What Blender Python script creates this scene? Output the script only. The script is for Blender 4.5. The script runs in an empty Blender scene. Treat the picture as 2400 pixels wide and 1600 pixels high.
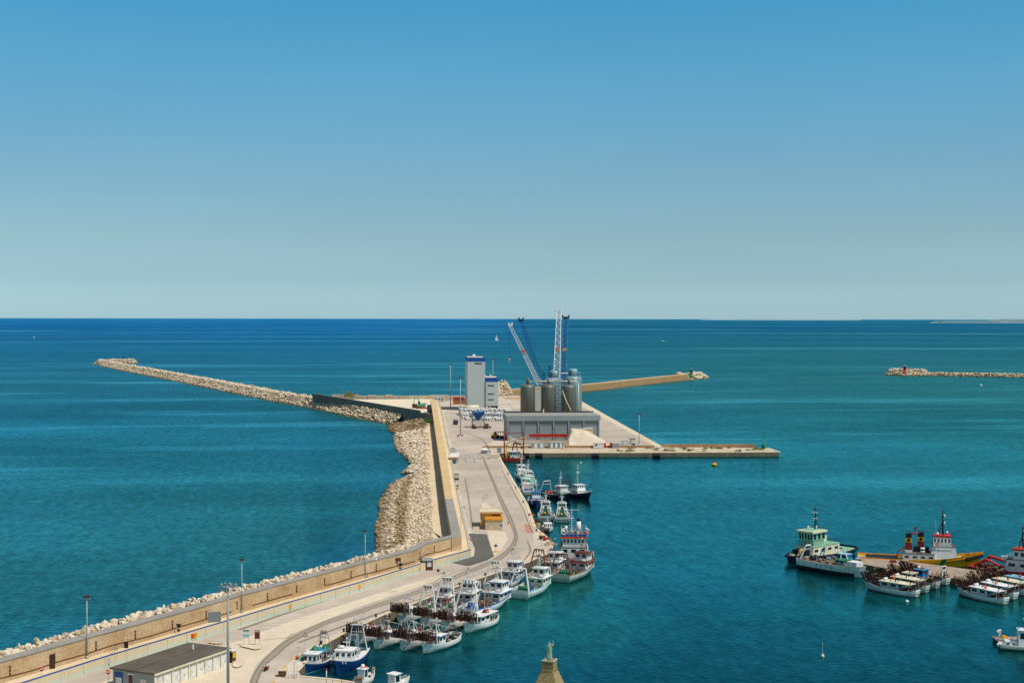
import bpy, bmesh, math, random
from mathutils import Vector, Matrix, noise
random.seed(7)
S = bpy.context.scene
COL = S.collection
PI = math.pi
rad = math.radians

# ------------------------------------------------------------------ camera
FPX = 3333.0; CAMH = 70.0; HORY = 745.2
PITCH = math.atan((800-HORY)/FPX); ROLL = 0.0017
camd = bpy.data.cameras.new('camera'); cam = bpy.data.objects.new('camera', camd); COL.objects.link(cam)
camd.sensor_width = 36.0; camd.lens = 36.0*FPX/2400; camd.clip_start = 1; camd.clip_end = 400000
cam.location = (0, 0, CAMH)
RM = Matrix.Rotation(PI/2-PITCH, 3, 'X') @ Matrix.Rotation(ROLL, 3, 'Z')
cam.rotation_euler = RM.to_euler()
S.camera = cam
QZ = 2.0
def ray(px, py): return RM @ Vector((px-1200, 800-py, -FPX))
def G(px, py, z=QZ):
    d = ray(px, py); t = (z-CAMH)/d.z
    return Vector((d.x*t, d.y*t, z))
def P(px, py, D):
    d = ray(px, py); t = D/d.y
    return Vector((d.x*t, D, CAMH+d.z*t))
def GD(py, z=QZ): return G(1200, py, z).y
def XD(px, D): return (px-1200)*D/FPX

# ------------------------------------------------------------------ materials
def s2l(c):
    if isinstance(c, str):
        c = [int(c[i:i+2], 16)/255 for i in (0, 2, 4)]
    return tuple((x/12.92 if x <= .04045 else ((x+.055)/1.055)**2.4) for x in c)
class NT:
    def __init__(s, m):
        m.use_nodes = True; s.t = m.node_tree; s.t.nodes.clear()
    def n(s, typ, ins=None, **kw):
        nd = s.t.nodes.new(typ)
        for k, v in kw.items(): setattr(nd, k, v)
        for k, v in (ins or {}).items():
            if hasattr(v, 'is_output') or v.__class__.__name__.startswith('NodeSocket'): s.t.links.new(v, nd.inputs[k])
            else: nd.inputs[k].default_value = v
        return nd
    def ramp(s, fac, stops, interp='LINEAR'):
        nd = s.t.nodes.new('ShaderNodeValToRGB'); cr = nd.color_ramp; cr.interpolation = interp
        while len(cr.elements) < len(stops): cr.elements.new(.5)
        for e, (p, c) in zip(cr.elements, stops):
            e.position = p; e.color = (c if isinstance(c, (tuple, list)) else (c, c, c))[:3] + (1,) if not isinstance(c, (int, float)) else (c, c, c, 1)
        s.t.links.new(fac, nd.inputs[0]); return nd.outputs[0]
    def math(s, op, a, b=0.0, c=0.0, clamp=False):
        nd = s.n('ShaderNodeMath', {0: a, 1: b, 2: c}, operation=op); nd.use_clamp = clamp; return nd.outputs[0]
    def mix(s, fac, a, b, blend='MIX'):
        nd = s.t.nodes.new('ShaderNodeMix'); nd.data_type = 'RGBA'; nd.blend_type = blend
        for i, v in ((0, fac), (6, a), (7, b)):
            if hasattr(v, 'is_output'): s.t.links.new(v, nd.inputs[i])
            else: nd.inputs[i].default_value = (tuple(v)+(1,))[:4] if isinstance(v, (tuple, list)) else v
        return nd.outputs[2]
    def noise(s, vec, scale, detail=4, rough=.55, typ='ShaderNodeTexNoise'):
        return s.n(typ, {'Vector': vec, 'Scale': scale, 'Detail': detail, 'Roughness': rough}).outputs[0]
    def mapv(s, vec, scale):
        return s.n('ShaderNodeMapping', {0: vec, 3: scale}).outputs[0]
    def out(s, sh): s.n('ShaderNodeOutputMaterial', {0: sh})
    def bsdf(s, col, rough=.7, metal=0.0, normal=None, spec=.3, alpha=None):
        d = {'Base Color': col if not isinstance(col, tuple) else (col+(1,))[:4], 'Roughness': rough, 'Metallic': metal, 'Specular IOR Level': spec}
        if normal is not None: d['Normal'] = normal
        if alpha is not None: d['Alpha'] = alpha
        return s.n('ShaderNodeBsdfPrincipled', d).outputs[0]
    def bump(s, h, strength=.3, dist=.1):
        return s.n('ShaderNodeBump', {'Strength': strength, 'Distance': dist, 'Height': h}).outputs[0]
M = {}
def paint(name, c, rough=.5, var=.18, rust=0.0, metal=0.0, scale=1.0, spec=.35, rustc='5a2c16', tide=None):
    """painted or weathered surface: mottled colour, optional vertical rust/dirt streaks"""
    if name in M: return M[name]
    m = bpy.data.materials.new(name); t = NT(m); c = s2l(c)
    co = t.n('ShaderNodeTexCoord').outputs['Object']
    n1 = t.noise(co, .9*scale, 5, .6)
    f = t.n('ShaderNodeMapRange', {0: n1, 1: .3, 2: .7, 3: 1-var, 4: 1+var*.6}).outputs[0]
    col = t.mix(1.0, c, f, 'MULTIPLY')
    if rust > 0:
        n2 = t.noise(t.mapv(co, (1.6, 1.6, .25)), 1.1*scale, 6, .7)
        k = t.n('ShaderNodeMapRange', {0: n2, 1: .62-.2*rust, 2: .80-.2*rust, 3: 0.0, 4: .85}).outputs[0]
        col = t.mix(k, col, s2l(rustc))
    if tide:
        z = t.n('ShaderNodeSeparateXYZ', {0: co}).outputs[2]; nz = t.noise(t.mapv(co, (1.5, 1.5, .5)), 1.3, 5, .7)
        k = t.n('ShaderNodeMapRange', {0: t.math('ADD', z, t.math('MULTIPLY', nz, 1.6)), 1: .9, 2: 1.7, 3: .85, 4: 0.0}).outputs[0]; col = t.mix(k, col, s2l(tide))
        st = t.noise(t.mapv(co, (2.2, 2.2, .12)), 1.2, 6, .75); col = t.mix(t.n('ShaderNodeMapRange', {0: st, 1: .52, 2: .7, 3: 0.0, 4: .6}).outputs[0], col, s2l('8a6a4c'))
    t.out(t.bsdf(col, rough, metal, None, spec)); M[name] = m; return m

paint('white_paint', 'd8d8d2', rust=.38, rustc='806a54', var=.25); paint('white_clean', 'dededa', var=.14, rust=.12, rustc='9a8c7a'); paint('white_old', 'c2c3ba', rust=.5, rustc='755a44')
paint('cream_paint', 'd6cfb2', rust=.25, rustc='8a7250'); paint('grey_paint', '8d9698', rust=.1); paint('grey_dark', '3d4346', rust=.2); paint('black_paint', '14161a', var=.3)
paint('hull_white', 'd9dad4', rust=.2, rustc='8c7c68', tide='7d8570'); paint('hull_old', 'bcbfb6', rust=.45, rustc='755a44', tide='6d7a68'); paint('hull_green', 'bccabc', rust=.35, rustc='7c8068', tide='667a68')
paint('blue_paint', '1265a8', rust=.15); paint('blue_hull', '0c3670', rust=.2, rustc='3c4a5c'); paint('navy_hull', '10213f', rust=.25, rustc='3a3432'); paint('light_blue', '7fb6cf', rust=.1)
paint('sky_blue', '3d93bd', rust=.15); paint('red_paint', 'b52318', rust=.12); paint('deep_red', '8e1c14', rust=.1); paint('orange_paint', 'd9511f', var=.12); paint('orange_red', 'c8452a', rust=.1)
paint('yellow_paint', 'd99d08', rust=.18, rustc='7a4a10'); paint('green_paint', '1c7447', rust=.15); paint('green_net', '1c6b4c', var=.45, scale=4); paint('mint_paint', '8fbf9f', rust=.15)
paint('pale_green_white', 'cfd8c4', rust=.3, rustc='8a8a6a'); paint('rust_metal', '7a4a34', rust=.5, rough=.9, scale=3, rustc='2c1810'); paint('rust_dark', '412a20', rust=.3, rough=.9, scale=3, rustc='52301f')
paint('brown_paint', '5a2f22', rust=.2); paint('bottom_red', '5a2220', var=.3, rough=.8); paint('bottom_dark', '23282a', var=.4, rough=.8); paint('bottom_green', '27453c', var=.4, rough=.8)
paint('deck_wood', '756550', rust=.35, rough=.9, rustc='4a3a2c'); paint('deck_green', '2f5146', rust=.4, rough=.9, rustc='564a3a'); paint('deck_grey', '5d5a52', rust=.45, rough=.9, rustc='4b3a2c'); paint('deck_mint', '83bd9c', rust=.2, rough=.8)
paint('steel', '8f999b', rough=.45, metal=.3, rust=.1); paint('galvanised', 'a3abab', rough=.5, metal=.2); paint('rope', 'a89a7c', rough=1, var=.4, scale=5); paint('rubber', '0d0e10', rough=.85, var=.4)
paint('beige_wall', 'c9b78f', rust=.15, rustc='8c7a5a'); paint('sand_yellow', 'caa465', rust=.12, rustc='9a7a48'); paint('ochre_trim', 'd08a18', var=.1); paint('clad_grey', 'b4bcb8', rust=.05, var=.06, rustc='888c86')
paint('clad_blue', '0c4c93', var=.1); paint('clad_dark', '737b7e', rust=.08, var=.08, rustc='5d6264'); paint('clad_mid', '8b9294', rust=.1, var=.08, rustc='6e7476'); paint('roof_sheet', '9d9a90', rust=.3, rustc='77736a')
paint('skin', 'b98566', var=.1); paint('cloth_dark', '23262e'); paint('cloth_red', 'a33a34'); paint('cloth_white', 'd8d6d0'); paint('bronze_green', '93ab92', rust=.55, rough=.75, scale=2.2, rustc='3c4a3c')
paint('bag_white', 'd2d3d0', var=.12, rough=.8, scale=.8); paint('crane_blue', '0f5d9c', rust=.12); paint('crane_white', 'd4d9da', rust=.1); paint('yellow_bright', 'e0a20a', var=.1)
paint('tarp_green', '4fae8a', var=.25, rough=.8, scale=2); paint('tarp_blue', '1e6fb5', var=.25, rough=.8, scale=2); paint('plank_grey', '9b8a78', rust=.4, rough=.95, rustc='6b5a4a', scale=.6)
paint('foliage', '4c6a2c', var=.5, rough=.9, scale=2); paint('foliage_dry', '7b7a45', var=.5, rough=.9, scale=2)
def glass():
    m = bpy.data.materials.new('window_glass'); t = NT(m); t.out(t.bsdf(s2l('141c22'), .12, 0, None, .8)); M['glass'] = m
glass()

def concrete(name, c1, c2, c3=None, scale=.08, cracks=True, joint=None, streak=False, bumpd=.05):
    m = bpy.data.materials.new(name); t = NT(m)
    pos = t.n('ShaderNodeNewGeometry').outputs['Position']
    a = t.noise(pos, scale, 8, .62); b = t.noise(pos, scale*9, 6, .65)
    col = t.mix(t.n('ShaderNodeMapRange', {0: a, 1: .36, 2: .64}).outputs[0], s2l(c1), s2l(c2))
    col = t.mix(t.n('ShaderNodeMapRange', {0: b, 1: .3, 2: .75, 3: 0.0, 4: .45}).outputs[0], col, s2l(c3 or c2))
    sp = t.noise(pos, .22, 5, .75)
    col = t.mix(t.n('ShaderNodeMapRange', {0: sp, 1: .60, 2: .74, 3: 0.0, 4: .5}).outputs[0], col, s2l(c3 or c2))
    sp2 = t.noise(t.mapv(pos, (.16, .03, 1)), 1.0, 6, .7)
    col = t.mix(t.n('ShaderNodeMapRange', {0: sp2, 1: .5, 2: .72, 3: 0.0, 4: .4}).outputs[0], col, s2l(c3 or c2))
    if streak:
        w = t.noise(t.mapv(pos, (.5, .5, .06)), 1.6, 5, .7)
        col = t.mix(t.n('ShaderNodeMapRange', {0: w, 1: .45, 2: .75, 3: 0.0, 4: .6}).outputs[0], col, s2l(c3 or c2))
    if joint:
        br = t.n('ShaderNodeTexBrick', {'Vector': pos, 'Color1': (1, 1, 1, 1), 'Color2': (.93, .93, .93, 1), 'Mortar': (.55, .55, .55, 1), 'Scale': 1.0, 'Mortar Size': .05, 'Brick Width': joint, 'Row Height': joint})
        br.offset = 0
        col = t.mix(.6, col, br.outputs[0], 'MULTIPLY')
    t.out(t.bsdf(col, .9, 0, t.bump(b, .4, bumpd), .15)); M[name] = m; return m
concrete('quay_concrete', 'c2b3a1', 'd2c6b5', '9e907e', .035, joint=9)
concrete('road_grey', 'b1a495', 'c3b8a9', '908578', .03)
concrete('road_pale', 'cfc1a8', 'd8cbb4', 'b5a68c', .04)
concrete('asphalt_dark', '5c5b56', '6a6862', '504f4b', .06)
concrete('pier_top', 'd9ccb4', 'b9a98a', '6f6248', .3)
concrete('rail_band', '978c7c', 'a39888', '7d7263', .1)
concrete('edge_cream', 'd8cbb2', 'cdbfa4', 'b3a284', .1)
concrete('yard_cream', 'd9cdb4', 'e0d5be', 'c4b495', .03)
concrete('terrace', 'cfbc9b', 'dacaad', 'b79f78', .09)
concrete('wall_dark', '8a8478', '787367', '5c584e', .12, streak=True)
concrete('wall_top', '918d86', '9e9a92', '7a766f', .1)
concrete('wall_top_warm', 'd3b98c', 'c6ab7d', 'b09468', .05)
concrete('quay_face', '8a7c68', '6f6352', '4a4136', .3, streak=True)
concrete('roof_asphalt', '5b544a', '6d665b', '494339', .18)
concrete('sand', 'c9bba5', 'd4c7b2', 'b0a18a', .15)
concrete('shore_brown', 'b59a76', 'c5aa84', '93795a', .1)
concrete('old_red', '9c5d3c', 'b2734c', '7a4630', .3)

def masonry(name, c1, c2, c3, bw, bh, dark='6b5236', bk=.8):
    """coursed stone blocks: world XY along the wall mixed to one axis, courses by height"""
    m = bpy.data.materials.new(name); t = NT(m)
    pos = t.n('ShaderNodeNewGeometry').outputs['Position']
    sx = t.n('ShaderNodeSeparateXYZ', {0: pos})
    l = t.math('ADD', t.math('MULTIPLY', sx.outputs[0], .9), t.math('MULTIPLY', sx.outputs[1], .75))
    v = t.n('ShaderNodeCombineXYZ', {0: l, 1: sx.outputs[2], 2: 0.0}).outputs[0]
    br = t.n('ShaderNodeTexBrick', {'Vector': v, 'Color1': s2l(c1)+(1,), 'Color2': s2l(c2)+(1,), 'Mortar': s2l(dark)+(1,), 'Scale': 1.0, 'Mortar Size': .045, 'Mortar Smooth': .6, 'Brick Width': bw, 'Row Height': bh, 'Bias': -.2})
    a = t.noise(pos, .12, 7, .65); b = t.noise(pos, 2.2, 5, .7)
    brc = t.mix(bk, s2l(c1), br.outputs[0]); pl = t.noise(t.mapv(pos, (.05, .05, .3)), 1.0, 6, .7)
    brc = t.mix(t.n('ShaderNodeMapRange', {0: pl, 1: .5, 2: .6, 3: 0.0, 4: .75}).outputs[0], brc, s2l(c2))
    col = t.mix(t.n('ShaderNodeMapRange', {0: a, 1: .4, 2: .68, 3: 0.0, 4: .8}).outputs[0], brc, s2l(c3))
    col = t.mix(t.n('ShaderNodeMapRange', {0: b, 1: .35, 2: .75, 3: 0.0, 4: .55}).outputs[0], col, s2l(dark))
    t.out(t.bsdf(col, .95, 0, t.bump(b, .6, .15), .1)); M[name] = m
masonry('sea_wall_stone', 'c6a67c', 'a5825b', 'dcc6a4', 1.3, .42, bk=.42)
masonry('far_mole_stone', 'b08c63', 'a17d56', 'b9976c', 4.0, 1.2, '6e5438')
masonry('tower_stone', 'b0996c', '8e7a52', 'c0a878', .55, .26, '4a3c26')
masonry('block_stone', 'd0c0a4', 'bba98b', 'd8cab0', 3.0, 1.5, '6b5f4c')

def rockmat(name, pale, brown, dark, wet0=.4, wet1=1.8, wet='6a5232', hi='e0d3bd'):
    m = bpy.data.materials.new(name); t = NT(m)
    g = t.n('ShaderNodeNewGeometry'); pos = g.outputs['Position']
    r = g.outputs['Random Per Island']
    col = t.ramp(r, [(0, s2l(dark)), (.18, s2l(brown)), (.5, s2l(pale)), (1, s2l(hi))])
    n = t.noise(pos, .9, 5, .7)
    col = t.mix(t.n('ShaderNodeMapRange', {0: n, 1: .4, 2: .75, 3: 0.0, 4: .5}).outputs[0], col, s2l(brown))
    z = t.n('ShaderNodeSeparateXYZ', {0: pos}).outputs[2]
    z = t.math('ADD', z, t.math('MULTIPLY', t.math('SUBTRACT', t.noise(pos, .12, 3), .5), 2.0))
    k = t.n('ShaderNodeMapRange', {0: z, 1: wet0, 2: wet1, 3: 1.0, 4: 0.0}).outputs[0]
    col = t.mix(t.math('MULTIPLY', k, .8), col, s2l(wet))
    t.out(t.bsdf(col, .95, 0, t.bump(t.noise(pos, 3, 4), .5, .15), .12)); M[name] = m
rockmat('rock_pale', 'd2c2a8', 'b39d7c', '8a7658')
rockmat('rock_tan', 'cbbb9f', 'a69070', '77644a')
rockmat('rock_belt', 'a8916c', '80694b', '584732', hi='c4b390')
rockmat('rock_brown', '8f7a5a', '6b573e', '41352a', hi='b3a080')
concrete('rock_base', '7d6b52', '6b5a44', '463a2c', .4)

# ------------------------------------------------------------------ mesh builder
class MB:
    def __init__(s): s.v = []; s.f = []; s.mi = []; s.m = 0; s.sm = []
    def mat(s, i): s.m = i; return s
    def add(s, vs, fs, smooth=False):
        o = len(s.v); s.v += [tuple(v) for v in vs]
        for f in fs: s.f.append([o+i for i in f]); s.mi.append(s.m); s.sm.append(smooth)
        return s
    def box(s, x0, x1, y0, y1, z0, z1):
        return s.add([(x0,y0,z0),(x1,y0,z0),(x1,y1,z0),(x0,y1,z0),(x0,y0,z1),(x1,y0,z1),(x1,y1,z1),(x0,y1,z1)],
                     [(0,3,2,1),(4,5,6,7),(0,1,5,4),(1,2,6,5),(2,3,7,6),(3,0,4,7)])
    def hexa(s, b, t):   # 4 bottom points, 4 top points (same winding, ccw from above)
        return s.add(list(b)+list(t), [(0,3,2,1),(4,5,6,7),(0,1,5,4),(1,2,6,5),(2,3,7,6),(3,0,4,7)])
    def obox(s, c, sz, rz=0, tilt=0):
        R = Matrix.Rotation(rz, 3, 'Z') @ Matrix.Rotation(tilt, 3, 'Y')
        hx, hy, hz = sz[0]/2, sz[1]/2, sz[2]/2; c = Vector(c)
        vs = [c+R@Vector((a*hx, b*hy, d*hz)) for d in (-1, 1) for a, b in ((-1,-1),(1,-1),(1,1),(-1,1))]
        return s.hexa(vs[:4], vs[4:])
    def tube(s, p0, p1, r0, r1=None, n=6, caps=True):
        p0 = Vector(p0); p1 = Vector(p1); r1 = r0 if r1 is None else r1
        d = (p1-p0)
        if d.length < 1e-6: return s
        d.normalize(); a = d.orthogonal().normalized(); b = d.cross(a)
        vs = [p0+(a*math.cos(2*PI*i/n)+b*math.sin(2*PI*i/n))*r0 for i in range(n)] + [p1+(a*math.cos(2*PI*i/n)+b*math.sin(2*PI*i/n))*r1 for i in range(n)]
        fs = [(i, (i+1) % n, n+(i+1) % n, n+i) for i in range(n)]
        if caps: fs += [tuple(range(n-1, -1, -1)), tuple(range(n, 2*n))]
        return s.add(vs, fs, n > 7)
    def path(s, pts, r, n=5):
        for a, b in zip(pts, pts[1:]): s.tube(a, b, r, n=n)
        return s
    def lathe(s, c, prof, n=16, smooth=True):
        c = Vector(c); vs = []; fs = []
        for r, z in prof:
            vs += [c+Vector((r*math.cos(2*PI*i/n), r*math.sin(2*PI*i/n), z)) for i in range(n)]
        for k in range(len(prof)-1):
            fs += [(k*n+i, k*n+(i+1) % n, (k+1)*n+(i+1) % n, (k+1)*n+i) for i in range(n)]
        fs.append(tuple(range(n-1, -1, -1))); fs.append(tuple(range((len(prof)-1)*n, len(prof)*n)))
        return s.add(vs, fs, smooth)
    def ball(s, c, r, sq=(1,1,1), n=10, k=6):
        prof = [(max(.001, math.sin(PI*i/k))*r, -math.cos(PI*i/k)*r) for i in range(k+1)]
        o = len(s.v); s.lathe((0,0,0), prof, n); c = Vector(c)
        for i in range(o, len(s.v)): v = s.v[i]; s.v[i] = (c.x+v[0]*sq[0], c.y+v[1]*sq[1], c.z+v[2]*sq[2])
        return s
    def torus(s, c, R, r, axis='x', n=14, k=6):
        vs = []; fs = []; c = Vector(c)
        for i in range(n):
            a = 2*PI*i/n
            for j in range(k):
                b = 2*PI*j/k; q = (R+r*math.cos(b)); u, v, w = q*math.cos(a), q*math.sin(a), r*math.sin(b)
                p = {'x': (w,u,v), 'y': (u,w,v), 'z': (u,v,w)}[axis]; vs.append(c+Vector(p))
                fs.append((i*k+j, ((i+1) % n)*k+j, ((i+1) % n)*k+(j+1) % k, i*k+(j+1) % k))
        return s.add(vs, fs, True)
    def prism(s, poly, z0, z1, mi_top=None, mi_side=None):
        n = len(poly); a = sum(poly[i][0]*poly[(i+1) % n][1]-poly[(i+1) % n][0]*poly[i][1] for i in range(n))
        if a < 0: poly = poly[::-1]
        vs = [(p[0], p[1], z0) for p in poly]+[(p[0], p[1], z1) for p in poly]
        m0 = s.m
        if mi_top is not None: s.m = mi_top
        s.add(vs, [tuple(range(n, 2*n))])
        if mi_side is not None: s.m = mi_side
        o = len(s.v); s.add(vs, [(i, (i+1) % n, n+(i+1) % n, n+i) for i in range(n)]+[tuple(range(n-1, -1, -1))]); s.m = m0
        return s
    def panel(s, q, u0, u1, v0, v1, off=.03, th=.05):
        """thin raised box on the quad q = (bl, br, tr, tl) seen from outside"""
        q = [Vector(x) for x in q]
        def at(u, v): return (q[0].lerp(q[1], u)).lerp(q[3].lerp(q[2], u), v)
        nrm = (q[1]-q[0]).cross(q[3]-q[0]).normalized()
        p = [at(u0,v0), at(u1,v0), at(u1,v1), at(u0,v1)]
        a = [x+nrm*(off-th) for x in p]; b = [x+nrm*off for x in p]
        return s.hexa(a, b)
    def build(s, name, mats, parent=None, loc=None, rz=None):
        me = bpy.data.meshes.new(name); me.from_pydata(s.v, [], s.f)
        if not isinstance(mats, (list, tuple)): mats = [mats]
        for m in mats: me.materials.append(M[m] if isinstance(m, str) else m)
        me.polygons.foreach_set('material_index', s.mi); me.polygons.foreach_set('use_smooth', s.sm)
        me.update()
        o = bpy.data.objects.new(name, me); COL.objects.link(o)
        if parent is not None: o.parent = parent
        if loc is not None: o.location = loc
        if rz is not None: o.rotation_euler = (0, 0, rz)
        return o
def struct(o): o['kind'] = 'structure'; return o
def tag(o, label, cat, group=None, kind=None):
    o['label'] = label; o['category'] = cat
    if group: o['group'] = group
    if kind: o['kind'] = kind
    return o
def thing(name, label, cat, loc=(0,0,0), rz=0, group=None):
    o = bpy.data.objects.new(name, None); COL.objects.link(o); o.location = loc; o.rotation_euler = (0,0,rz); o.empty_display_size = .5
    return tag(o, label, cat, group)
KIDS = {}
def copy_tree(o, loc, rz, label=None, sc=None):
    kids = [c for c in bpy.data.objects if c.parent == o] if o.name not in KIDS else KIDS[o.name]
    KIDS[o.name] = kids
    r = o.copy(); COL.objects.link(r); r.location = loc; r.rotation_euler = (0,0,rz)
    if sc: r.scale = (sc, sc, sc)
    if label: r['label'] = label
    for c in kids:
        d = c.copy(); COL.objects.link(d); d.parent = r
    return r
def cr(pts, k=6):
    """Catmull-Rom through points"""
    pts = [Vector(p) for p in pts]; out = []
    for i in range(len(pts)-1):
        p0 = pts[max(i-1, 0)]; p1 = pts[i]; p2 = pts[i+1]; p3 = pts[min(i+2, len(pts)-1)]
        for j in range(k):
            t = j/k; out.append(.5*((2*p1)+(p2-p0)*t+(2*p0-5*p1+4*p2-p3)*t*t+(3*p1-p0-3*p2+p3)*t**3))
    out.append(pts[-1]); return out
def PX(lst, z=QZ): return [G(a, b, z) for a, b in lst]
def strip(name, left, right, z, m):
    b = MB(); n = len(left)
    vs = [(p.x, p.y, z) for p in left]+[(p.x, p.y, z) for p in right]
    b.add(vs, [(i, i+1, n+i+1, n+i) for i in range(n-1)]); return struct(b.build(name, m))
def offset(pl, d):
    """offset a 2D polyline to the left by d"""
    out = []
    for i, p in enumerate(pl):
        a = pl[max(i-1, 0)]; c = pl[min(i+1, len(pl)-1)]; t = Vector((c.x-a.x, c.y-a.y)); t.normalize()
        out.append(Vector((p.x-t.y*d, p.y+t.x*d, p.z)))
    return out
def resample(pl, step):
    out = [pl[0].copy()]; acc = 0
    for a, b in zip(pl, pl[1:]):
        L = (b-a).length; s = step-acc
        while s <= L: out.append(a.lerp(b, s/L)); s += step
        acc = (L-(s-step))
    return out
# ------------------------------------------------------------------ world and sun
W = bpy.data.worlds.new('World'); S.world = W; W.use_nodes = True
wt = W.node_tree; wt.nodes.clear()
SUN_EL = rad(59); SUN_AZ = rad(-30)      # azimuth measured from +X, negative = towards the camera side
sd = Vector((math.cos(SUN_AZ)*math.cos(SUN_EL), math.sin(SUN_AZ)*math.cos(SUN_EL), math.sin(SUN_EL)))
wn = lambda typ: wt.nodes.new(typ)
sky = wn('ShaderNodeTexSky'); sky.sky_type = 'NISHITA'; sky.sun_disc = False
sky.sun_elevation = SUN_EL; sky.sun_rotation = math.atan2(sd.x, sd.y); sky.air_density = 1.0; sky.dust_density = .6; sky.ozone_density = 2.0; sky.altitude = 60
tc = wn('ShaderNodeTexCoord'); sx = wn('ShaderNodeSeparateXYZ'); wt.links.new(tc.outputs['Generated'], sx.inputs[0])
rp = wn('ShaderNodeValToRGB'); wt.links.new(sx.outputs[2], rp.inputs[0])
SKYT = [(0, (0.84, 1.31, 1.84)), (0.028, (0.615, 0.915, 1.23)), (0.058, (0.595, 0.817, 0.976)), (0.103, (0.548, 0.83, 0.945)), (0.161, (0.45, 0.935, 1.05)), (0.215, (0.33, 0.985, 1.12)), (0.3, (0.8, 0.95, 0.9)), (0.5, (1.15, 0.98, 0.78))]  # stops above the visible sky are warmed, added fill for shaded sides
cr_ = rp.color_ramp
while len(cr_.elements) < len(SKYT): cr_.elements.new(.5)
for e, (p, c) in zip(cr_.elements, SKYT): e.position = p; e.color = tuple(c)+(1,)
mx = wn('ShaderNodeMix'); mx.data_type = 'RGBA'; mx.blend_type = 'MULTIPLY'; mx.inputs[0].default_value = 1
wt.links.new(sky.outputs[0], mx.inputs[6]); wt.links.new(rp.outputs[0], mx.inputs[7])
nz = wn('ShaderNodeTexNoise'); nz.inputs['Scale'].default_value = 1.0; nz.inputs['Detail'].default_value = 4
mpn = wn('ShaderNodeMapping'); mpn.inputs[3].default_value = (2.2, 2.2, 13); wt.links.new(tc.outputs['Generated'], mpn.inputs[0]); wt.links.new(mpn.outputs[0], nz.inputs['Vector'])
mr = wn('ShaderNodeMapRange'); mr.inputs[1].default_value = .3; mr.inputs[2].default_value = .7; mr.inputs[3].default_value = .965; mr.inputs[4].default_value = 1.035; wt.links.new(nz.outputs[0], mr.inputs[0])
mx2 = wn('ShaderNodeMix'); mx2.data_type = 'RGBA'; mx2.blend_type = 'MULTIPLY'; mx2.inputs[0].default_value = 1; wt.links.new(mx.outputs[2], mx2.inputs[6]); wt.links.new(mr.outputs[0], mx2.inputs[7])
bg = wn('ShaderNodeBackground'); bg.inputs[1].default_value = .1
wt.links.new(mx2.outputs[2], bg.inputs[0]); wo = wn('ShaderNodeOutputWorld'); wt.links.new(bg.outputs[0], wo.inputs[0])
sl = bpy.data.lights.new('sun', 'SUN'); sl.energy = 4.0; sl.angle = rad(.53); sl.color = (1.0, .942, .862)
so = bpy.data.objects.new('sun', sl); COL.objects.link(so); so.rotation_euler = sd.to_track_quat('Z', 'Y').to_euler(); so.location = (300, -100, 500)
S.view_settings.view_transform = 'Standard'; S.view_settings.look = 'None'; S.view_settings.exposure = 0

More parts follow.
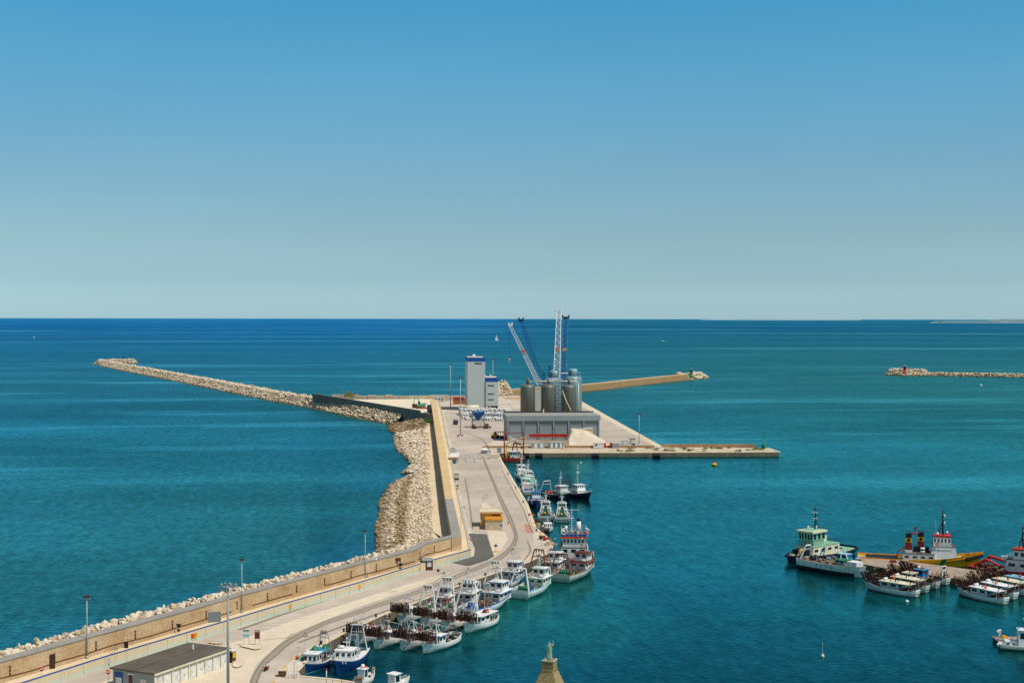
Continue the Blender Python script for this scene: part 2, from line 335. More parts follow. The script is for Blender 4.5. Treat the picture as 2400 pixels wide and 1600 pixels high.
# ------------------------------------------------------------------ sea
def sea_material():
    m = bpy.data.materials.new('sea_water'); t = NT(m)
    g = t.n('ShaderNodeNewGeometry'); pos = g.outputs['Position']
    xyz = t.n('ShaderNodeSeparateXYZ', {0: pos}); Y = xyz.outputs[1]; X = xyz.outputs[0]
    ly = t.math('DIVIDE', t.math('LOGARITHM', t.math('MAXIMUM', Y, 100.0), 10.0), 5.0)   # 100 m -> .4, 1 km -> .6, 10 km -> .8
    base = t.ramp(ly, [(0.46, (0.0002, 0.0135, 0.0171)), (0.52, (0.0006, 0.0234, 0.0288)), (0.58, (0.001, 0.0331, 0.0471)), (0.64, (0.0005, 0.0488, 0.0864)), (0.72, (0.0003, 0.0627, 0.1758)), (0.82, (0.0008, 0.0695, 0.2135)), (0.92, (0.0027, 0.0943, 0.2461)), (0.98, (0.0134, 0.1327, 0.2898)), (1.0, (0.0548, 0.2098, 0.3386))])  # last stops pale towards the horizon: haze put into the colour
    # wind patches and slicks at three sizes
    rot = t.n('ShaderNodeMapping', {0: pos, 2: (0, 0, rad(-9))}).outputs[0]
    n1 = t.noise(t.mapv(rot, (.0032, .0075, 1)), 1.0, 6, .6)
    n2 = t.noise(t.mapv(rot, (.0005, .0011, 1)), 1.0, 7, .65)
    n3 = t.noise(t.mapv(pos, (.012, .03, 1)), 1.0, 4, .6)
    far = t.n('ShaderNodeMapRange', {0: ly, 1: .6, 2: .74}).outputs[0]
    nn = t.math('ADD', t.math('MULTIPLY', n1, t.math('SUBTRACT', 1.0, far)), t.math('MULTIPLY', n2, far))
    var = t.n('ShaderNodeMapRange', {0: nn, 1: .35, 2: .68, 3: .82, 4: 1.2}).outputs[0]
    var2 = t.n('ShaderNodeMapRange', {0: n3, 1: .3, 2: .7, 3: .93, 4: 1.07}).outputs[0]
    col = t.mix(1.0, base, t.math('MULTIPLY', var, var2), 'MULTIPLY')
    # pale slicks: thin bands where the water is calmer
    s1 = t.noise(t.mapv(rot, (.0024, .010, 1)), 1.0, 7, .62); s2 = t.noise(t.mapv(rot, (.00022, .0009, 1)), 1.0, 8, .68)
    ss = t.math('ADD', t.math('MULTIPLY', s1, t.math('SUBTRACT', 1.0, far)), t.math('MULTIPLY', s2, far))
    slick = t.n('ShaderNodeMapRange', {0: ss, 1: .53, 2: .68, 3: 0.0, 4: .8}).outputs[0]
    slick = t.math('MULTIPLY', slick, t.n('ShaderNodeMapRange', {0: ly, 1: .53, 2: .6}).outputs[0])
    col = t.mix(slick, col, s2l('4a93b0'))
    # darker, bluer water over the deep pool against the rubble slope, lee patches, greener patches off the moored boats
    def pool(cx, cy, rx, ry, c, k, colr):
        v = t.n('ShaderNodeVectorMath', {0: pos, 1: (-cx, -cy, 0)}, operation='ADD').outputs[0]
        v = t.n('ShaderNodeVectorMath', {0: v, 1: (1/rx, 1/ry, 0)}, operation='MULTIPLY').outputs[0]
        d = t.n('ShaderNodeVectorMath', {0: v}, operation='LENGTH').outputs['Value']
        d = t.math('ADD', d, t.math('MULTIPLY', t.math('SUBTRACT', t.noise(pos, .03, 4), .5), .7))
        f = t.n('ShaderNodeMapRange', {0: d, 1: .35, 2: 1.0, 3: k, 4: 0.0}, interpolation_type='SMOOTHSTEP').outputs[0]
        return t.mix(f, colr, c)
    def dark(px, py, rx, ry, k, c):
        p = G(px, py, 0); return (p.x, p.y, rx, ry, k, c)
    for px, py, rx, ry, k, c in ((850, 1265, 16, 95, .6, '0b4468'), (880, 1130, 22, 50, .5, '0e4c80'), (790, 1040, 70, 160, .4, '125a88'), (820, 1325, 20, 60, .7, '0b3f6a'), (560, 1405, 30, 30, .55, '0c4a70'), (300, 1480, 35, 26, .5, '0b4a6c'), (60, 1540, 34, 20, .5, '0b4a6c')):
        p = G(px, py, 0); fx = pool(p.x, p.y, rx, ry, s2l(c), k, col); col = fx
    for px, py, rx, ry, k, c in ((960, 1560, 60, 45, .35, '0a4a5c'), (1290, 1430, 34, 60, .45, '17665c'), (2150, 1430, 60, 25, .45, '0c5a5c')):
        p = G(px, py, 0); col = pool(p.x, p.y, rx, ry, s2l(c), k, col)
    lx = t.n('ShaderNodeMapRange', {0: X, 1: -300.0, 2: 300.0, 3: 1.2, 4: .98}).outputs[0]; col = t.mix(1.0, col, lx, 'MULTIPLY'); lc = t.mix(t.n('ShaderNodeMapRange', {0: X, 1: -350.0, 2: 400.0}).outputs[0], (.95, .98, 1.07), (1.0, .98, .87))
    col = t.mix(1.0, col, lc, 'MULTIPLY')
    w1 = t.noise(t.mapv(pos, (.55, .8, 1)), 1.0, 5, .62); w2 = t.noise(t.mapv(pos, (.09, .16, 1)), 1.0, 4, .6)
    amp = t.math('MULTIPLY', t.n('ShaderNodeMapRange', {0: Y, 1: 150.0, 2: 2500.0, 3: 1.0, 4: .6}).outputs[0], t.n('ShaderNodeMapRange', {0: X, 1: -50.0, 2: 10.0, 3: 1.0, 4: .3}).outputs[0])
    h = t.math('ADD', t.math('MULTIPLY', w1, .42), t.math('MULTIPLY', w2, .35))
    bp = t.n('ShaderNodeBump', {'Strength': amp, 'Distance': .55, 'Height': h}).outputs[0]
    # small wave facets also darken / lighten the body colour a little
    r1 = t.noise(t.mapv(rot, (.34, .12, 1)), 1.0, 3, .6); r2 = t.noise(t.mapv(rot, (.11, .038, 1)), 1.0, 3, .6); r3 = t.noise(t.mapv(rot, (.028, .009, 1)), 1.0, 4, .6)
    fac = t.n('ShaderNodeMapRange', {0: w1, 1: .3, 2: .7, 3: .66, 4: 1.34}).outputs[0]; fac = t.math('MULTIPLY', fac, t.n('ShaderNodeMapRange', {0: r1, 1: .3, 2: .7, 3: .80, 4: 1.2}).outputs[0]); fac = t.math('MULTIPLY', fac, t.n('ShaderNodeMapRange', {0: r2, 1: .3, 2: .7, 3: .93, 4: 1.07}).outputs[0]); fac = t.math('MULTIPLY', fac, t.n('ShaderNodeMapRange', {0: r3, 1: .3, 2: .7, 3: .95, 4: 1.05}).outputs[0])
    col = t.mix(1.0, col, fac, 'MULTIPLY')
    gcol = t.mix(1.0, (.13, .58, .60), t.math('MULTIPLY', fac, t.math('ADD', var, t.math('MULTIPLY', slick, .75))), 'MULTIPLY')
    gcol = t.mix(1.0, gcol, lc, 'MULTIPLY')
    rgh = t.n('ShaderNodeMapRange', {0: ly, 1: .53, 2: .62, 3: .05, 4: .34}).outputs[0]
    dif = t.n('ShaderNodeBsdfDiffuse', {0: col}).outputs[0]
    gl = t.n('ShaderNodeBsdfAnisotropic', {0: gcol, 'Roughness': rgh, 'Normal': bp}).outputs[0]
    fr = t.n('ShaderNodeFresnel', {0: 1.33, 'Normal': bp}).outputs[0]
    k = t.n('ShaderNodeMapRange', {0: fr, 1: .02, 2: .5, 3: .04, 4: 0.85}).outputs[0]
    k = t.math('MULTIPLY', k, t.n('ShaderNodeMapRange', {0: ly, 1: .56, 2: .8, 3: 1.0, 4: .3}).outputs[0])
    t.out(t.n('ShaderNodeMixShader', {0: k, 1: dif, 2: gl}).outputs[0]); M['sea'] = m
sea_material()
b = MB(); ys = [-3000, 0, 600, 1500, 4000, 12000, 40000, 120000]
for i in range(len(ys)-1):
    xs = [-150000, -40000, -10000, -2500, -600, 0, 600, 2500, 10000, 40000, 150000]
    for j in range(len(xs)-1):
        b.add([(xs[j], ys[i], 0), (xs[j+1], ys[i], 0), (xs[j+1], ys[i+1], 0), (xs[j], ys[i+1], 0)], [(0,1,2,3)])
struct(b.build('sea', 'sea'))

# far coast on the right, pale with distance
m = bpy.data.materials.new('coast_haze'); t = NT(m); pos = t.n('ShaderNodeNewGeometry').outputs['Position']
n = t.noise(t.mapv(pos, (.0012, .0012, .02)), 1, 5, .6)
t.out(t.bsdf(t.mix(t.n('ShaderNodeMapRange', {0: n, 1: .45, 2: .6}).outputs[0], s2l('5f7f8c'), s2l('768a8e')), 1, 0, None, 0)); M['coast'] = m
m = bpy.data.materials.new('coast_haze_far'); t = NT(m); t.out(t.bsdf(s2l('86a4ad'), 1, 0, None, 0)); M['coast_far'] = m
def ridge(name, D, depth, pts, m):
    pl = resample([Vector((XD(px, D), D, h)) for px, h in pts], D*.0011); b = MB(); n = len(pl); vs = []
    for p in pl:
        h = max(2, p.z*(1+.35*noise.noise(p*.0016)+.22*noise.noise(p*.008)))
        vs += [(p.x, p.y, -5), (p.x*(1+depth*.12/D), p.y+depth*.12, h*.55), (p.x*(1+depth*.6/D), p.y+depth*.6, h), (p.x*(1+depth/D), p.y+depth, -5)]
    b.add(vs, [(4*i+k, 4*i+4+k, 4*i+5+k, 4*i+1+k) for i in range(n-1) for k in range(3)], True)
    return struct(b.build(name, m))
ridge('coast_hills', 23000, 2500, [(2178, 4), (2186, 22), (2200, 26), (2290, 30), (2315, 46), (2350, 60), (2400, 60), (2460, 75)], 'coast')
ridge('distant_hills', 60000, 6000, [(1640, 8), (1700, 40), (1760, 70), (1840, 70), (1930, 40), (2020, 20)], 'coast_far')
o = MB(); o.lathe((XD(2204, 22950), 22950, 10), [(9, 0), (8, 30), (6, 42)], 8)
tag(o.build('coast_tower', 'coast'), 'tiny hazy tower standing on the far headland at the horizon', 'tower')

# ------------------------------------------------------------------ quay platform
E_IN = [(1178,1081),(1203,1123),(1220,1151),(1239,1184),(1249,1213),(1258,1237),(1283,1257),(1298,1283),(1284,1298),(1238,1318),(1180,1338),(1120,1357),(1060,1379),(1000,1403),(900,1441),(820,1478),(770,1505),(735,1535),(700,1573),(706,1583),(790,1591),(858,1602),(1000,1626)]
poly = [(1170,1062),(1826,1059.5),(1799,1049.5),(1553,1046),(1365,941),(1345,927),(1200,926),(1095,931),(1010,935),(1012,1000),(1024,1060),(1040,1170),(1056,1258),(976,1314),(680,1396),(203,1534),(-60,1614),(-200,1680),(-200,2100),(1000,2100)]
qp = PX(poly)+PX(E_IN[::-1])
b = MB(); b.prism([(p.x, p.y) for p in qp], -4, QZ, 0, 1); struct(b.build('quay', ['quay_concrete', 'quay_face']))
# lighter coping along the water edges (a real step up of 12 cm)
def coping(name, pts, w, m, z0=QZ, h=.12, side=1):
    pl = PX(pts, z0); of = offset(pl, w*side); b = MB()
    for i in range(len(pl)-1):
        q = [pl[i], pl[i+1], of[i+1], of[i]]
        if side < 0: q = q[::-1]
        b.hexa([(v.x, v.y, z0+.004) for v in q], [(v.x, v.y, z0+h) for v in q])
    return struct(b.build(name, m))
coping('quay_edge', E_IN[:8], 1.1, 'edge_cream', side=-1)
coping('quay_edge', E_IN[8:19], 1.0, 'edge_cream', side=-1)
coping('quay_edge', E_IN[19:], .8, 'edge_cream', side=-1)
coping('quay_edge', [(1170,1062),(1400,1061),(1826,1059.5)], 1.0, 'edge_cream', side=1)
coping('quay_edge', [(1799,1049.5),(1826,1059.5)], 1.0, 'edge_cream', side=1)

z = QZ
# broad surfaces: port apron, cream strip by the outer edge, road concrete, rail bands, new asphalt
def patch(name, pts, dz, m):
    b = MB(); p = PX(pts, z+dz); poly = [(v.x, v.y) for v in p]
    a = sum(poly[i][0]*poly[(i+1) % len(poly)][1]-poly[(i+1) % len(poly)][0]*poly[i][1] for i in range(len(poly)))
    if a < 0: poly = poly[::-1]
    b.add([(x, y, z+dz) for x, y in poly], [tuple(range(len(poly)))]); return struct(b.build(name, m))
patch('port_apron', [(1364,952),(1534,1045),(1440,1046),(1340,1020),(1180,1000),(1150,1040),(1060,1046),(1048,1000),(1042,965),(1160,966),(1300,940)], .012, 'road_grey')
patch('outer_edge_strip', [(1365,941.5),(1553,1045.5),(1537,1045.5),(1364,952)], .016, 'edge_cream')
patch('pier_surface', [(1174,1061),(1824,1058.7),(1797,1050),(1190,1050.5)], .012, 'pier_top')
# road up the mole and round the bend
roadL = cr(PX([(1048,1046),(1062,1100),(1078,1150),(1090,1200),(1104,1245),(1114,1290),(1100,1306),(1015,1330),(870,1377),(680,1433),(450,1503),(230,1566),(100,1604),(-40,1648)]))
roadR = cr(PX([(1165,1066),(1188,1120),(1206,1155),(1224,1190),(1236,1215),(1246,1245),(1250,1275),(1225,1305),(1160,1335),(1010,1388),(820,1466),(700,1533),(640,1600),(600,1700)]))
strip('road', roadR, roadL, z+.008, 'road_grey')
bandO = cr(PX([(1128,1068),(1134,1083),(1153,1130),(1172,1178),(1189,1215),(1202,1245),(1203,1262),(1189,1285),(1153,1311),(1076,1343),(1000,1374),(833,1430),(756,1456),(680,1493),(640,1522),(605,1558),(584,1600),(576,1660)]))
bandI = cr(PX([(1131,1068),(1139,1083),(1160,1130),(1183,1178),(1201,1215),(1212,1245),(1214,1262),(1203,1287),(1166,1315),(1086,1349),(1003,1382),(833,1441),(757,1467),(684,1507),(652,1534),(622,1562),(605,1600),(598,1660)]))
strip('rail_track_bed', bandI, bandO, z+.02, 'rail_band')
paint('rail_steel', '625c54', rust=.3)
def thin(name, pl, w, zz, m): strip(name, offset(pl, -w/2), offset(pl, w/2), zz, m)
thin('rail', offset(bandO, .35), .15, z+.028, 'rail_steel'); thin('rail', offset(bandI, -.35), .15, z+.028, 'rail_steel')
patch('asphalt_turn', [(1098,1249.5),(1141,1251),(1149,1278),(1158,1303),(1142,1312),(1098,1326),(1057,1318),(1111,1302),(1113,1285)], .032, 'asphalt_dark')
patch('concrete_apron', [(1141,1243),(1184,1246),(1190,1262),(1178,1285),(1158,1302)], .016, 'road_pale')
patch('tarmac_patch', [(1143,1177),(1166,1178),(1186,1205),(1196,1222),(1180,1226),(1163,1196)], .014, 'road_grey')
patch('pale_bay', [(0,1700),(230,1600),(560,1500),(700,1448),(870,1395),(1000,1355),(1060,1340),(1000,1368),(833,1424),(680,1486),(600,1556),(575,1620),(570,1700)], .014, 'road_pale')
paint('marking', 'ddd4c2', rough=.9, var=.25, scale=3); paint('marking_yellow', 'd0a02c', rough=.9, var=.3, scale=3); paint('marking_red', 'b58072', rough=.9, var=.25, scale=3); paint('skid', '85796a', rough=.9, var=.3)
b = MB()
for cx, cy, n, dx, dy, w in ((1000,1352,7,-13,5.6,34),(925,1380,8,-14,6.2,40),(790,1416,9,-15,7,46),(700,1440,9,-16,7.4,50),(620,1480,5,-18,9,46)):
    for i in range(n):
        px, py = cx+dx*i+random.uniform(-2,2), cy+dy*i
        a, c = G(px-w/2, py+1.2, z), G(px+w/2, py-1.6, z); q = offset([a, c], -.16); r = offset([a, c], .16)
        b.add([(v.x, v.y, z+.024) for v in (q[0], q[1], r[1], r[0])], [(0,1,2,3)])
struct(b.build('road_marking', 'marking'))
b = MB()
for l in ([(1217,1222),(1231,1246)], [(640,1600),(690,1535)]):
    pl = cr(PX(l), 8)
    for i in range(0, 8, 2):
        q = offset(pl[i:i+2], -.15); r = offset(pl[i:i+2], .2); b.add([(v.x, v.y, z+.024) for v in (q[0], q[1], r[1], r[0])], [(0,1,2,3)])
struct(b.build('yellow_marking', 'marking_yellow'))
patch('red_bay_marking', [(1227,1226),(1242,1229),(1251,1248),(1234,1248)], .022, 'marking_red')
for k, (l, w) in enumerate((([(1236,1268),(1243,1290),(1228,1312)], .5), ([(1090,1120),(1100,1180),(1108,1240)], .5), ([(700,1505),(830,1457),(980,1405),(1090,1362)], .9), ([(560,1475),(690,1430),(870,1372),(1020,1325)], 1.2), ([(610,1500),(690,1492),(760,1490)], .3), ([(1080,1010),(1130,1030),(1150,1062)], .8))):
    thin('tyre_marks', cr(PX(l)), w, z+.018+.001*k, 'skid')
thin('drain_joint', cr(PX([(1190,945),(1205,960),(1230,985)])), .35, z+.03, 'rail_steel')
thin('drain_joint', cr(PX([(1060,1160),(1078,1240)])), .12, z+.03, 'rail_steel')

# ------------------------------------------------------------------ terrace with its blue-capped retaining wall
TZ = 4.0
front = PX([(-90,1646),(57,1600),(249,1539),(450,1480),(680,1411.5),(841,1366),(986,1322),(1015,1313),(1103,1289),(1097,1255),(1080,1187),(1070,1140),(1053,1050),(1041,996),(1032,950),(1026,936)], TZ)
foot = PX([(-90,1628),(86,1576),(203,1541),(450,1470),(567,1434),(680,1402),(856,1353.6),(976,1321),(1000,1306),(1078,1286),(1056,1200),(1040,1100),(1030,1030),(1022,980),(1018,936)], TZ)
m = bpy.data.materials.new('retaining_paint'); tt = NT(m); pos = tt.n('ShaderNodeNewGeometry').outputs['Position']
zz = tt.n('ShaderNodeSeparateXYZ', {0: pos}).outputs[2]; nz = tt.noise(pos, .7, 6, .7)
k = tt.n('ShaderNodeMapRange', {0: tt.math('ADD', zz, tt.math('MULTIPLY', nz, 1.6)), 1: 3.3, 2: 3.8, 3: .8, 4: 0.0}).outputs[0]
col = tt.mix(k, s2l('cbbd9d'), s2l('b3c6b6')); st = tt.noise(tt.mapv(pos, (.9, .9, .05)), 1.5, 5, .7)
col = tt.mix(tt.n('ShaderNodeMapRange', {0: st, 1: .55, 2: .75, 3: 0.0, 4: .6}).outputs[0], col, s2l('93805f'))
tt.out(tt.bsdf(col, .9)); M['retaining'] = m
b = MB(); b.prism([(p.x, p.y) for p in front+foot[::-1]], QZ-.5, TZ, 0, 1); struct(b.build('terrace', ['terrace', 'retaining']))
def wall_run(b, pl, th, z0, z1):
    of = offset(pl, th)
    for i in range(len(pl)-1):
        q = [pl[i], pl[i+1], of[i+1], of[i]]; b.hexa([(v.x, v.y, z0) for v in q], [(v.x, v.y, z1) for v in q])
rt = thing('retaining_wall', 'low cream retaining wall with a blue top rail beside the harbour road', 'wall', (front[4].x, front[4].y, QZ))
inv = Vector((front[4].x, front[4].y, QZ))
loc = lambda pl: [p-inv for p in pl]
b = MB(); wall_run(b, offset(loc(front[:9]), -.12), .35, 0, 2.12); b.build('wall_body', 'retaining', rt)
b = MB(); wall_run(b, offset(loc(front[:7]), -.16), .3, 2.14, 2.30); wall_run(b, offset(loc(front[7:9]), -.16), .3, 2.14, 2.30); b.build('top_rail', 'sky_blue' if 0 else 'clad_blue', rt)
b = MB()
for p in resample(loc(front[:9]), 6.0): b.box(p.x-.12, p.x+.12, p.y-.3, p.y-.05, 0, 2.1)
b.build('pilaster', 'retaining', rt)
for px, c in ((456, 'yellow_bright'), (678, 'yellow_bright'), (841, 'yellow_bright'), (983, 'yellow_bright'), (450, 'orange_red'), (252, 'white_old')):
    i = min(range(len(front[:8])-1), key=lambda i: abs((1200+front[i].x*FPX/front[i].y)-px) if 0 else 0)
    best = min(resample(front[:9], .5), key=lambda p: abs(1200+p.x*FPX/p.y-px)); q = best-inv
    b = MB(); b.obox((q.x+.1, q.y-.35, 1.2), (.9, .06, 1.0), rad(20)); b.build('wall_marker', c, rt)
# light handrail on the upper stretch
b = MB(); pl = resample([p for p in front[8:]], 6)
for p in pl: b.tube(p, p+Vector((0,0,1.1)), .05, n=4)
for h in (1.1, .6): b.path([p+Vector((0,0,h)) for p in pl], .06, 4)
tag(b.build('handrail', 'light_blue'), 'thin pale blue handrail along the edge of the raised terrace', 'railing')

# ------------------------------------------------------------------ the long stone sea wall (near run) and its continuation up the mole
WZ = 7.8
wf = foot[:9]+[foot[9]]
nw = thing('sea_wall', 'long tan stone harbour wall with grey coping, from the lower left corner to the bend', 'wall', (wf[4].x, wf[4].y, TZ))
o0 = Vector((wf[4].x, wf[4].y, TZ)); lw = [p-o0 for p in wf]
b = MB(); wall_run(b, lw, 2.3, -3, WZ-TZ-.02); b.build('wall_body', 'sea_wall_stone', nw)
b = MB(); wall_run(b, offset(lw, -.12), 2.5, WZ-TZ, WZ-TZ+.22); b.build('coping', 'wall_top', nw)
concrete('stain', '6b4a30', '7d5a3c', '4a3222', .5)
b = MB()
rs = resample(lw, 2.5)
for i in range(len(rs)-1):
    a, c = rs[i], rs[i+1]
    if noise.noise(Vector((i*.11, 3, 0))) < .22:
        h = .9+.35*noise.noise(Vector((i*.23, 0, 0))); h2 = .9+.35*noise.noise(Vector(((i+1)*.23, 0, 0)))
        q = offset([a, c], -.05); r = offset([a, c], .05)
        b.hexa([(q[0].x,q[0].y,h-.12),(q[1].x,q[1].y,h2-.12),(r[1].x,r[1].y,h2-.12),(r[0].x,r[0].y,h-.12)], [(q[0].x,q[0].y,h+.12),(q[1].x,q[1].y,h2+.12),(r[1].x,r[1].y,h2+.12),(r[0].x,r[0].y,h+.12)])
b.build('cable_run', 'stain', nw)
for p in resample(lw, 11)[1:]:
    b = MB(); 
    for k in range(3): b.obox((p.x, p.y-.08, 1.3+k*.62), (.42, .12, .38), rad(22))
    b.build('weep_hole', 'rust_dark', nw)
for px, w_, h_, m_ in ((489, 5.2, 2.1, 'clad_dark'), (927, 2.6, .9, 'brown_paint'), (1067, 1.2, 2.2, 'rust_dark'), (117, 1.7, 2.6, 'rust_dark')):
    best = min(resample(wf, .5), key=lambda p: abs(1200+p.x*FPX/p.y-px)); q = best-o0
    b = MB(); b.obox((q.x, q.y-.06, (2.6 if px == 927 else h_/2+.1)), (w_, .3, h_), rad(24)); b.build('wall_opening', m_, nw)
b = MB(); rl = PX([(1082,1257),(1061,1167),(1044,1052),(1030,987),(1021,935)], WZ); ll = PX([(1059,1260),(1044,1175),(1026,1052),(1015,976),(1009,935)], WZ)
rl = [rl[0]]+cr(rl[1:], 3); 
ur = thing('mole_wall', 'straight high sea wall with broad warm stone top leading up the mole to the silos', 'wall', (rl[0].x, rl[0].y, TZ))
o1 = Vector((rl[0].x, rl[0].y, TZ))
rr = resample([p for p in PX([(1082,1257),(1061,1167),(1044,1052),(1030,987),(1021,935)], WZ)], 17); lf = resample(PX([(1059,1260),(1044,1175),(1026,1052),(1015,976),(1009,935)], WZ), 17)
n = min(len(rr), len(lf)); rr[-1] = rr[-1]; b = MB(); bt = MB(); btw = MB(); random.seed(3)
for i in range(n-1):
    h = 0 if i < 6 else random.uniform(-.12, .12)
    q = [rr[i]-o1, rr[i+1]-o1, lf[i+1]-o1, lf[i]-o1]
    b.hexa([(v.x, v.y, -4) for v in q], [(v.x, v.y, WZ-TZ-.05+h) for v in q])
    (bt if i < 5 else btw).hexa([(v.x, v.y, WZ-TZ-.05+h) for v in q], [(v.x, v.y, WZ-TZ+.12+h) for v in q])
b.build('wall_body', 'sea_wall_stone', ur); bt.build('coping', 'wall_top', ur); btw.build('coping', 'wall_top_warm', ur)

# seaward promenade behind the high wall
lfw = PX([(1059,1260),(1044,1175),(1026,1052),(1015,976),(1009,935)], WZ)
prom = PX([(1012,1290),(1013,1244),(1009,1167),(1004,1109),(1001,1050),(996,1000),(985,982)], 3.5)
b = MB(); pp = [(p.x, p.y) for p in prom]+[(p.x+.6, p.y) for p in lfw[::-1]]+[(XD(1075,398), 409)]
b.prism(pp, -2, 3.5); struct(b.build('seaward_promenade', 'terrace'))

# ------------------------------------------------------------------ yard, dark wall, far parapet
YZ = 4.0
b = MB(); yp = [G(760,936,YZ), G(1014,934.5,YZ), G(1013,985,YZ), G(1000,984,YZ)]+[P(984,964,912), P(735,925,1116)]
b.prism([(p.x, p.y) for p in yp], -3, YZ); struct(b.build('yard', 'yard_cream'))
d0 = G(732,935.5,6.2); d1 = G(984,979.5,6.0); ang = math.atan2(d1.y-d0.y, d1.x-d0.x); L = (d1-d0).length
dw = thing('concrete_wall', 'tall dark grey concrete wall slanting along the inner end of the rock breakwater', 'wall', (d0.x, d0.y, 4), ang)
b = MB(); b.box(0, L, 0, .7, -1, 6.8); b.build('wall_body', 'wall_dark', dw)
b = MB(); b.box(0, L, -.03, .85, 6.8, 6.95); b.build('coping', 'wall_top', dw)
paint('seam', '3f3d38')
b = MB()
for k in range(1, int(L/9)): b.box(k*9-.06, k*9+.06, -.04, 0, 2, 6.8)
b.build('panel_joint', 'seam', dw)
e0 = Vector((d1.x, d1.y, 4)); e1 = G(1014,986,5.0)
b = MB(); b.hexa([(e0.x,e0.y,3),(e1.x,e1.y,3),(e1.x,e1.y+1,3),(e0.x,e0.y+1,3)], [(e0.x,e0.y,9.6),(e1.x,e1.y,9.2),(e1.x,e1.y+1,9.2),(e0.x,e0.y+1,9.6)])
tag(b.build('end_wall', 'wall_dark'), 'short grey wall closing the gap between the dark slanting wall and the sea wall', 'wall')
px0, px1 = XD(778,1157), XD(1092,1157)
b = MB(); x = px0; random.seed(5)
while x < px1:
    w = random.uniform(5, 9); b.box(x, x+w-.25, 1157+random.uniform(0,.3), 1161, 3, 6.9+random.uniform(-.6,.7)); x += w
tag(b.build('parapet', 'block_stone'), 'pale block parapet along the seaward edge behind the yard', 'wall')
b = MB(); b.box(XD(1019,1150), XD(1041,1150), 1148, 1150, 2, 6.8)
hw = tag(b.build('white_wall', 'white_old'), 'whitish wall with three small dark round holes behind the tall lamp mast', 'wall')
for px in (1023, 1034.5, 1046): pass
for q in (1022.5, 1029.5, 1036.5):
    b = MB(); b.tube((XD(q,1148), 1147.95, 4.6), (XD(q,1148), 1147.7, 4.6), .6, n=10); b.build('hole', 'black_paint', hw)
b = MB(); b.box(0, 11, 0, 4, 0, 4.6)
hh = thing('terracotta_shed', 'low terracotta coloured shed with a dark red roof left of the white tower', 'shed', (XD(1062,1120), 1120, 2)); b.build('wall', 'old_red', hh)
b = MB(); b.hexa([(-.4,-.4,4.6),(9,-.4,4.6),(9,4.4,4.6),(-.4,4.4,4.6)], [(-.2,1.5,5.7),(8,1.5,5.7),(8,2.5,5.7),(-.2,2.5,5.7)]); b.build('roof', 'deep_red', hh)

# ------------------------------------------------------------------ far mole to the green lighthouse
mt = [P(1168,929.5,1255), P(1230,927,1290), P(1370,918,1349), P(1500,903,1475), P(1615,890,1608)]
for p in mt: p.z = 0
mt = cr(mt, 3)
fm = thing('stone_mole', 'old tan stone mole curving out behind the silos to the green light', 'breakwater', tuple(mt[0]))
loc = [p-mt[0] for p in mt]; b = MB(); b2 = MB(); b3 = MB()
for i in range(len(loc)-1):
    t0, t1 = i/(len(loc)-1), (i+1)/(len(loc)-1); h0 = 4.6+2.3*min(1, t0*2.2); h1 = 4.6+2.3*min(1, t1*2.2)
    q = [loc[i], loc[i+1]]; r = offset(q, 9)
    b.hexa([(q[0].x,q[0].y,-2),(q[1].x,q[1].y,-2),(r[1].x,r[1].y,-2),(r[0].x,r[0].y,-2)], [(q[0].x,q[0].y,h0-.4),(q[1].x,q[1].y,h1-.4),(r[1].x,r[1].y,h1-.4),(r[0].x,r[0].y,h0-.4)])
    b2.hexa([(q[0].x,q[0].y,h0-.4),(q[1].x,q[1].y,h1-.4),(r[1].x,r[1].y,h1-.4),(r[0].x,r[0].y,h0-.4)], [(q[0].x,q[0].y,h0),(q[1].x,q[1].y,h1),(r[1].x,r[1].y,h1),(r[0].x,r[0].y,h0)])
    s_ = offset(q, -.8); b3.hexa([(s_[0].x,s_[0].y,-1),(s_[1].x,s_[1].y,-1),(q[1].x,q[1].y,-1),(q[0].x,q[0].y,-1)], [(s_[0].x,s_[0].y,1.0),(s_[1].x,s_[1].y,1.0),(q[1].x,q[1].y,1.0),(q[0].x,q[0].y,1.0)])
b.build('mole_wall_face', 'far_mole_stone', fm); b2.build('mole_top', 'shore_brown', fm); b3.build('footing', 'quay_face', fm)
patch('shore_strip', [(1168,931),(1220,929),(1345,928),(1362,940),(1290,944),(1195,936)], .014, 'shore_brown')

# ------------------------------------------------------------------ rocks
def rock_verts(r, rnd, sub=1):
    t = (1+5**.5)/2
    vs = [(-1,t,0),(1,t,0),(-1,-t,0),(1,-t,0),(0,-1,t),(0,1,t),(0,-1,-t),(0,1,-t),(t,0,-1),(t,0,1),(-t,0,-1),(-t,0,1)]
    fs = [(0,11,5),(0,5,1),(0,1,7),(0,7,10),(0,10,11),(1,5,9),(5,11,4),(11,10,2),(10,7,6),(7,1,8),(3,9,4),(3,4,2),(3,2,6),(3,6,8),(3,8,9),(4,9,5),(2,4,11),(6,2,10),(8,6,7),(9,8,1)]
    R = Matrix.Rotation(rnd.uniform(0, 6.28), 3, 'Z') @ Matrix.Rotation(rnd.uniform(0, 6.28), 3, 'X')
    sc = Vector((rnd.uniform(.75,1.3), rnd.uniform(.65,1.1), rnd.uniform(.5,.9)))*(r/1.9)
    out = []
    for v in vs:
        w = Vector(v)*rnd.uniform(.72, 1.18); w = R @ w; out.append(Vector((w.x*sc.x, w.y*sc.y, w.z*sc.z)))
    return out, fs
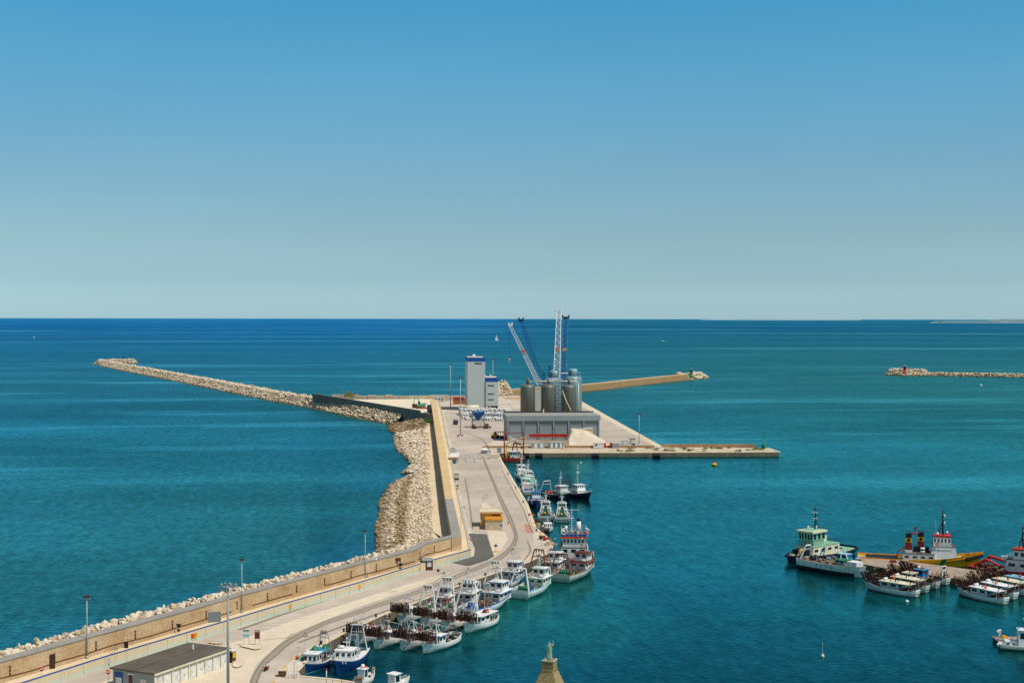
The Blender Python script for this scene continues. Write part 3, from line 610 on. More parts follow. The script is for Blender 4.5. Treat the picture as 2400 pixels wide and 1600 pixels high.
def rock_field(name, A, B, spacing, size, m, label, seed=1, base=True, drop=0.0, cat='rocks', stuff=True, lift=.0):
    """rocks over the ruled surface between polyline A (low) and B (high)"""
    rnd = random.Random(seed); b = MB()
    for i in range(len(A)-1):
        a0, a1, b0, b1 = A[i], A[i+1], B[i], B[i+1]
        L = max((a1-a0).length, (b1-b0).length); Wd = max((b0-a0).length, (b1-a1).length)
        nu = max(1, int(L/spacing)); nv = max(1, int(Wd/spacing))
        for u in range(nu):
            for v in range(nv+1):
                uu = (u+rnd.random())/nu; vv = min(1.03, max(-.06, (v+rnd.uniform(-.5,.5))/nv))
                p = a0.lerp(a1, uu).lerp(b0.lerp(b1, uu), vv); s = size*rnd.uniform(.55, 1.35)
                vs, fs = rock_verts(s/2, rnd); p = p+Vector((0,0,rnd.uniform(-.25,.3)*size+lift)); b.add([p+q for q in vs], fs)
    o = tag(b.build(name, m), label, cat, kind='stuff' if stuff else None)
    if base:
        c = MB(); n = len(A); c.add([a-Vector((0,0,.35*size)) for a in A]+[q-Vector((0,0,.35*size)) for q in B], [(i, i+1, n+i+1, n+i) for i in range(n-1)])
        struct(c.build('rubble_slope', 'rock_base'))
    return o
PR = [(886,1297,1012,1285),(884,1262,1011,1252),(884,1231,1011,1225),(893,1200,1010,1190),(891,1179,1009,1165),(905,1154,1005,1140),(917,1134,1004,1125),(946,1121,1003,1112)]
A = [G(a,b_,0) for a,b_,c,d in PR]; B = [G(c,d,3.6) for a,b_,c,d in PR]
Mid = [a.lerp(q, .30) for a, q in zip(A, B)]; 
for i, q in enumerate(Mid): q.z = .9
Mid2 = [a.lerp(q, .55) for a, q in zip(A, B)]
for q in Mid2: q.z = 2.4
rock_field('rubble_rocks', A, Mid, 1.15, 1.45, 'rock_tan', 'wet brown and ochre rocks lining the waterline below the pale rubble slope', 11)
rock_field('rubble_rocks', Mid, Mid2, 1.0, 1.15, 'rock_belt', 'dark brown belt of rocks across the middle of the rubble slope', 12)
rock_field('rubble_rocks', Mid2, B, .95, 1.0, 'rock_pale', 'pale limestone rubble heaped against the seaward promenade', 13)
PR2 = [(946,1121,1003,1112),(972,1113,1002,1104),(943,1110,1001,1094),(968,1090,1000,1080),(950,1068,1000,1058),(938,1059,1000,1045),(931,1048,999,1032),(925,1029,998,1018),(929,1016,997,1005)]
A = [G(a,b_,0) for a,b_,c,d in PR2]; B = [G(c,d,3.6) for a,b_,c,d in PR2]
rock_field('rubble_rocks', A, B, 1.6, 2.2, 'rock_pale', 'large tumbled tan boulders forming the ragged shore under the sea wall', 14)
PR3 = [(929,1016,997,1005),(912,1009,995,993),(917,995,986,983)]
A = [G(a,b_,0) for a,b_,c,d in PR3]; B = [G(PR3[0][2],PR3[0][3],3.6), G(PR3[1][2],PR3[1][3],4.5), G(PR3[2][2],PR3[2][3],6.0)]
rock_field('rubble_rocks', A, B, 1.5, 2.2, 'rock_brown', 'dark brown rocks at the corner where the breakwater leaves the mole', 15)
# outer breakwater
wl = PX([(917,995),(831,979.5),(732,956.5),(640,941),(506,913),(430,897.6),(353,882),(276.5,867),(232,856.5)], 0); wl = resample(wl, 30)+[wl[-1]]
def mound(name, wlp, run1, top, run2, h, sp, size, m, label, seed, side=-1, caps=True, m1=None):
    c1 = offset(wlp, side*run1); c2 = offset(wlp, side*(run1+top)); w2 = offset(wlp, side*(run1+top+run2))
    for q in c1+c2: q.z = h
    for e, (i, j) in enumerate(((0, 1), (-1, -2))):
        d_ = wlp[i]-wlp[j]; a0 = math.atan2(d_.y, d_.x); cc = (wlp[i]+w2[i])/2; R0 = (run1+top+run2)/2
        AA = [cc+Vector((R0*math.cos(a0+rad(q)), R0*math.sin(a0+rad(q)), 0)) for q in range(-90, 91, 30)]; BB = [cc+Vector((top*.4*math.cos(a0+rad(q)), top*.4*math.sin(a0+rad(q)), h)) for q in range(-90, 91, 30)]
        if caps: rock_field(name, AA, BB, sp, size, m, label+[', near end', ', far end'][e], seed+7+e)
    rnd = random.Random(seed); rock = []
    A1 = wlp; 
    o = rock_field(name, A1, c1, sp, size, m1 or m, label+', near slope', seed); o2 = rock_field(name, c1, c2, sp, size, m, label+', crest', seed+1); o3 = rock_field(name, c2, w2, sp*1.6, size*1.3, m, label+', far slope', seed+2)
mound('breakwater_rocks', wl, 8, 7, 9, 6.2, 1.6, 2.1, 'rock_pale', 'rock armour of the long outer breakwater', 21, caps=False, m1='rock_tan')  # near slope gets the darker rock: its shade put into the colour
hk = PX([(246,854.0),(288,852.4),(318,851.6)], 0); hk = resample(hk, 20)+[hk[-1]]
b_h = [q+Vector((0,0,0)) for q in hk]
mound('breakwater_rocks', b_h, 6, 6, 8, 6.2, 1.8, 2.4, 'rock_pale', 'rock armour of the hooked breakwater end', 31, side=1)
o = MB(); p = P(289,843,2170); p.z = 6; o.lathe(p, [(1.0,0),(.7,5),(.9,5.2),(.5,6.5)], 8); tag(o.build('beacon', 'green_paint'), 'tiny green beacon on the hooked end of the outer breakwater', 'beacon')
# far right breakwater with the red light
rw = PX([(2084,879),(2100,880.5),(2170,880.5),(2280,882.5),(2460,885.5)], 0); rw = resample(rw, 25)+[rw[-1]]
mound('breakwater_rocks', rw, 5, 4, 5, 3.4, 1.7, 2.4, 'rock_tan', 'rock armour of the breakwater at the right edge', 41, side=1)
hd = PX([(2086,879.5),(2120,880.5),(2166,880.5)], 0); hd = resample(hd, 20)+[hd[-1]]
mound('breakwater_rocks', hd, 8, 8, 8, 7.0, 2.1, 3.1, 'rock_tan', 'rock head around the red lighthouse', 51, side=1)
gt = PX([(1609,890.5),(1635,889.5),(1660,886.5)], 0); 
mound('breakwater_rocks', gt, 8, 6, 8, 5.8, 2.2, 3.4, 'rock_tan', 'rocks at the tip beyond the green lighthouse', 61, side=1)
pr = [P(1166,921,1250), P(1180,918,1262), P(1200,921,1275)]
for q in pr: q.z = 2
mound('rock_pile', pr, 7, 5, 7, 11.0, 1.9, 2.6, 'rock_pale', 'pile of pale pink limestone beside the tower annex', 71, side=1)

# individual boulders on the seaward side of the near wall
bm_ = []
rnd = random.Random(4)
for k in range(7):
    b = MB(); vs, fs = rock_verts(1.0, rnd); b.add(vs, fs); o = b.build('boulder', 'rock_pale'); bm_.append(o.data)
    me = o.data; bmm = bmesh.new(); bmm.from_mesh(me); bmesh.ops.bevel(bmm, geom=bmm.edges[:], offset=.05, segments=1, affect='EDGES'); bmm.to_mesh(me); bmm.free()
    bpy.data.objects.remove(o)
back = offset(foot[:9], 2.3)
m = bpy.data.materials.new('boulder_stone'); t = NT(m); g = t.n('ShaderNodeObjectInfo'); pos = t.n('ShaderNodeNewGeometry').outputs['Position']
col = t.ramp(g.outputs['Random'], [(0, s2l('bda98a')), (.3, s2l('cfc0a6')), (1, s2l('dfd3bd'))]); n = t.noise(pos, .8, 5, .7)
col = t.mix(t.n('ShaderNodeMapRange', {0: n, 1: .45, 2: .8, 3: 0.0, 4: .5}).outputs[0], col, s2l('a08a68')); t.out(t.bsdf(col, .95, 0, t.bump(n, .5, .2), .1))
for me in bm_: me.materials.clear(); me.materials.append(m)
cnt = 0
for row, (off, zz) in enumerate(((1.0, 7.2), (2.5, 7.5), (4.2, 7.4))):
    pts = resample(offset(back, off), 1.5)
    for p in pts:
        if p.x > -16.5 or cnt >= 298: continue
        o = bpy.data.objects.new('boulder', bm_[rnd.randrange(7)]); COL.objects.link(o); s = rnd.uniform(.7, 1.2)
        o.location = (p.x+rnd.uniform(-.5,.5), p.y+rnd.uniform(-.5,.5), zz+rnd.uniform(-.5,.35)); o.rotation_euler = (rnd.uniform(0,6), rnd.uniform(0,6), rnd.uniform(0,6)); o.scale = (s*1.1, s*rnd.uniform(.8,1.3), s*rnd.uniform(.6,.9))
        tag(o, 'pale limestone boulder heaped against the seaward side of the long harbour wall', 'boulder', 'boulders behind the sea wall'); cnt += 1
c1 = offset(back, .2); c2 = offset(back, 7); c3 = offset(back, 16)
for q in c1: q.z = 6.7
for q in c2: q.z = 6.6
for q in c3: q.z = -1
b = MB(); n = len(c1); b.add(c1+c2+c3, [(i, i+1, n+i+1, n+i) for i in range(n-1)]+[(n+i, n+i+1, 2*n+i+1, 2*n+i) for i in range(n-1)]); struct(b.build('rubble_slope', 'rock_base'))

q1 = offset(back, .5); q2 = offset(back, 5.6)
for q in q1: q.z = 7.0
for q in q2: q.z = 7.0
k_ = [i for i, q in enumerate(back) if q.x < -16][-1]+1
rock_field('rubble_rocks', q1[:k_], q2[:k_], .9, 1.2, 'rock_pale', 'small pale rubble filling the gaps between the boulders behind the long harbour wall', 81, base=False)
# ------------------------------------------------------------------ port buildings
RB = rad(5)
def base_at(px, D, z=QZ): return (XD(px, D), D, z)
# white tower with its lower annex
def annex(name, label, px0, px1, D, depth, ztop, zbot, band, wins, vent, group=None):
    w = (px1-px0)*D/FPX; t = thing(name, label, 'silo building', (XD(px0, D), D, QZ), RB, group); H = ztop-QZ; zb = zbot-QZ
    b = MB(); b.box(0, w, 0, depth, zb, H-band); b.build('wall', 'clad_grey', t)
    b = MB(); 
    for k in range(1, int(w/1.6)): b.box(k*1.6-.03, k*1.6+.03, -.03, 0, zb, H-band)
    b.build('cladding_seam', 'galvanised', t)
    b = MB(); th = .35
    for x0, x1, y0, y1 in ((-.05, w+.05, -.06, th), (-.05, w+.05, depth-th, depth+.06), (-.05, th, th, depth-th), (w-th, w+.05, th, depth-th)): b.box(x0, x1, y0, y1, H-band, H)
    b.build('parapet_band', 'clad_blue', t)
    b = MB(); b.box(th, w-th, th, depth-th, H-.6, H-.12); b.build('roof', 'edge_cream', t)
    b = MB(); b.box(-.06, w+.06, -.09, -.02, zb, zb+.5); b.build('plinth', 'clad_dark', t)
    for (u0, u1, pz0, pz1, n) in wins:
        for k in range(n):
            a = u0+(u1-u0)*k/n; c = a+(u1-u0)/n*.8; b = MB(); b.box(a*w, c*w, -.05, .02, pz0-QZ, pz1-QZ); b.build('window', 'glass', t)
    for (vx, vy, r) in vent:
        b = MB(); b.tube((vx*w, vy, H-.9), (vx*w, vy, H+.9), r*.55, n=10); b.ball((vx*w, vy, H+1.2), r, (1,1,.8)); b.build('roof_ventilator', 'white_clean', t)
    return t
D0 = 1044
za = lambda py, D: P(1200, py, D).z
tw = annex('silo_tower', 'tall pale grey windowless tower with a blue band round the top', 1096, 1137, D0, 34, za(837.5, D0), 2, 3.1, [(.42, .83, za(854, D0), za(850.2, D0), 4)], [(.36, 8, .95), (.46, 15, .8)])
an = annex('silo_annex', 'lower grey annex with blue roof band and three small window rows beside the tower', 1137.5, 1168, D0+1, 26, za(884.6, D0), 5.2, 3.2, [(.2, .68, za(905.5, D0), za(902.2, D0), 4), (.2, .68, za(925, D0), za(922, D0), 4), (.2, .68, za(938.3, D0), za(935.3, D0), 4)], [(.45, 8, .7), (.03, 4, .5)])
b = MB()
for u in (.3, 3, 6, 9): b.box(u-.3, u+.3, 1, 1.6, 0, 3.2); b.box(u-.3, u+.3, 12, 12.6, 0, 3.2)
b.build('column', 'grey_dark', an)
b = MB(); b.box(4.4, 9.2, .8, 9, 0, 3.18); b.build('loading_bay', 'black_paint', an)
b = MB(); b.tube((.2, -.5, 0), (.2, -.5, 21), .16, n=5)
for k in range(22): b.box(-.1, .5, -.6, -.45, 1+k, 1.1+k)
b.build('ladder', 'grey_dark', an)
# horizontal tank behind the bags
t = thing('lying_tank', 'cream cylindrical tank lying on its side behind the white bags', 'tank', base_at(1087, 1036), RB)
b = MB(); L = 11; b.tube((0, 0, 2.7), (L, 0, 2.7), 1.9, n=18); b.build('shell', 'cream_paint', t)
b = MB()
for x in (1.5, 9.2): b.box(x-.3, x+.3, -1.7, 1.7, 0, 1.4)
b.build('cradle', 'grey_dark', t)
b = MB(); b.tube((L, 0, 2.7), (L+.15, 0, 2.7), 1.55, n=16); b.build('end_cap', 'sand_yellow', t)
# bulk bags in stepped rows
def bag_mesh():
    b = MB(); r = random.Random(2); pr = [(.2,0),(.62,.05),(.72,.5),(.7,1.0),(.55,1.25),(.16,1.38)]
    b.lathe((0,0,0), pr, 8); me = b.build('bulk_bag', 'bag_white'); return me
bg0 = bag_mesh(); nb = 0
for (px, py, rows, cols, lab) in ((1088, 984, 9, 9, 'white bulk bag in the stacked rows in front of the lying tank'), (1141, 984, 9, 11, 'white bulk bag in the stacked rows between the annex and the warehouse')):
    o_ = G(px, py)
    for r_ in range(rows):
        for c_ in range(cols):
            if (c_ % 4 == 3 and r_ % 2 == 0) or random.random() < .14: continue
            for l_ in range(1+min(2, r_//3)):
                if nb == 0: o = bg0
                else: o = bg0.copy(); COL.objects.link(o)
                s = 1.15 if l_ == 0 else 1.1
                o.location = (o_.x+c_*1.62-r_*.66, o_.y+r_*7.6+random.uniform(-.1,.1), QZ+l_*1.5); o.scale = (s, s*3.7, s); o.rotation_euler = (0, 0, RB)
                tag(o, lab, 'bag', 'white bulk bags stacked in rows'); nb += 1
# warehouse
D0 = 787; w = 51.5; dp = 24
wh = thing('warehouse', 'long low grey warehouse with six door bays in front of the silos', 'warehouse', base_at(1189.5, D0), RB)
H1 = 11.0; H2 = 13.9
b = MB(); b.box(0, w, .3, dp, 0, H2-.5); b.build('wall', 'clad_dark', wh)
b = MB(); b.box(-.5, w+.5, -.35, .28, H1, H2); b.box(-.5, -.02, .28, dp, H1, H2); b.box(w+.02, w+.5, .28, dp, H1, H2); b.build('fascia', 'clad_mid', wh)
b = MB(); b.hexa([(0,.3,H2-.48),(w,.3,H2-.48),(w,dp,H2-.48),(0,dp,H2-.48)], [(0,.3,H2-.1),(w,.3,H2-.1),(w,dp,H2+.1),(0,dp,H2+.1)]); b.build('roof', 'roof_sheet', wh)
b = MB(); b.box(0, w, dp-.2, dp, H2+.12, H2+.9); b.build('roof_kerb', 'grey_dark', wh)
for k in range(7):
    x = k*(w-.7)/6; b = MB(); b.box(x, x+.7, -.25, .29, 0, H1-.02); b.build('pilaster', 'clad_mid', wh)
for k in range(6):
    x = k*(w-.7)/6+1.2; b = MB(); b.box(x, x+6.6, .1, .28, 0, 8.0)
    for q in range(1, 6): b.box(x+q*1.1-.03, x+q*1.1+.03, .07, .1, 0, 8)
    b.build('bay_door', 'clad_mid', wh)
b = MB()
for k in range(14): b.tube((3.6*k+1, dp-.5, H2), (3.6*k+1, dp-.5, H2+1.0), .05, n=4)
b.tube((1, dp-.5, H2+1), (48, dp-.5, H2+1), .05, n=4); b.build('roof_railing', 'grey_dark', wh)
b = MB(); b.box(22.2, 22.9, dp-2, dp-1.3, H2, H2+2.2); b.build('roof_vent', 'cream_paint', wh)
t = thing('beige_cabin', 'beige box cabin standing against the right end of the warehouse front', 'cabin', base_at(1369, 779), RB)
b = MB(); b.box(0, 5.0, 0, 4, 3, 7.2); b.box(0.2, .5, .2, .5, 0, 3); b.box(4.5, 4.8, .2, .5, 0, 3); b.build('body', 'beige_wall', t); b = MB(); b.box(-.3, 5.3, -.3, 4.3, 7.2, 7.7); b.build('roof', 'white_old', t)

# ---- silos
m = bpy.data.materials.new('silo_steel'); t = NT(m); co = t.n('ShaderNodeTexCoord').outputs['Object']
z_ = t.n('ShaderNodeSeparateXYZ', {0: co}).outputs[2]
st = t.noise(t.mapv(co, (1.2, 1.2, .04)), 1.4, 6, .7); n2 = t.noise(co, .25, 5, .6)
g = t.n('ShaderNodeMapRange', {0: t.math('ADD', z_, t.math('MULTIPLY', n2, 7.0)), 1: 6.0, 2: 26.0, 3: 1.0, 4: .12}).outputs[0]
col = t.mix(g, s2l('83867d'), s2l('5f4f3c')); col = t.mix(t.n('ShaderNodeMapRange', {0: st, 1: .42, 2: .72, 3: 0.0, 4: .8}).outputs[0], col, s2l('54432f'))
rg = t.math('PINGPONG', z_, .95); col = t.mix(t.n('ShaderNodeMapRange', {0: rg, 1: 0.0, 2: .1, 3: .35, 4: 0.0}).outputs[0], col, s2l('4a4238'))
t.out(t.bsdf(col, .5, .45, None, .4)); M['silo_steel'] = m
m = bpy.data.materials.new('silo_blue'); t = NT(m); co = t.n('ShaderNodeTexCoord').outputs['Object']
z_ = t.n('ShaderNodeSeparateXYZ', {0: co}).outputs[2]; st = t.noise(t.mapv(co, (1.2, 1.2, .05)), 1.1, 6, .7)
col = t.mix(t.n('ShaderNodeMapRange', {0: st, 1: .4, 2: .75, 3: 0.0, 4: .7}).outputs[0], s2l('92b0b8'), s2l('6c858b'))
t.out(t.bsdf(col, .5, .25, None, .4)); M['silo_blue'] = m
def silo(label, px, D, wpx, pytop, mt, rail_m, group, capr=0, cap_h=0, capm='silo_blue'):
    r = wpx*D/FPX/2; zt = za(pytop, D)-QZ; t = thing('silo', label, 'silo', (XD(px, D), D+r, QZ), 0, group)
    b = MB(); b.lathe((0,0,0), [(r,0),(r,zt-.6),(r-.05,zt),(r*.62,zt+.9),(.3,zt+1.3)], 32); b.build('shell', mt, t)
    b = MB(); n = 18
    for h in (1.0, .55): b.torus((0,0,zt+h), r-.15, .045, 'z', 28, 4)
    for k in range(n): a = 2*PI*k/n; b.tube(((r-.15)*math.cos(a), (r-.15)*math.sin(a), zt-.2), ((r-.15)*math.cos(a), (r-.15)*math.sin(a), zt+1), .05, n=4)
    b.build('top_railing', rail_m, t)
    b = MB(); 
    for s in (-.3, .3): b.tube((r*.55+s, -r*.86, .5), (r*.55+s, -r*.86, zt+1.3), .06, n=4)
    for k in range(int(zt/1.0)): b.box(r*.55-.3, r*.55+.3, -r*.86-.04, -r*.86+.04, k+.6, k+.68)
    b.build('ladder', rail_m, t)
    if capr:
        b = MB(); b.lathe((0,0,zt+.9), [(capr,0),(capr,cap_h),(capr*.9,cap_h+.25),(.2,cap_h+.6)], 20); b.build('filter_drum', capm, t)
    return t, r, zt
D1 = 838
silo('grey brown steel silo with rust streaks, leftmost of the three front silos', 1237.3, D1, 34.5, 905.5, 'silo_steel', 'grey_paint', 'front silos', 1.1, 3.4, 'silo_steel')
silo('grey brown steel silo with rust streaks, middle of the three front silos', 1285.8, D1, 34.5, 905.5, 'silo_steel', 'grey_paint', 'front silos', .9, 2.6, 'silo_steel')
s3, r3, z3 = silo('rust streaked steel silo crossed by a slanting pipe, rightmost of the three front silos', 1334.6, D1, 34.5, 905.5, 'silo_steel', 'grey_paint', 'front silos', .9, 3.0, 'silo_steel')
b = MB(); pts = [Vector((math.cos(a)*(r3+.35), math.sin(a)*(r3+.35), z)) for a, z in [(rad(-150+i*12), z3*(.93-.075*i)) for i in range(11)]]; b.path(pts, .28, 6); b.build('spiral_pipe', 'cream_paint', s3)
s4, r4, z4 = silo('light blue grey silo behind the middle silo with a squat drum on top', 1299, 872, 40, 889, 'silo_blue', 'galvanised', 'rear silos', 2.7, 4.0)
s5, r5, z5 = silo('light blue grey silo at the right rear with a tall drum and scaffold stair', 1344, 872, 39, 885.5, 'silo_blue', 'galvanised', 'rear silos', 2.7, 4.2)
for s_, r_ in ((s4, 2.72), (s5, 2.72)):
    b = MB(); zt = (z4 if s_ is s4 else z5)+.9; b.add([( (r_)*math.cos(rad(a)), r_*math.sin(rad(a)), z) for a in (178, 200, 222, 240) for z in (zt+.3, zt+3.2)], [(0,2,3,1),(2,4,5,3),(4,6,7,5)]); b.build('dark_opening', 'black_paint', s_)
b = MB(); b.path([Vector((2.6,0,z5+2)), Vector((3.6,0,z5+3.8)), Vector((4.3,-.4,z5+3.2)), Vector((4.4,-.5,z5))], .16, 6); b.build('vent_pipe', 'galvanised', s5)
# scaffold stair towers between silos
def scaffold(label, px, D, wd, dpth, zt, m):
    t = thing('stair_tower', label, 'scaffold', (XD(px, D), D, QZ)); b = MB(); n = int(zt/2.1)
    for x in (0, wd/2, wd):
        for y in (0, dpth): b.tube((x,y,0), (x,y,zt), .11, n=4)
    for k in range(n+1):
        z = k*2.1
        for y in (0, dpth): b.tube((0,y,z), (wd,y,z), .08, n=4)
        for x in (0, wd): b.tube((x,0,z), (x,dpth,z), .08, n=4)
    b.build('frame', m, t); b = MB()
    for k in range(n):
        z = k*2.1; a, c = (0, wd) if k % 2 else (wd, 0); b.hexa([(a,dpth*.3,z),(a,dpth*.7,z),(c,dpth*.7,z+2),(c,dpth*.3,z+2)], [(a,dpth*.3,z+.15),(a,dpth*.7,z+.15),(c,dpth*.7,z+2.15),(c,dpth*.3,z+2.15)])
    b.build('stair', m, t); return t
scaffold('galvanised stair tower between the middle and right front silos', 1303.5, 846, 3.3, 2.4, 31.5, 'grey_dark')
scaffold('galvanised scaffold tower on the right side of the rear silo', 1355, 858, 2.3, 2.6, za(884, 858)-QZ, 'galvanised')
# conveyor pipe along the silo tops
b = MB(); zc = za(893.3, 842); b.path([Vector((XD(1241,842),842,zc-1)), Vector((XD(1244,842),842,zc)), Vector((XD(1300,842),842,zc+.3)), Vector((XD(1352,842),842,zc)), Vector((XD(1356,842),842,zc-1.6)), Vector((XD(1356,846),846,8))], .34, 8)
tag(b.build('conveying_pipe', 'cream_paint'), 'cream pipe running along the tops of the silos and down at the right', 'pipe')
b = MB(); zc = za(874.5, 874); b.path([Vector((XD(1306,874),874,zc)), Vector((XD(1331,874),874,zc+.1))], .3, 8); tag(b.build('conveying_pipe', 'bag_white'), 'short white pipe linking the drums on the two rear silos', 'pipe')

# ---- harbour cranes
def lattice(b, p0, p1, w0, w1, side, r=.17, n=14):
    """box lattice from p0 to p1; side = unit vector across"""
    p0, p1 = Vector(p0), Vector(p1); ax = (p1-p0).normalized(); up = ax.cross(side).normalized(); rings = []
    for i in range(n+1):
        t = i/n; w = w0+(w1-w0)*t; c = p0.lerp(p1, t); rings.append([c+side*(sx*w/2)+up*(sy*w/2) for sx, sy in ((-1,-1),(1,-1),(1,1),(-1,1))])
    for k in range(4): b.path([q[k] for q in rings], r*1.35, 4)
    for i in range(n):
        for k in range(4):
            a, c = (k, (k+1) % 4) if i % 2 else ((k+1) % 4, k); b.tube(rings[i][a], rings[i+1][c], r*.75, n=3, caps=False)
            b.tube(rings[i+1][k], rings[i+1][(k+1) % 4], r*.6, n=3, caps=False)
def crane(label, D, tower_px, tip, pivot, boom_m, body_m, w0, w1, hookpy, tower_top, hook_m, tipm, hang=None, lean=0):
    x = XD(tower_px, D); t = thing('harbour_crane', label, 'crane', (x, D, QZ), 0, None); o = Vector((x, D, QZ))
    T = P(tip[0], tip[1], D+lean)-o; V = P(pivot[0], pivot[1], D-3)-o; zt = za(tower_top, D)-QZ
    side = Vector((0,1,0)) if abs(T.x-V.x) > 8 else Vector((1,0,0))
    b = MB(); b.box(-4, 4, -6, 6, .9, 2.6); b.build('undercarriage', body_m, t)
    for sx in (-1, 1):
        for sy in (-1, 1):
            b = MB()
            for k in range(3): b.tube((sx*3.6-.5, sy*4.4+k*1.3-1.3, .75), (sx*3.6+.5, sy*4.4+k*1.3-1.3, .75), .75, n=12)
            b.build('wheel_bogie', 'black_paint', t)
    b = MB(); b.tube((0,0,2.6), (0,0,max(V.z-4, 6)), 1.5, 1.3, 12); b.build('column', body_m, t)
    zh = max(V.z-9, 7); b = MB(); b.box(-2.6, 5.2, -2.4, 3.2, zh, zh+3.6); b.box(2.5, 5.6, -2, 2.6, zh+3.6, zh+5.2); b.build('machinery_house', body_m, t)
    b = MB(); b.box(-3.9, -2.3, -3.6, -1.9, zh+3, zh+5.2); b.build('operator_cab', boom_m if boom_m != 'crane_blue' else 'crane_white', t)
    b = MB(); lattice(b, (.8,0,zh+3.6), (1.6,.5,zt), 2.2, 1.3, Vector((0,1,0)), .17, 8); b.build('mast', body_m, t)
    b = MB(); lattice(b, V, T, w0, w1, side, .17, 22); b.build('boom', boom_m, t)
    b = MB(); b.obox(T+Vector((0,0,.4)), (w1*1.5, 1.6, 1.6), 0); b.tube(T+Vector((-w1*.7,0,.5)), T+Vector((-w1*.7,.5,2.2)), .5, n=6); b.tube(T+Vector((w1*.7,0,.5)), T+Vector((w1*.7,.5,2.2)), .5, n=6); b.build('boom_head', tipm, t)
    b = MB()
    for dy in (-.5, .5): b.tube(T+Vector((0,dy,.8)), (1.6, dy, zt), .07, n=3); b.tube(V.lerp(T, .93)+Vector((0,dy,.4)), (2.6, dy, zt-3), .06, n=3)
    b.build('luffing_rope', 'grey_dark', t)
    hk = V.lerp(T, (P(pivot[0], hookpy, D).z-P(pivot[0], pivot[1], D).z)/(P(tip[0], tip[1], D).z-P(pivot[0], pivot[1], D).z)); b = MB()
    b.box(hk.x-1.2, hk.x+1.2, hk.y-2.0, hk.y-1.2, hk.z-.7, hk.z+1.0); b.tube((hk.x, hk.y-1.6, hk.z-.7), (hk.x, hk.y-1.6, hk.z-2.6), .2, n=5); b.build('hook_block', hook_m, t)
    if hang:
        hz = za(hang, D)-QZ; q = T+Vector((-.6,0,0)); b = MB(); b.tube(q, (q.x, q.y, hz), .11, n=4); b.build('hoist_rope', 'black_paint', t)
        b = MB(); b.tube((q.x, q.y, hz+1), (q.x, q.y, hz-.9), .45, n=8); b.tube((q.x, q.y, hz-.9), (q.x, q.y, hz-1.6), .14, n=5); b.build('hook', 'yellow_bright', t)
    return t
crane('mobile harbour crane with white lattice boom leaning left and a hanging hook', 930, 1270, (1196,764), (1266,903), 'crane_white', 'crane_blue', 3.2, 1.5, 823, 872, 'orange_paint', 'crane_white', hang=843)
crane('mobile harbour crane with blue lattice boom leaning left behind the white one', 955, 1283, (1221,752), (1268,888), 'crane_blue', 'crane_blue', 3.2, 2.0, 900, 858, 'orange_paint', 'black_paint')
crane('mobile harbour crane with white lattice boom raised nearly upright above the silos', 915, 1302, (1310,731), (1304,900), 'crane_white', 'crane_blue', 4.2, 2.7, 820, 866, 'orange_paint', 'crane_white', lean=22)
crane('mobile harbour crane with blue lattice boom raised upright, rightmost of the cranes', 940, 1321, (1326,746), (1320,893), 'crane_blue', 'crane_blue', 3.6, 3.0, 820, 870, 'yellow_bright', 'black_paint', lean=18)
t = thing('storage_tank', 'small rusty cream hopper bin visible between the left and middle silos', 'tank', base_at(1262, 905)); b = MB(); b.box(-2.2,2.2,0,4,9,22); b.hexa([(-.6,1,4),(.6,1,4),(.6,3,4),(-.6,3,4)], [(-2.2,0,9),(2.2,0,9),(2.2,4,9),(-2.2,4,9)]); b.build('bin', 'white_old', t)
b = MB()
for sx in (-2, 2):
    for sy in (.2, 3.8): b.tube((sx,sy,0), (sx,sy,9), .2, n=5)
b.build('leg', 'grey_dark', t)

# ---- yard things
t = thing('hopper', 'blue funnel shaped hopper on four legs above a rusty loader', 'hopper', G(1121, 1001), RB)
hw_ = 3.7; b = MB(); b.hexa([(-1,-1,4.6),(1,-1,4.6),(1,1,4.6),(-1,1,4.6)], [(-hw_,-hw_,9),(hw_,-hw_,9),(hw_,hw_,9),(-hw_,hw_,9)]); b.box(-hw_,hw_,-hw_,hw_,9,9.6); b.build('funnel', 'crane_blue', t)
for sx in (-1, 1):
    for sy in (-1, 1): b = MB(); b.tube((sx*hw_,sy*hw_,0), (sx*hw_,sy*hw_,9), .22, n=5); b.build('leg', 'grey_paint', t)
b = MB(); b.box(-3.6,3.6,-3.9,-3.5,3.6,3.9); b.box(-3.6,3.6,3.5,3.9,3.6,3.9); b.tube((-3.7,-3.7,.5), (3.7,-3.7,8.8), .12, n=4); b.build('brace', 'grey_paint', t)
t = thing('loading_machine', 'rusty orange and white loading machine parked under the blue hopper', 'machine', G(1124, 1004), RB)
b = MB(); b.box(-5,5.5,-1.6,1.6,.7,1.5); b.box(-4.6,-3,-1.4,1.4,1.5,2.6); b.box(3,5.5,-1.4,1.4,1.5,3.0); b.hexa([(5.5,-.7,1),(6.8,-1.6,.2),(6.8,1.6,.2),(5.5,.7,1)],[(5.5,-.7,1.6),(7.2,-1.6,1.2),(7.2,1.6,1.2),(5.5,.7,1.6)]); b.build('chassis', 'rust_metal', t)
b = MB(); b.box(-2.6,1.6,-1.5,1.5,1.5,4.3); b.tube((-2,0,4.3),(-2,0,5),.4,n=8); b.build('tank', 'white_old', t)
for x in (-4, -2.6, 3, 4.6): b = MB(); b.tube((x,-1.9,.7),(x,1.9,.7),.7,n=12); b.build('wheel', 'black_paint', t)
t = thing('waste_container', 'dark grey green waste container standing alone on the road by the sea wall', 'container', G(1068, 995), RB)
b = MB(); b.hexa([(-1.4,-1.3,.3),(1.4,-1.3,.3),(1.4,3.2,.3),(-1.4,3.2,.3)],[(-1.5,-1.5,2.6),(1.5,-1.5,2.6),(1.5,3.4,2.6),(-1.5,3.4,2.6)])
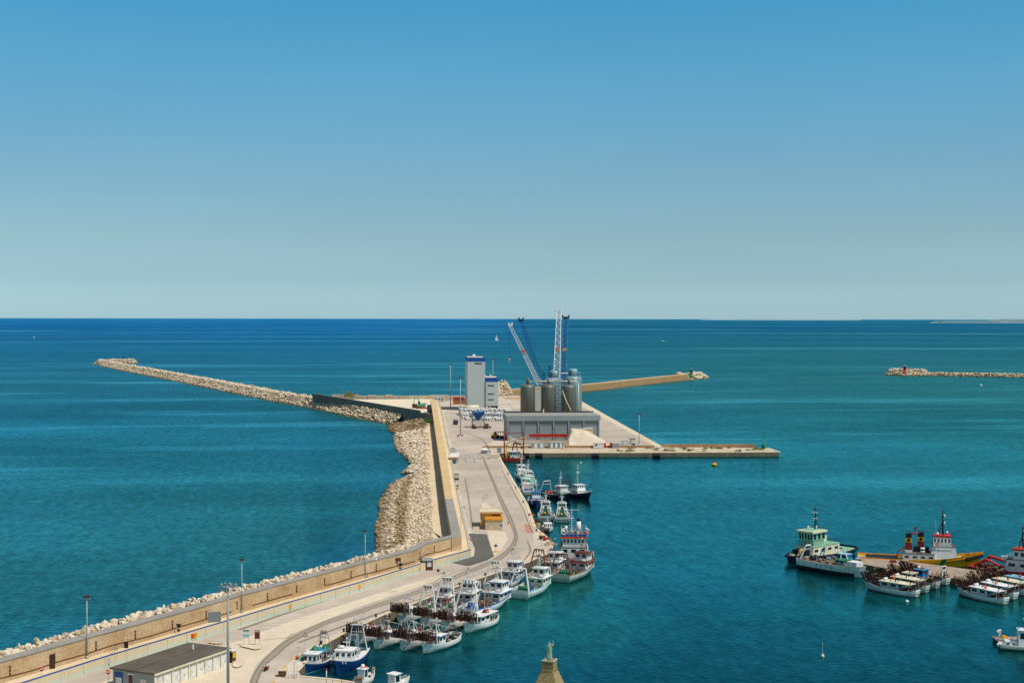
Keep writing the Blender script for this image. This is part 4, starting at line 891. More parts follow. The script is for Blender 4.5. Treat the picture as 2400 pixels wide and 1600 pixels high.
for k in range(6): b.box(-1.55,-1.48,-1.1+k*.8,-1+k*.8,.4,2.5); 
for k in range(4): b.box(-1.2+k*.75,-1.1+k*.75,-1.56,-1.45,.4,2.5)
b.build('body', 'grey_dark', t); b = MB(); b.hexa([(-1.55,-1.55,2.6),(1.55,-1.55,2.6),(1.55,3.45,2.6),(-1.55,3.45,2.6)],[(-1.2,-1.4,3.3),(1.2,-1.4,3.3),(1.2,3.3,3.3),(-1.2,3.3,3.3)]); b.build('lid', 'clad_dark', t)
t = thing('wheel_loader', 'yellow wheel loader parked at the left end of the warehouse', 'loader', G(1160, 1026), rad(170))
b = MB(); b.box(-1.2,1.8,-1.1,1.1,.9,2.3); b.box(-2.4,-1.2,-.9,.9,.9,1.7); b.build('body', 'yellow_bright', t)
b = MB(); b.hexa([(-.9,-.8,2.3),(.6,-.8,2.3),(.6,.8,2.3),(-.9,.8,2.3)],[(-.7,-.7,3.6),(.5,-.7,3.6),(.5,.7,3.6),(-.7,.7,3.6)]); b.build('cab', 'glass', t)
b = MB(); b.hexa([(-4.2,-1.4,.2),(-3.4,-1.4,.2),(-3.4,1.4,.2),(-4.2,1.4,.2)],[(-4.4,-1.4,1.2),(-3.0,-1.4,1.2),(-3.0,1.4,1.2),(-4.4,1.4,1.2)]); b.tube((-3.2,-.6,.9),(-1.2,-.6,1.6),.18); b.tube((-3.2,.6,.9),(-1.2,.6,1.6),.18); b.build('bucket', 'grey_dark', t)
for x in (-1.6, 1.2):
    for s in (-1, 1): b = MB(); b.tube((x,s*.8,.75),(x,s*1.35,.75),.75,n=14); b.build('wheel', 'black_paint', t)
t = thing('flatbed_trailer', 'dark flatbed trailer with tall stanchions against the warehouse corner', 'trailer', G(1173, 1027), RB)
b = MB(); b.box(-3,3,-1.2,1.2,1.1,1.5)
for k in range(5): b.box(-2.9+k*1.4,-2.75+k*1.4,-1.2,-1.05,1.5,3.6); b.box(-2.9+k*1.4,-2.75+k*1.4,1.05,1.2,1.5,3.6)
b.build('bed', 'black_paint', t)
for x in (-2, 1.2, 2.3): b = MB(); b.tube((x,-1.3,.5),(x,1.3,.5),.5,n=12); b.build('wheel', 'rubber', t)
t = thing('steel_trough', 'long bright red steel trough lying before the warehouse doors', 'trough', (XD(1286,780.5), 780.5, 4.2), rad(1))
b = MB(); L = 10.6; b.box(-L,L,-.9,.9,.5,.8); b.box(-L,L,-.95,-.8,.8,2.1); b.box(-L,L,.8,.95,.8,2.1); b.hexa([(L,-.9,.5),(L+1.6,-.5,1.2),(L+1.6,.5,1.2),(L,.9,.5)],[(L,-.9,2.1),(L+1.6,-.5,2.1),(L+1.6,.5,2.1),(L,.9,2.1)]); b.build('trough', 'red_paint', t)
b = MB()
for k in range(9): b.box(-L+.5+k*2.5,-L+.65+k*2.5,-1.02,-.95,.5,2.1)
for k in (-8,-2,4,9): b.box(k-.3,k+.3,-.8,.8,0,.5)
b.build('rib', 'deep_red', t)
# sand heap
rnd = random.Random(8); c0 = G(1375, 1042); b = MB(); nx, ny = 46, 20; vs = []
wx, wy = 11.5, 16
for j in range(ny+1):
    for i in range(nx+1):
        u = i/nx*2-1; v = j/ny*2-1; x = u*wx; y = v*wy
        d = min((1-u)*6.6, (u+1)*22, (1-abs(v))*15, 7.3+.25*noise.noise(Vector((x*.3,y*.3,0)))-max(0,u+.1)*2)
        h = max(-.3, d+.6*noise.noise(Vector((x*.22,y*.22,4)))+.22*noise.noise(Vector((x*1.1,y*1.1,1)))); vs.append((x, y, h))
b.add(vs, [(j*(nx+1)+i, j*(nx+1)+i+1, (j+1)*(nx+1)+i+1, (j+1)*(nx+1)+i) for j in range(ny) for i in range(nx)], True)
o = b.build('sand_heap', 'sand', loc=(c0.x, c0.y+12, QZ)); tag(o, 'big pale heap of sand or grain in front of the warehouse', 'heap')
# office cabins, toilets along the quay
def cabin(label, px0, px1, py, h, dpt, m, doors, cat='cabin', roofm='white_old', name='portable_cabin', group=None, win=0):
    a = G(px0, py); w = (px1-px0)*a.y/FPX; t = thing(name, label, cat, a, 0, group)
    b = MB(); b.box(0, w, 0, dpt, .15, h)
    b.build('body', m, t); b = MB(); b.box(-.1, w+.1, -.1, dpt+.1, h+.002, h+.15); b.build('roof', roofm, t)
    for k in range(doors):
        x = w*(k+.55)/(doors+.3); b = MB(); b.box(x, x+w/(doors+1)*.62, -.05, .02, .25, h-.3); b.build('door', 'white_clean', t)
    for k in range(win): x = w*(.2+.5*k); b = MB(); b.box(x, x+.9, -.05, .02, 1.2, 2.1); b.build('window', 'glass', t)
    return t
cabin('grey portable cabin with two white doors, left of the pair on the pier edge', 1244.5, 1277, 1050, 2.7, 2.6, 'clad_mid', 2)
cabin('grey portable cabin with three white doors, right of the pair on the pier edge', 1284.5, 1320, 1050, 2.9, 2.6, 'clad_dark', 3)
cabin('white office cabin with a small window beside a red toilet booth', 1390.5, 1415.5, 1050, 2.6, 2.6, 'white_paint', 0, win=1)
cabin('narrow bright red toilet booth touching the white office cabin', 1415.8, 1420.5, 1049.5, 2.4, 1.2, 'red_paint', 0, 'toilet', 'red_paint', 'toilet_booth')
cabin('narrow bright red toilet booth touching the grey green cabin', 1429.5, 1434.8, 1049.5, 2.5, 1.2, 'red_paint', 0, 'toilet', 'red_paint', 'toilet_booth')
cabin('grey green cabin right of the red toilet booths', 1435.2, 1451, 1050, 2.4, 2.6, 'clad_mid', 0)
cabin('small light grey cabin near the foot of the lamp mast on the pier', 1457, 1471.5, 1042, 2.2, 2.4, 'clad_grey', 1)
cabin('cream shed with a brown roof by the lamp mast', 1476, 1489, 1040, 2.6, 2.6, 'cream_paint', 0, 'shed', 'brown_paint', 'shed')
cabin('small blue crate at the foot of the cream shed', 1480, 1489, 1044, 1.0, .8, 'tarp_blue', 0, 'crate', 'tarp_blue', 'crate')
cabin('grey switch box standing at the inner end of the pier', 1165, 1175, 1061, 2.2, 1.0, 'clad_mid', 0, 'box', 'clad_mid', 'switch_box')
t = thing('tent', 'small white pointed tent by the gate fence', 'tent', G(1136, 1062)); b = MB(); b.hexa([(-2,-1.6,1.8),(2,-1.6,1.8),(2,1.6,1.8),(-2,1.6,1.8)],[(-.1,-.1,3.1),(.1,-.1,3.1),(.1,.1,3.1),(-.1,.1,3.1)]); b.build('canopy', 'bag_white', t)
b = MB()
for x in (-1.9,1.9):
    for y in (-1.5,1.5): b.tube((x,y,0),(x,y,1.8),.06,n=4)
b.build('pole', 'galvanised', t)
b = MB(); b.box(-1.9,1.9,1.2,1.5,0,1.7); b.build('back_panel', 'bag_white', t)
t = thing('site_hut', 'yellow framed white hut at the warehouse left corner', 'hut', G(1193, 1038.5), RB); b = MB(); b.box(0,1.5,0,2,0,3.4); b.build('body', 'sand_yellow', t); b = MB(); b.box(-.1,1.6,-.1,2.1,3.4,3.6); b.build('roof', 'white_old', t)
t = thing('van', 'white van parked before the warehouse near the yellow frame', 'van', G(1203, 1037), rad(2))
b = MB(); b.box(-2.4,1.5,-.95,.95,.4,2.3); b.hexa([(1.5,-.95,.4),(2.6,-.9,.4),(2.6,.9,.4),(1.5,.95,.4)],[(1.5,-.9,2.2),(1.9,-.8,1.5),(1.9,.8,1.5),(1.5,.9,2.2)]); b.build('body', 'white_clean', t)
b = MB(); b.box(-.2,1.2,-.99,-.94,1.3,1.9); b.build('window', 'glass', t)
for x in (-1.5, 1.6): b = MB(); b.tube((x,-.98,.38),(x,.98,.38),.38,n=12); b.build('wheel', 'rubber', t)
t = thing('yellow_frame', 'yellow gantry frame standing left of the red trough', 'frame', G(1226, 1037), RB); b = MB()
for x in (-1.3,1.3):
    for y in (-1,1): b.box(x-.2,x+.2,y-.2,y+.2,0,2.4)
b.box(-1.6,1.6,-1.3,1.3,2.4,3.0); b.build('frame', 'sand_yellow', t)

# low walls on the pier
def lowwall(label, pts, z0, h, th, m='block_stone', name='low_wall'):
    pl = PX(pts, z0); b = MB(); wall_run(b, pl, th, z0-.5, z0+h); return tag(b.build(name, m), label, 'wall')
lowwall('low tan wall behind the cabins from the gate to the sand heap', [(1131,1049.5),(1300,1049.5)], QZ, 1.1, .6, 'far_mole_stone')
lowwall('low tan wall behind the pier surface between sand heap and outer edge', [(1322,1049.5),(1534,1048.5)], QZ, 1.2, .6, 'far_mole_stone')
lowwall('low stone parapet along the seaward side of the narrow pier', [(1552,1048),(1772,1048)], QZ, 1.7, .8, 'far_mole_stone')
lowwall('pale concrete yard wall in front of the warehouse and heap', [(1196,1042.5),(1268,1042.5),(1334,1043.5)], QZ, 2.7, .3, 'quay_concrete')
b = MB()
for k in range(46): x = XD(1556+k*4.8, 752); b.tube((x,752,3.4),(x,752,5.9),.06,n=4)
b.tube((XD(1556,752),752,5.6),(XD(1772,752),752,5.6),.03,n=3); tag(b.build('picket_fence', 'grey_dark'), 'thin wire fence of dark posts on the pier parapet', 'fence')
b = MB()
for k in range(60): x = XD(1190+k*6, 775); b.tube((x,775,2),(x,775,5.4),.05,n=4)
for h in (3.2,5.3): b.tube((XD(1190,775),775,h),(XD(1545,775),775,h),.04,n=3)
tag(b.build('mesh_fence', 'grey_paint'), 'tall thin wire fence between the warehouse yard and the pier', 'fence')
# weeds on the pier
rnd = random.Random(9)
def shrub(label, p, r, h, n, m, name='shrub', cat='bush', leaf=.3):
    t = thing(name, label, cat, p); b = MB()
    for k in range(n):
        a = rnd.uniform(0, 6.28); q = rnd.random()**.5*r; z = rnd.uniform(.1, 1)*h*(1-.5*(q/r)**2); c = Vector((q*math.cos(a), q*math.sin(a), z)); d = Vector((rnd.uniform(-1,1), rnd.uniform(-1,1), rnd.uniform(-.3,1)))*leaf; e = Vector((rnd.uniform(-1,1), rnd.uniform(-1,1), rnd.uniform(-1,1)))*leaf
        b.add([c-d, c+e, c+d, c-e], [(0,1,2,3)])
    b.build('foliage', m, t); b = MB()
    for k in range(5): a = k*1.3; b.tube((0,0,-.2), (r*.4*math.cos(a), r*.4*math.sin(a), h*.7), .05, .02, 4)
    b.build('stem', 'brown_paint', t); return t
for k in range(46):
    px = rnd.uniform(1445, 1790); p = G(px, rnd.choice([1050.5, 1051, 1054, 1056, 1057.5])+rnd.uniform(-.5,.5)); shrub('small dry weed growing on the pale pier surface', p, rnd.uniform(.8,2.0), rnd.uniform(.5,1.1), 60, rnd.choice(['foliage_dry','foliage']), 'weed', 'weed', .22)['group'] = 'weeds on the pier'
shrub('grey green bush above the middle of the dark slanting wall', P(819, 931, 1150), 4.6, 5.2, 420, 'foliage_dry', leaf=.45)
shrub('bright green bush at the foot of the short grey wall', G(1001, 991, 4.6), 3.0, 3.0, 320, 'foliage', leaf=.35)
# fenders
def fender(label, px):
    p = G(px, 1064, 1.2); t = thing('fender', label, 'fender', (p.x, G(1200,1062.3).y-1.0, .9)); b = MB()
    b.tube((-1.6,0,0), (1.6,0,0), 1.15, n=14); b.build('core', 'rubber', t)
    b = MB()
    for k in range(6): b.torus((-1.6+k*.64,0,0), 1.25, .33, 'x', 14, 6)
    b.build('tyre_net', 'black_paint', t)
    b = MB()
    for s in (-1.5,1.5): b.path([Vector((s,0,1)), Vector((s,1.2,1.3))], .06, 4)
    b.build('chain', 'black_paint', t)
for px, l in ((1231,'leftmost'),(1262,'second from the left'),(1393.5,'third, below the white cabin'),(1535,'rightmost, near the outer corner')): fender('big black tyre fender on the pier face, '+l, px)
# floodlight masts
def mast(label, base, top, z0=QZ, head=2.2, n=6, r=.22, m='galvanised', big=False, sph=False):
    a = G(base[0], base[1], z0); H = P(top[0], top[1], a.y).z-z0; t = thing('lamp_mast', label, 'lamp mast', a, 0, 'floodlight masts')
    b = MB(); b.tube((0,0,0), (0,0,H), r, r*.5, 10); b.tube((0,0,0), (0,0,.5), r*2, n=8); b.build('pole', m, t)
    b = MB(); b.box(-head/2, head/2, -.12, .12, H-.35, H-.15)
    if big: b.box(-.12,.12,-head*.35,head*.35,H-.4,H-.2); b.torus((0,0,H-.9), .9, .06, 'z', 14, 4)
    b.build('crossarm', m, t)
    for k in range(n):
        x = -head/2+head*(k+.5)/n; b = MB(); s = head/n*.8
        if big:
            sd_ = -1 if k % 2 else 1; c = Vector((x, sd_*.5, H+.25 if k % 3 else H-.9)); b.lathe(c, [(.12,-.25),(s*.75,.1),(s*.8,.22)], 10)
            for i in range(len(b.v)): v = Vector(b.v[i])-c; v = Matrix.Rotation(rad(115*sd_), 3, 'X') @ v; b.v[i] = tuple(c+v)
        else: b.obox((x, -.1, H+.15), (s, .3, .5), 0)
        b.build('floodlight', 'steel' if big else 'grey_dark', t)
    if sph: b = MB(); b.path([Vector((0,0,H*.40)), Vector((1.2,-.3,H*.42)), Vector((2.6,-.4,H*.41))], .06); b.ball((2.8,-.4,H*.41), .3); b.build('arm_lamp', 'white_clean', t)
    return t
mast('slim floodlight mast on the terrace near the lower left corner', (204,1542), (207.5,1399), TZ, 1.4, 5, .16)
mast('slim floodlight mast on the terrace behind the road signs', (567,1435), (567,1312), TZ, 1.1, 4, .14)
mast('slim floodlight mast with a side arm lamp at the bend of the sea wall', (856,1354), (860,1245), TZ, 1.1, 4, .14, sph=True)
mast('big grey floodlight mast with clusters of round lamps beside the garages', (534.5,1640), (534,1371), QZ, 3.3, 8, .30, 'clad_mid', big=True)
mast('floodlight mast left of the white tower with a dark lower half', (1056,958), (1057.5,853.5), QZ, 3.6, 6, .32)
mast('floodlight mast standing in a painted base in front of the white tower', (1079,1022), (1079,885.5), QZ, 3.4, 6, .30)
mast('floodlight mast behind the grey annex', (1155,953), (1155,841), QZ, 2.8, 5, .26)
mast('floodlight mast on the outer quay near the right corner', (1498,1041), (1498,970), QZ, 3.2, 5, .22)
t = thing('mast_base', 'concrete ring with orange and blue blocks round the foot of the lamp mast', 'kerb', G(1079,1023)); b = MB(); b.lathe((0,0,0), [(2.1,0),(2.1,.35),(1.9,.4)], 16); b.build('ring', 'edge_cream', t)
for k in range(8): b = MB(); a = k*PI/4; b.obox((1.5*math.cos(a),1.5*math.sin(a),.7), (.6,.5,.9), a); b.build('block', ['orange_paint','clad_blue'][k % 2], t)
# beacons and lighthouses
def lighthouse(label, base, top, D, m, r0, r1, gal=True):
    z0 = P(base[0], base[1], D).z; H = P(top[0], top[1], D).z-z0; t = thing('lighthouse', label, 'lighthouse', (XD(base[0], D), D, z0))
    b = MB(); b.lathe((0,0,-1.5), [(r0*1.2,0),(r0*1.2,1.5),(r0,1.6),(r1,1.5+H*.68),(r1*1.5,1.5+H*.70),(r1*1.5,1.5+H*.74)], 14); b.build('tower', m, t)
    b = MB(); b.lathe((0,0,H*.74), [(r1*.85,0),(r1*.85,H*.14),(r1,H*.145),(.1,H*.2)], 12); b.build('lantern', m, t)
    b = MB(); b.ball((0,0,H*.97), r1*.55); b.build('finial', 'white_clean', t)
    b = MB(); 
    for k in range(8): a = k*PI/4; b.tube((r1*1.4*math.cos(a),r1*1.4*math.sin(a),H*.74),(r1*1.4*math.cos(a),r1*1.4*math.sin(a),H*.84),.08,n=4)
    b.torus((0,0,H*.84), r1*1.4, .07, 'z', 12, 4); b.build('gallery_rail', m, t)
lighthouse('green lighthouse at the end of the old stone mole', (1620.5,881), (1620.5,863.5), 1622, 'green_paint', 2.0, 1.25)
lighthouse('red lighthouse on the rocky head at the far right', (2121,872), (2120.8,856), 1735, 'red_paint', 2.1, 1.4)
t = thing('beacon', 'slim dark green beacon post at the tip of the narrow pier', 'beacon', G(1765.5,1051)+Vector((0,0,0)))
t.location = G(1765.5,1051)
b = MB(); H = P(1791,1014,t.location.y).z-QZ; t.location.x = XD(1791, t.location.y); b.lathe((0,0,0), [(.9,0),(.9,2.4),(.75,2.6),(.28,2.8),(.22,H*.7)], 12); b.tube((0,0,H*.7),(0,0,H),.12,n=6); b.build('post', 'green_paint', t)
b = MB(); b.lathe((0,0,H*.72), [(.5,0),(.5,.25),(.3,.3),(.3,.9),(.05,1.1)], 10); b.box(-.8,.8,-.06,.06,H*.68,H*.7); b.build('lantern', 'green_paint', t)
paint('tug_yellow', 'ffa000', rust=.12, rustc='a86a10', spec=.2)
# ------------------------------------------------------------------ boats
class Boat:
    """x from stern (-L/2) to bow (+L/2), z = 0 at the waterline"""
    def __init__(s, name, label, cat, stern, bow, L, B, fb=1.6, rise=1.3, srise=.25, bul=.7, side='hull_white', bottom='bottom_red', rail='white_clean', deck='deck_grey', tr=.8, bow_rake=.10, group=None, round_stern=False, cap=True, world=None, fine=2.3, stripe=None, flare=.38):
        if world: a, c = Vector(world[0]), Vector(world[1])
        else: a, c = G(stern[0], stern[1], 0), G(bow[0], bow[1], 0)
        d = (c-a); ang = math.atan2(d.y, d.x); ctr = (a+c)/2
        s.t = thing(name, label, cat, (ctr.x, ctr.y, 0), ang, group); s.L, s.B, s.fb, s.rise, s.srise, s.bul = L, B, fb, rise, srise, bul
        s.flare = flare; s.tr, s.fine, s.rnd = tr, fine, random.Random(int(L*100+B*10+(stern or bow or (1,1))[0]))
        N = 18; b = MB(); dk = MB(); rows = []; s.bow_rake = bow_rake; s.round = round_stern
        for i in range(N+1):
            t = i/N; gz = s.gz(t); lev = [-.8, .12, .12+(gz-.12)*.30, .12+(gz-.12)*.62, gz-.22, gz]
            row = []
            for z in lev:
                u = (z+.8)/(gz+.8); x, y = s.pt(t, u); row.append((x, y, z))
            rows.append(row)
        K = 6; ms = [0, 1, 1, 1 if not stripe else 3, 2]
        for sgn in (1, -1):
            for i in range(N):
                for k in range(K-1):
                    b.m = ms[k]; q = [rows[i][k], rows[i+1][k], rows[i+1][k+1], rows[i][k+1]]; q = [(x, y*sgn, z) for x, y, z in q]
                    b.add(q, [(0,3,2,1) if sgn > 0 else (0,1,2,3)], True)
            # gunwale cap and inner bulwark
            for i in range(N):
                a0, a1 = rows[i][-1], rows[i+1][-1]; th = .16
                i0 = (a0[0], max(0, a0[1]-th), a0[2]); i1 = (a1[0]-(th if i == N-1 else 0), max(0, a1[1]-th), a1[2])
                f0 = (i0[0], i0[1], i0[2]-bul); f1 = (i1[0], i1[1], i1[2]-bul)
                b.m = 2; b.add([(x, y*sgn, z+.002) for x, y, z in (a0, a1, i1, i0)], [(0,3,2,1) if sgn < 0 else (0,1,2,3)])
                b.m = 1; b.add([(x, y*sgn, z) for x, y, z in (i0, i1, f1, f0)], [(0,1,2,3)])
        for k in range(K-1):
            b.m = ms[k]; q0, q1 = rows[0][k], rows[0][k+1]; b.add([(q0[0], -q0[1], q0[2]), (q0[0], q0[1], q0[2]), (q1[0], q1[1], q1[2]), (q1[0], -q1[1], q1[2])], [(0,3,2,1)])
        a0 = rows[0][-1]; b.m = 1; b.box(a0[0]+.001, a0[0]+.14, -a0[1]+.02, a0[1]-.02, a0[2]-bul, a0[2]-.01)
        mats = [bottom, side, rail]+([stripe] if stripe else [])
        b.build('hull', mats, s.t)
        vs = []
        for i in range(N+1): a0 = rows[i][-1]; y = max(.01, a0[1]-.1); vs += [(a0[0]-(.1 if i == N else 0), y, a0[2]-bul+.03), (a0[0]-(.1 if i == N else 0), -y, a0[2]-bul+.03)]
        dk.add(vs, [(2*i, 2*i+1, 2*i+3, 2*i+2) for i in range(N)]); dk.build('deck', deck, s.t)
    def gz(s, t): return s.fb+s.rise*max(0, (t-.35)/.65)**2.2+s.srise*max(0, (.3-t)/.3)**2
    def pt(s, t, u):
        u = max(0, min(1, u)); L, B = s.L, s.B
        x = -L/2+(1-u)*.02*L+L*t*((1-s.bow_rake)+s.bow_rake*u-(1-u)*.02)
        if s.round: st = s.tr+(1-s.tr)*math.sin(min(1, t/.3)*PI/2) if t > 0 else s.tr*.75
        else: st = s.tr+(1-s.tr)*math.sin(min(1, t/.4)*PI/2)
        p = s.fine-.9+.9*u; bw = 1-max(0, (t-.42)/.58)**p
        y = B/2*st*max(0, bw)*(1-s.flare+s.flare*min(1, u*1.6))
        return x, y
    def dz(s, x): return s.gz(max(0, min(1, (x+s.L/2)/s.L)))-s.bul+.03
    def hb(s, x): return s.pt(max(0, min(1, (x+s.L/2)/s.L)), 1)[1]
    def mk(s, b, name, m, parent=None): return b.build(name, m, parent or s.t)
    def house(s, x0, x1, w, z0, h, m='white_paint', roof='white_clean', rf=.5, ra=.1, nf=3, ns=2, wy=(.5,.85), side=.0, name='wheelhouse', over=.25, rt=.14, wins=True, face=1, aft=0, roofname='roof', trim=None):
        """rf: rake of the front (x1) wall, ra: of the aft (x0) wall"""
        z1 = z0+h; w2 = w-side
        Bm = [(x0,-w/2,z0),(x1,-w/2,z0),(x1,w/2,z0),(x0,w/2,z0)]; T = [(x0+ra,-w2/2,z1),(x1-rf,-w2/2,z1),(x1-rf,w2/2,z1),(x0+ra,w2/2,z1)]
        b = MB(); b.hexa(Bm, T); o = s.mk(b, name, m)
        if roof:
            b = MB(); b.box(x0+ra-over, x1-rf+over, -w2/2-over, w2/2+over, z1+.002, z1+rt); s.mk(b, roofname, roof, o)
        if trim: b = MB(); b.box(x0+ra-over-.03, x1-rf+over+.03, -w2/2-over-.03, w2/2+over+.03, z1-.12, z1); s.mk(b, 'roof_trim', trim, o)
        if wins:
            F = (Bm[1], Bm[2], T[2], T[1]); R_ = (Bm[0], Bm[1], T[1], T[0]); Lq = (Bm[2], Bm[3], T[3], T[2]); Aq = (Bm[3], Bm[0], T[0], T[3])
            for q, n in ((F, nf), (R_, ns), (Lq, ns), (Aq, aft)):
                for k in range(n):
                    g = .16/n; b = MB(); b.panel(q, (k+.5)/n-(.5/n)+g+.02, (k+.5)/n+(.5/n)-g-.02, wy[0], wy[1], .03, .06); b.build('window', 'glass', o)
        return z1
    def door(s, x, y, z, w=.7, h=1.8, m='grey_dark', sgn=1):
        b = MB(); b.box(x, x+w, y-.03 if sgn > 0 else y, y if sgn > 0 else y+.03, z, z+h); s.mk(b, 'door', m)
    def mast(s, x, z, h, m='white_clean', r=.09, y=0, arms=2, radar=True, ball=True, lean=0, fork=False):
        b = MB(); top = Vector((x+lean, y, z+h)); b.tube((x,y,z), top, r, r*.55, 6)
        for k in range(arms): zz = z+h*(.55+.3*k/max(1, arms-1) if arms > 1 else .7); xx = x+lean*(zz-z)/h; b.tube((xx, y-.8+.15*k, zz), (xx, y+.8-.15*k, zz), .045, n=4)
        if fork: b.tube((x-.9,y-.5,z), (x+lean*.7,y,z+h*.7), r*.7, n=5); b.tube((x-.9,y+.5,z), (x+lean*.7,y,z+h*.7), r*.7, n=5)
        s.mk(b, 'mast', m)
        if radar: b = MB(); b.box(x-.12+lean*.6, x+.12+lean*.6, y-.75, y+.75, z+h*.62, z+h*.62+.16); b.tube((x+lean*.6,y,z+h*.55),(x+lean*.6,y,z+h*.62),.16,n=8); s.mk(b, 'radar', 'white_clean')
        if ball: b = MB(); b.ball((x+lean, y, z+h+.1), .2, n=8, k=5); s.mk(b, 'mast_light', 'white_clean')
    def whips(s, x, z, n=2, h=3, w=1.6, m='grey_paint'):
        b = MB()
        for k in range(n): y = -w/2+w*k/max(1, n-1); b.tube((x, y, z), (x-.15, y*1.15, z+h*(.8+.25*(k % 2))), .03, .015, 4)
        s.mk(b, 'antenna', m)
    def gantry(s, x, z, w, h, lean=.8, m='white_clean', r=.17, topw=.55, name='gantry', blocks=True, ladder=False, stay=True):
        b = MB(); tz = z+h
        for sg in (-1, 1):
            b.tube((x, sg*w/2, z), (x+lean, sg*w/2*topw, tz), r, r*.85, 6)
        b.tube((x+lean, -w/2*topw, tz), (x+lean, w/2*topw, tz), r, n=6); b.tube((x+lean*.72, -w/2*(1-(1-topw)*.72), z+h*.72), (x+lean*.72, w/2*(1-(1-topw)*.72), z+h*.72), r*.6, n=5)
        s.mk(b, name, m)
        if stay:
            b = MB()
            for sg in (-1, 1): b.tube((x+lean, sg*w/2*topw, tz), (x+lean+h*.85, sg*w*.22, z+.4), .035, n=3); b.tube((x+lean, sg*w/4*topw, tz), (x+.9, sg*w*.15, z+.3), .03, n=3)
            s.mk(b, 'stay_wire', 'grey_dark')
        if blocks:
            b = MB()
            for k in range(3): y = (-1+k)*w*topw*.3; b.obox((x+lean, y, tz-.45), (.25,.2,.5)); 
            s.mk(b, 'pulley', 'grey_dark')
        if ladder:
            b = MB()
            for q in (-.25,.25): b.tube((x+.5,q,z),(x+.3,q,tz-.3),.04,n=4)
            for k in range(8): b.box(x+.36,x+.46,-.25,.25,z+.4*k+.2,z+.4*k+.25)
            s.mk(b, 'ladder', 'white_clean')
    def drum(s, x, z, w=2.0, r=.6, m='green_net', y=0):
        b = MB(); b.tube((x, y-w/2, z+r), (x, y+w/2, z+r), r*.8, n=12); 
        for k in range(5): b.torus((x, y-w/2+w*(k+.5)/5, z+r), r*.72, w*.1, 'y', 12, 5)
        o = s.mk(b, 'net_drum', m)
        for sg in (-1, 1): b = MB(); b.tube((x, y+sg*w/2, z+r), (x, y+sg*(w/2+.08), z+r), r*1.15, n=12); s.mk(b, 'drum_flange', 'grey_dark', o)
    def pile(s, x, y, z, rx, ry, h, m='green_net', name='fishing_net', seed=0):
        b = MB(); nx, ny = 9, 9; vs = []; sd = s.rnd.uniform(0, 99)
        for j in range(ny+1):
            for i in range(nx+1):
                u = i/nx*2-1; v = j/ny*2-1; d = max(0, 1-(u*u+v*v)**.5); vs.append((x+u*rx, y+v*ry, z+h*(d**.55)*(.75+.5*noise.noise(Vector((u*2.5+sd, v*2.5, 0))))))
        b.add(vs, [(j*(nx+1)+i, j*(nx+1)+i+1, (j+1)*(nx+1)+i+1, (j+1)*(nx+1)+i) for j in range(ny) for i in range(nx)], True); s.mk(b, name, m)
    def ring(s, x, y, z, axis='x', m='orange_paint', R=.38):
        b = MB(); b.torus((x,y,z), R, .1, axis, 14, 6); s.mk(b, 'lifebuoy', m)
    def raft(s, x, y, z, m='white_clean', axis='y'):
        b = MB(); d = Vector((0,.62,0)) if axis == 'y' else Vector((.62,0,0)); c = Vector((x,y,z+.33)); b.tube(c-d, c+d, .33, n=12); s.mk(b, 'life_raft', m)
    def rails(s, x0, x1, h=.9, inset=.1, m='white_clean', step=1.3, z=None, w=None):
        b = MB(); n = max(2, int((x1-x0)/step))
        for sg in (-1, 1):
            pts = []
            for k in range(n+1):
                x = x0+(x1-x0)*k/n; y = (s.hb(x)-inset if w is None else w/2)*sg; zz = s.gz((x+s.L/2)/s.L) if z is None else z
                pts.append(Vector((x, y, zz+h))); b.tube((x,y,zz), (x,y,zz+h), .035, n=4, caps=False)
            b.path(pts, .04, 4); b.path([p-Vector((0,0,h*.5)) for p in pts], .03, 4)
            ends = pts
        s.mk(b, 'railing', m)
    def boxrail(s, x0, x1, w, z, h=.9, m='white_clean'):
        b = MB(); P4 = [(x0,-w/2),(x1,-w/2),(x1,w/2),(x0,w/2),(x0,-w/2)]
        for (a, c), (d, e) in zip(P4, P4[1:]):
            for hh in (h, h*.5): b.tube((a,c,z+hh),(d,e,z+hh),.035,n=4)
            n = max(1, int(math.hypot(d-a, e-c)/1.2))
            for k in range(n): b.tube((a+(d-a)*k/n, c+(e-c)*k/n, z), (a+(d-a)*k/n, c+(e-c)*k/n, z+h), .035, n=4, caps=False)
        s.mk(b, 'railing', m)
    def clutter(s, x0, x1, w, n, mats=('rust_metal','rope','grey_dark','white_old','green_net','orange_red'), z=None, big=1.0, name='deck_gear'):
        b = MB(); r = s.rnd
        for k in range(n):
            x = r.uniform(x0, x1); y = r.uniform(-w/2, w/2); zz = s.dz(x) if z is None else z; b.m = r.randrange(len(mats)); q = r.random()
            if q < .45: b.obox((x,y,zz+.22*big), (r.uniform(.3,.9)*big, r.uniform(.3,.7)*big, .45*big), r.uniform(0,3))
            elif q < .7: b.torus((x,y,zz+.12), .3*big, .12*big, 'z', 9, 5)
            elif q < .88: b.tube((x,y,zz), (x+r.uniform(-.4,.4),y+r.uniform(-.4,.4),zz+r.uniform(.5,1.3)*big), .09*big, n=5)
            else: b.ball((x,y,zz+.3*big), .32*big, (1,1,.9), 8, 5)
        s.mk(b, name, list(mats))['kind'] = 'stuff'
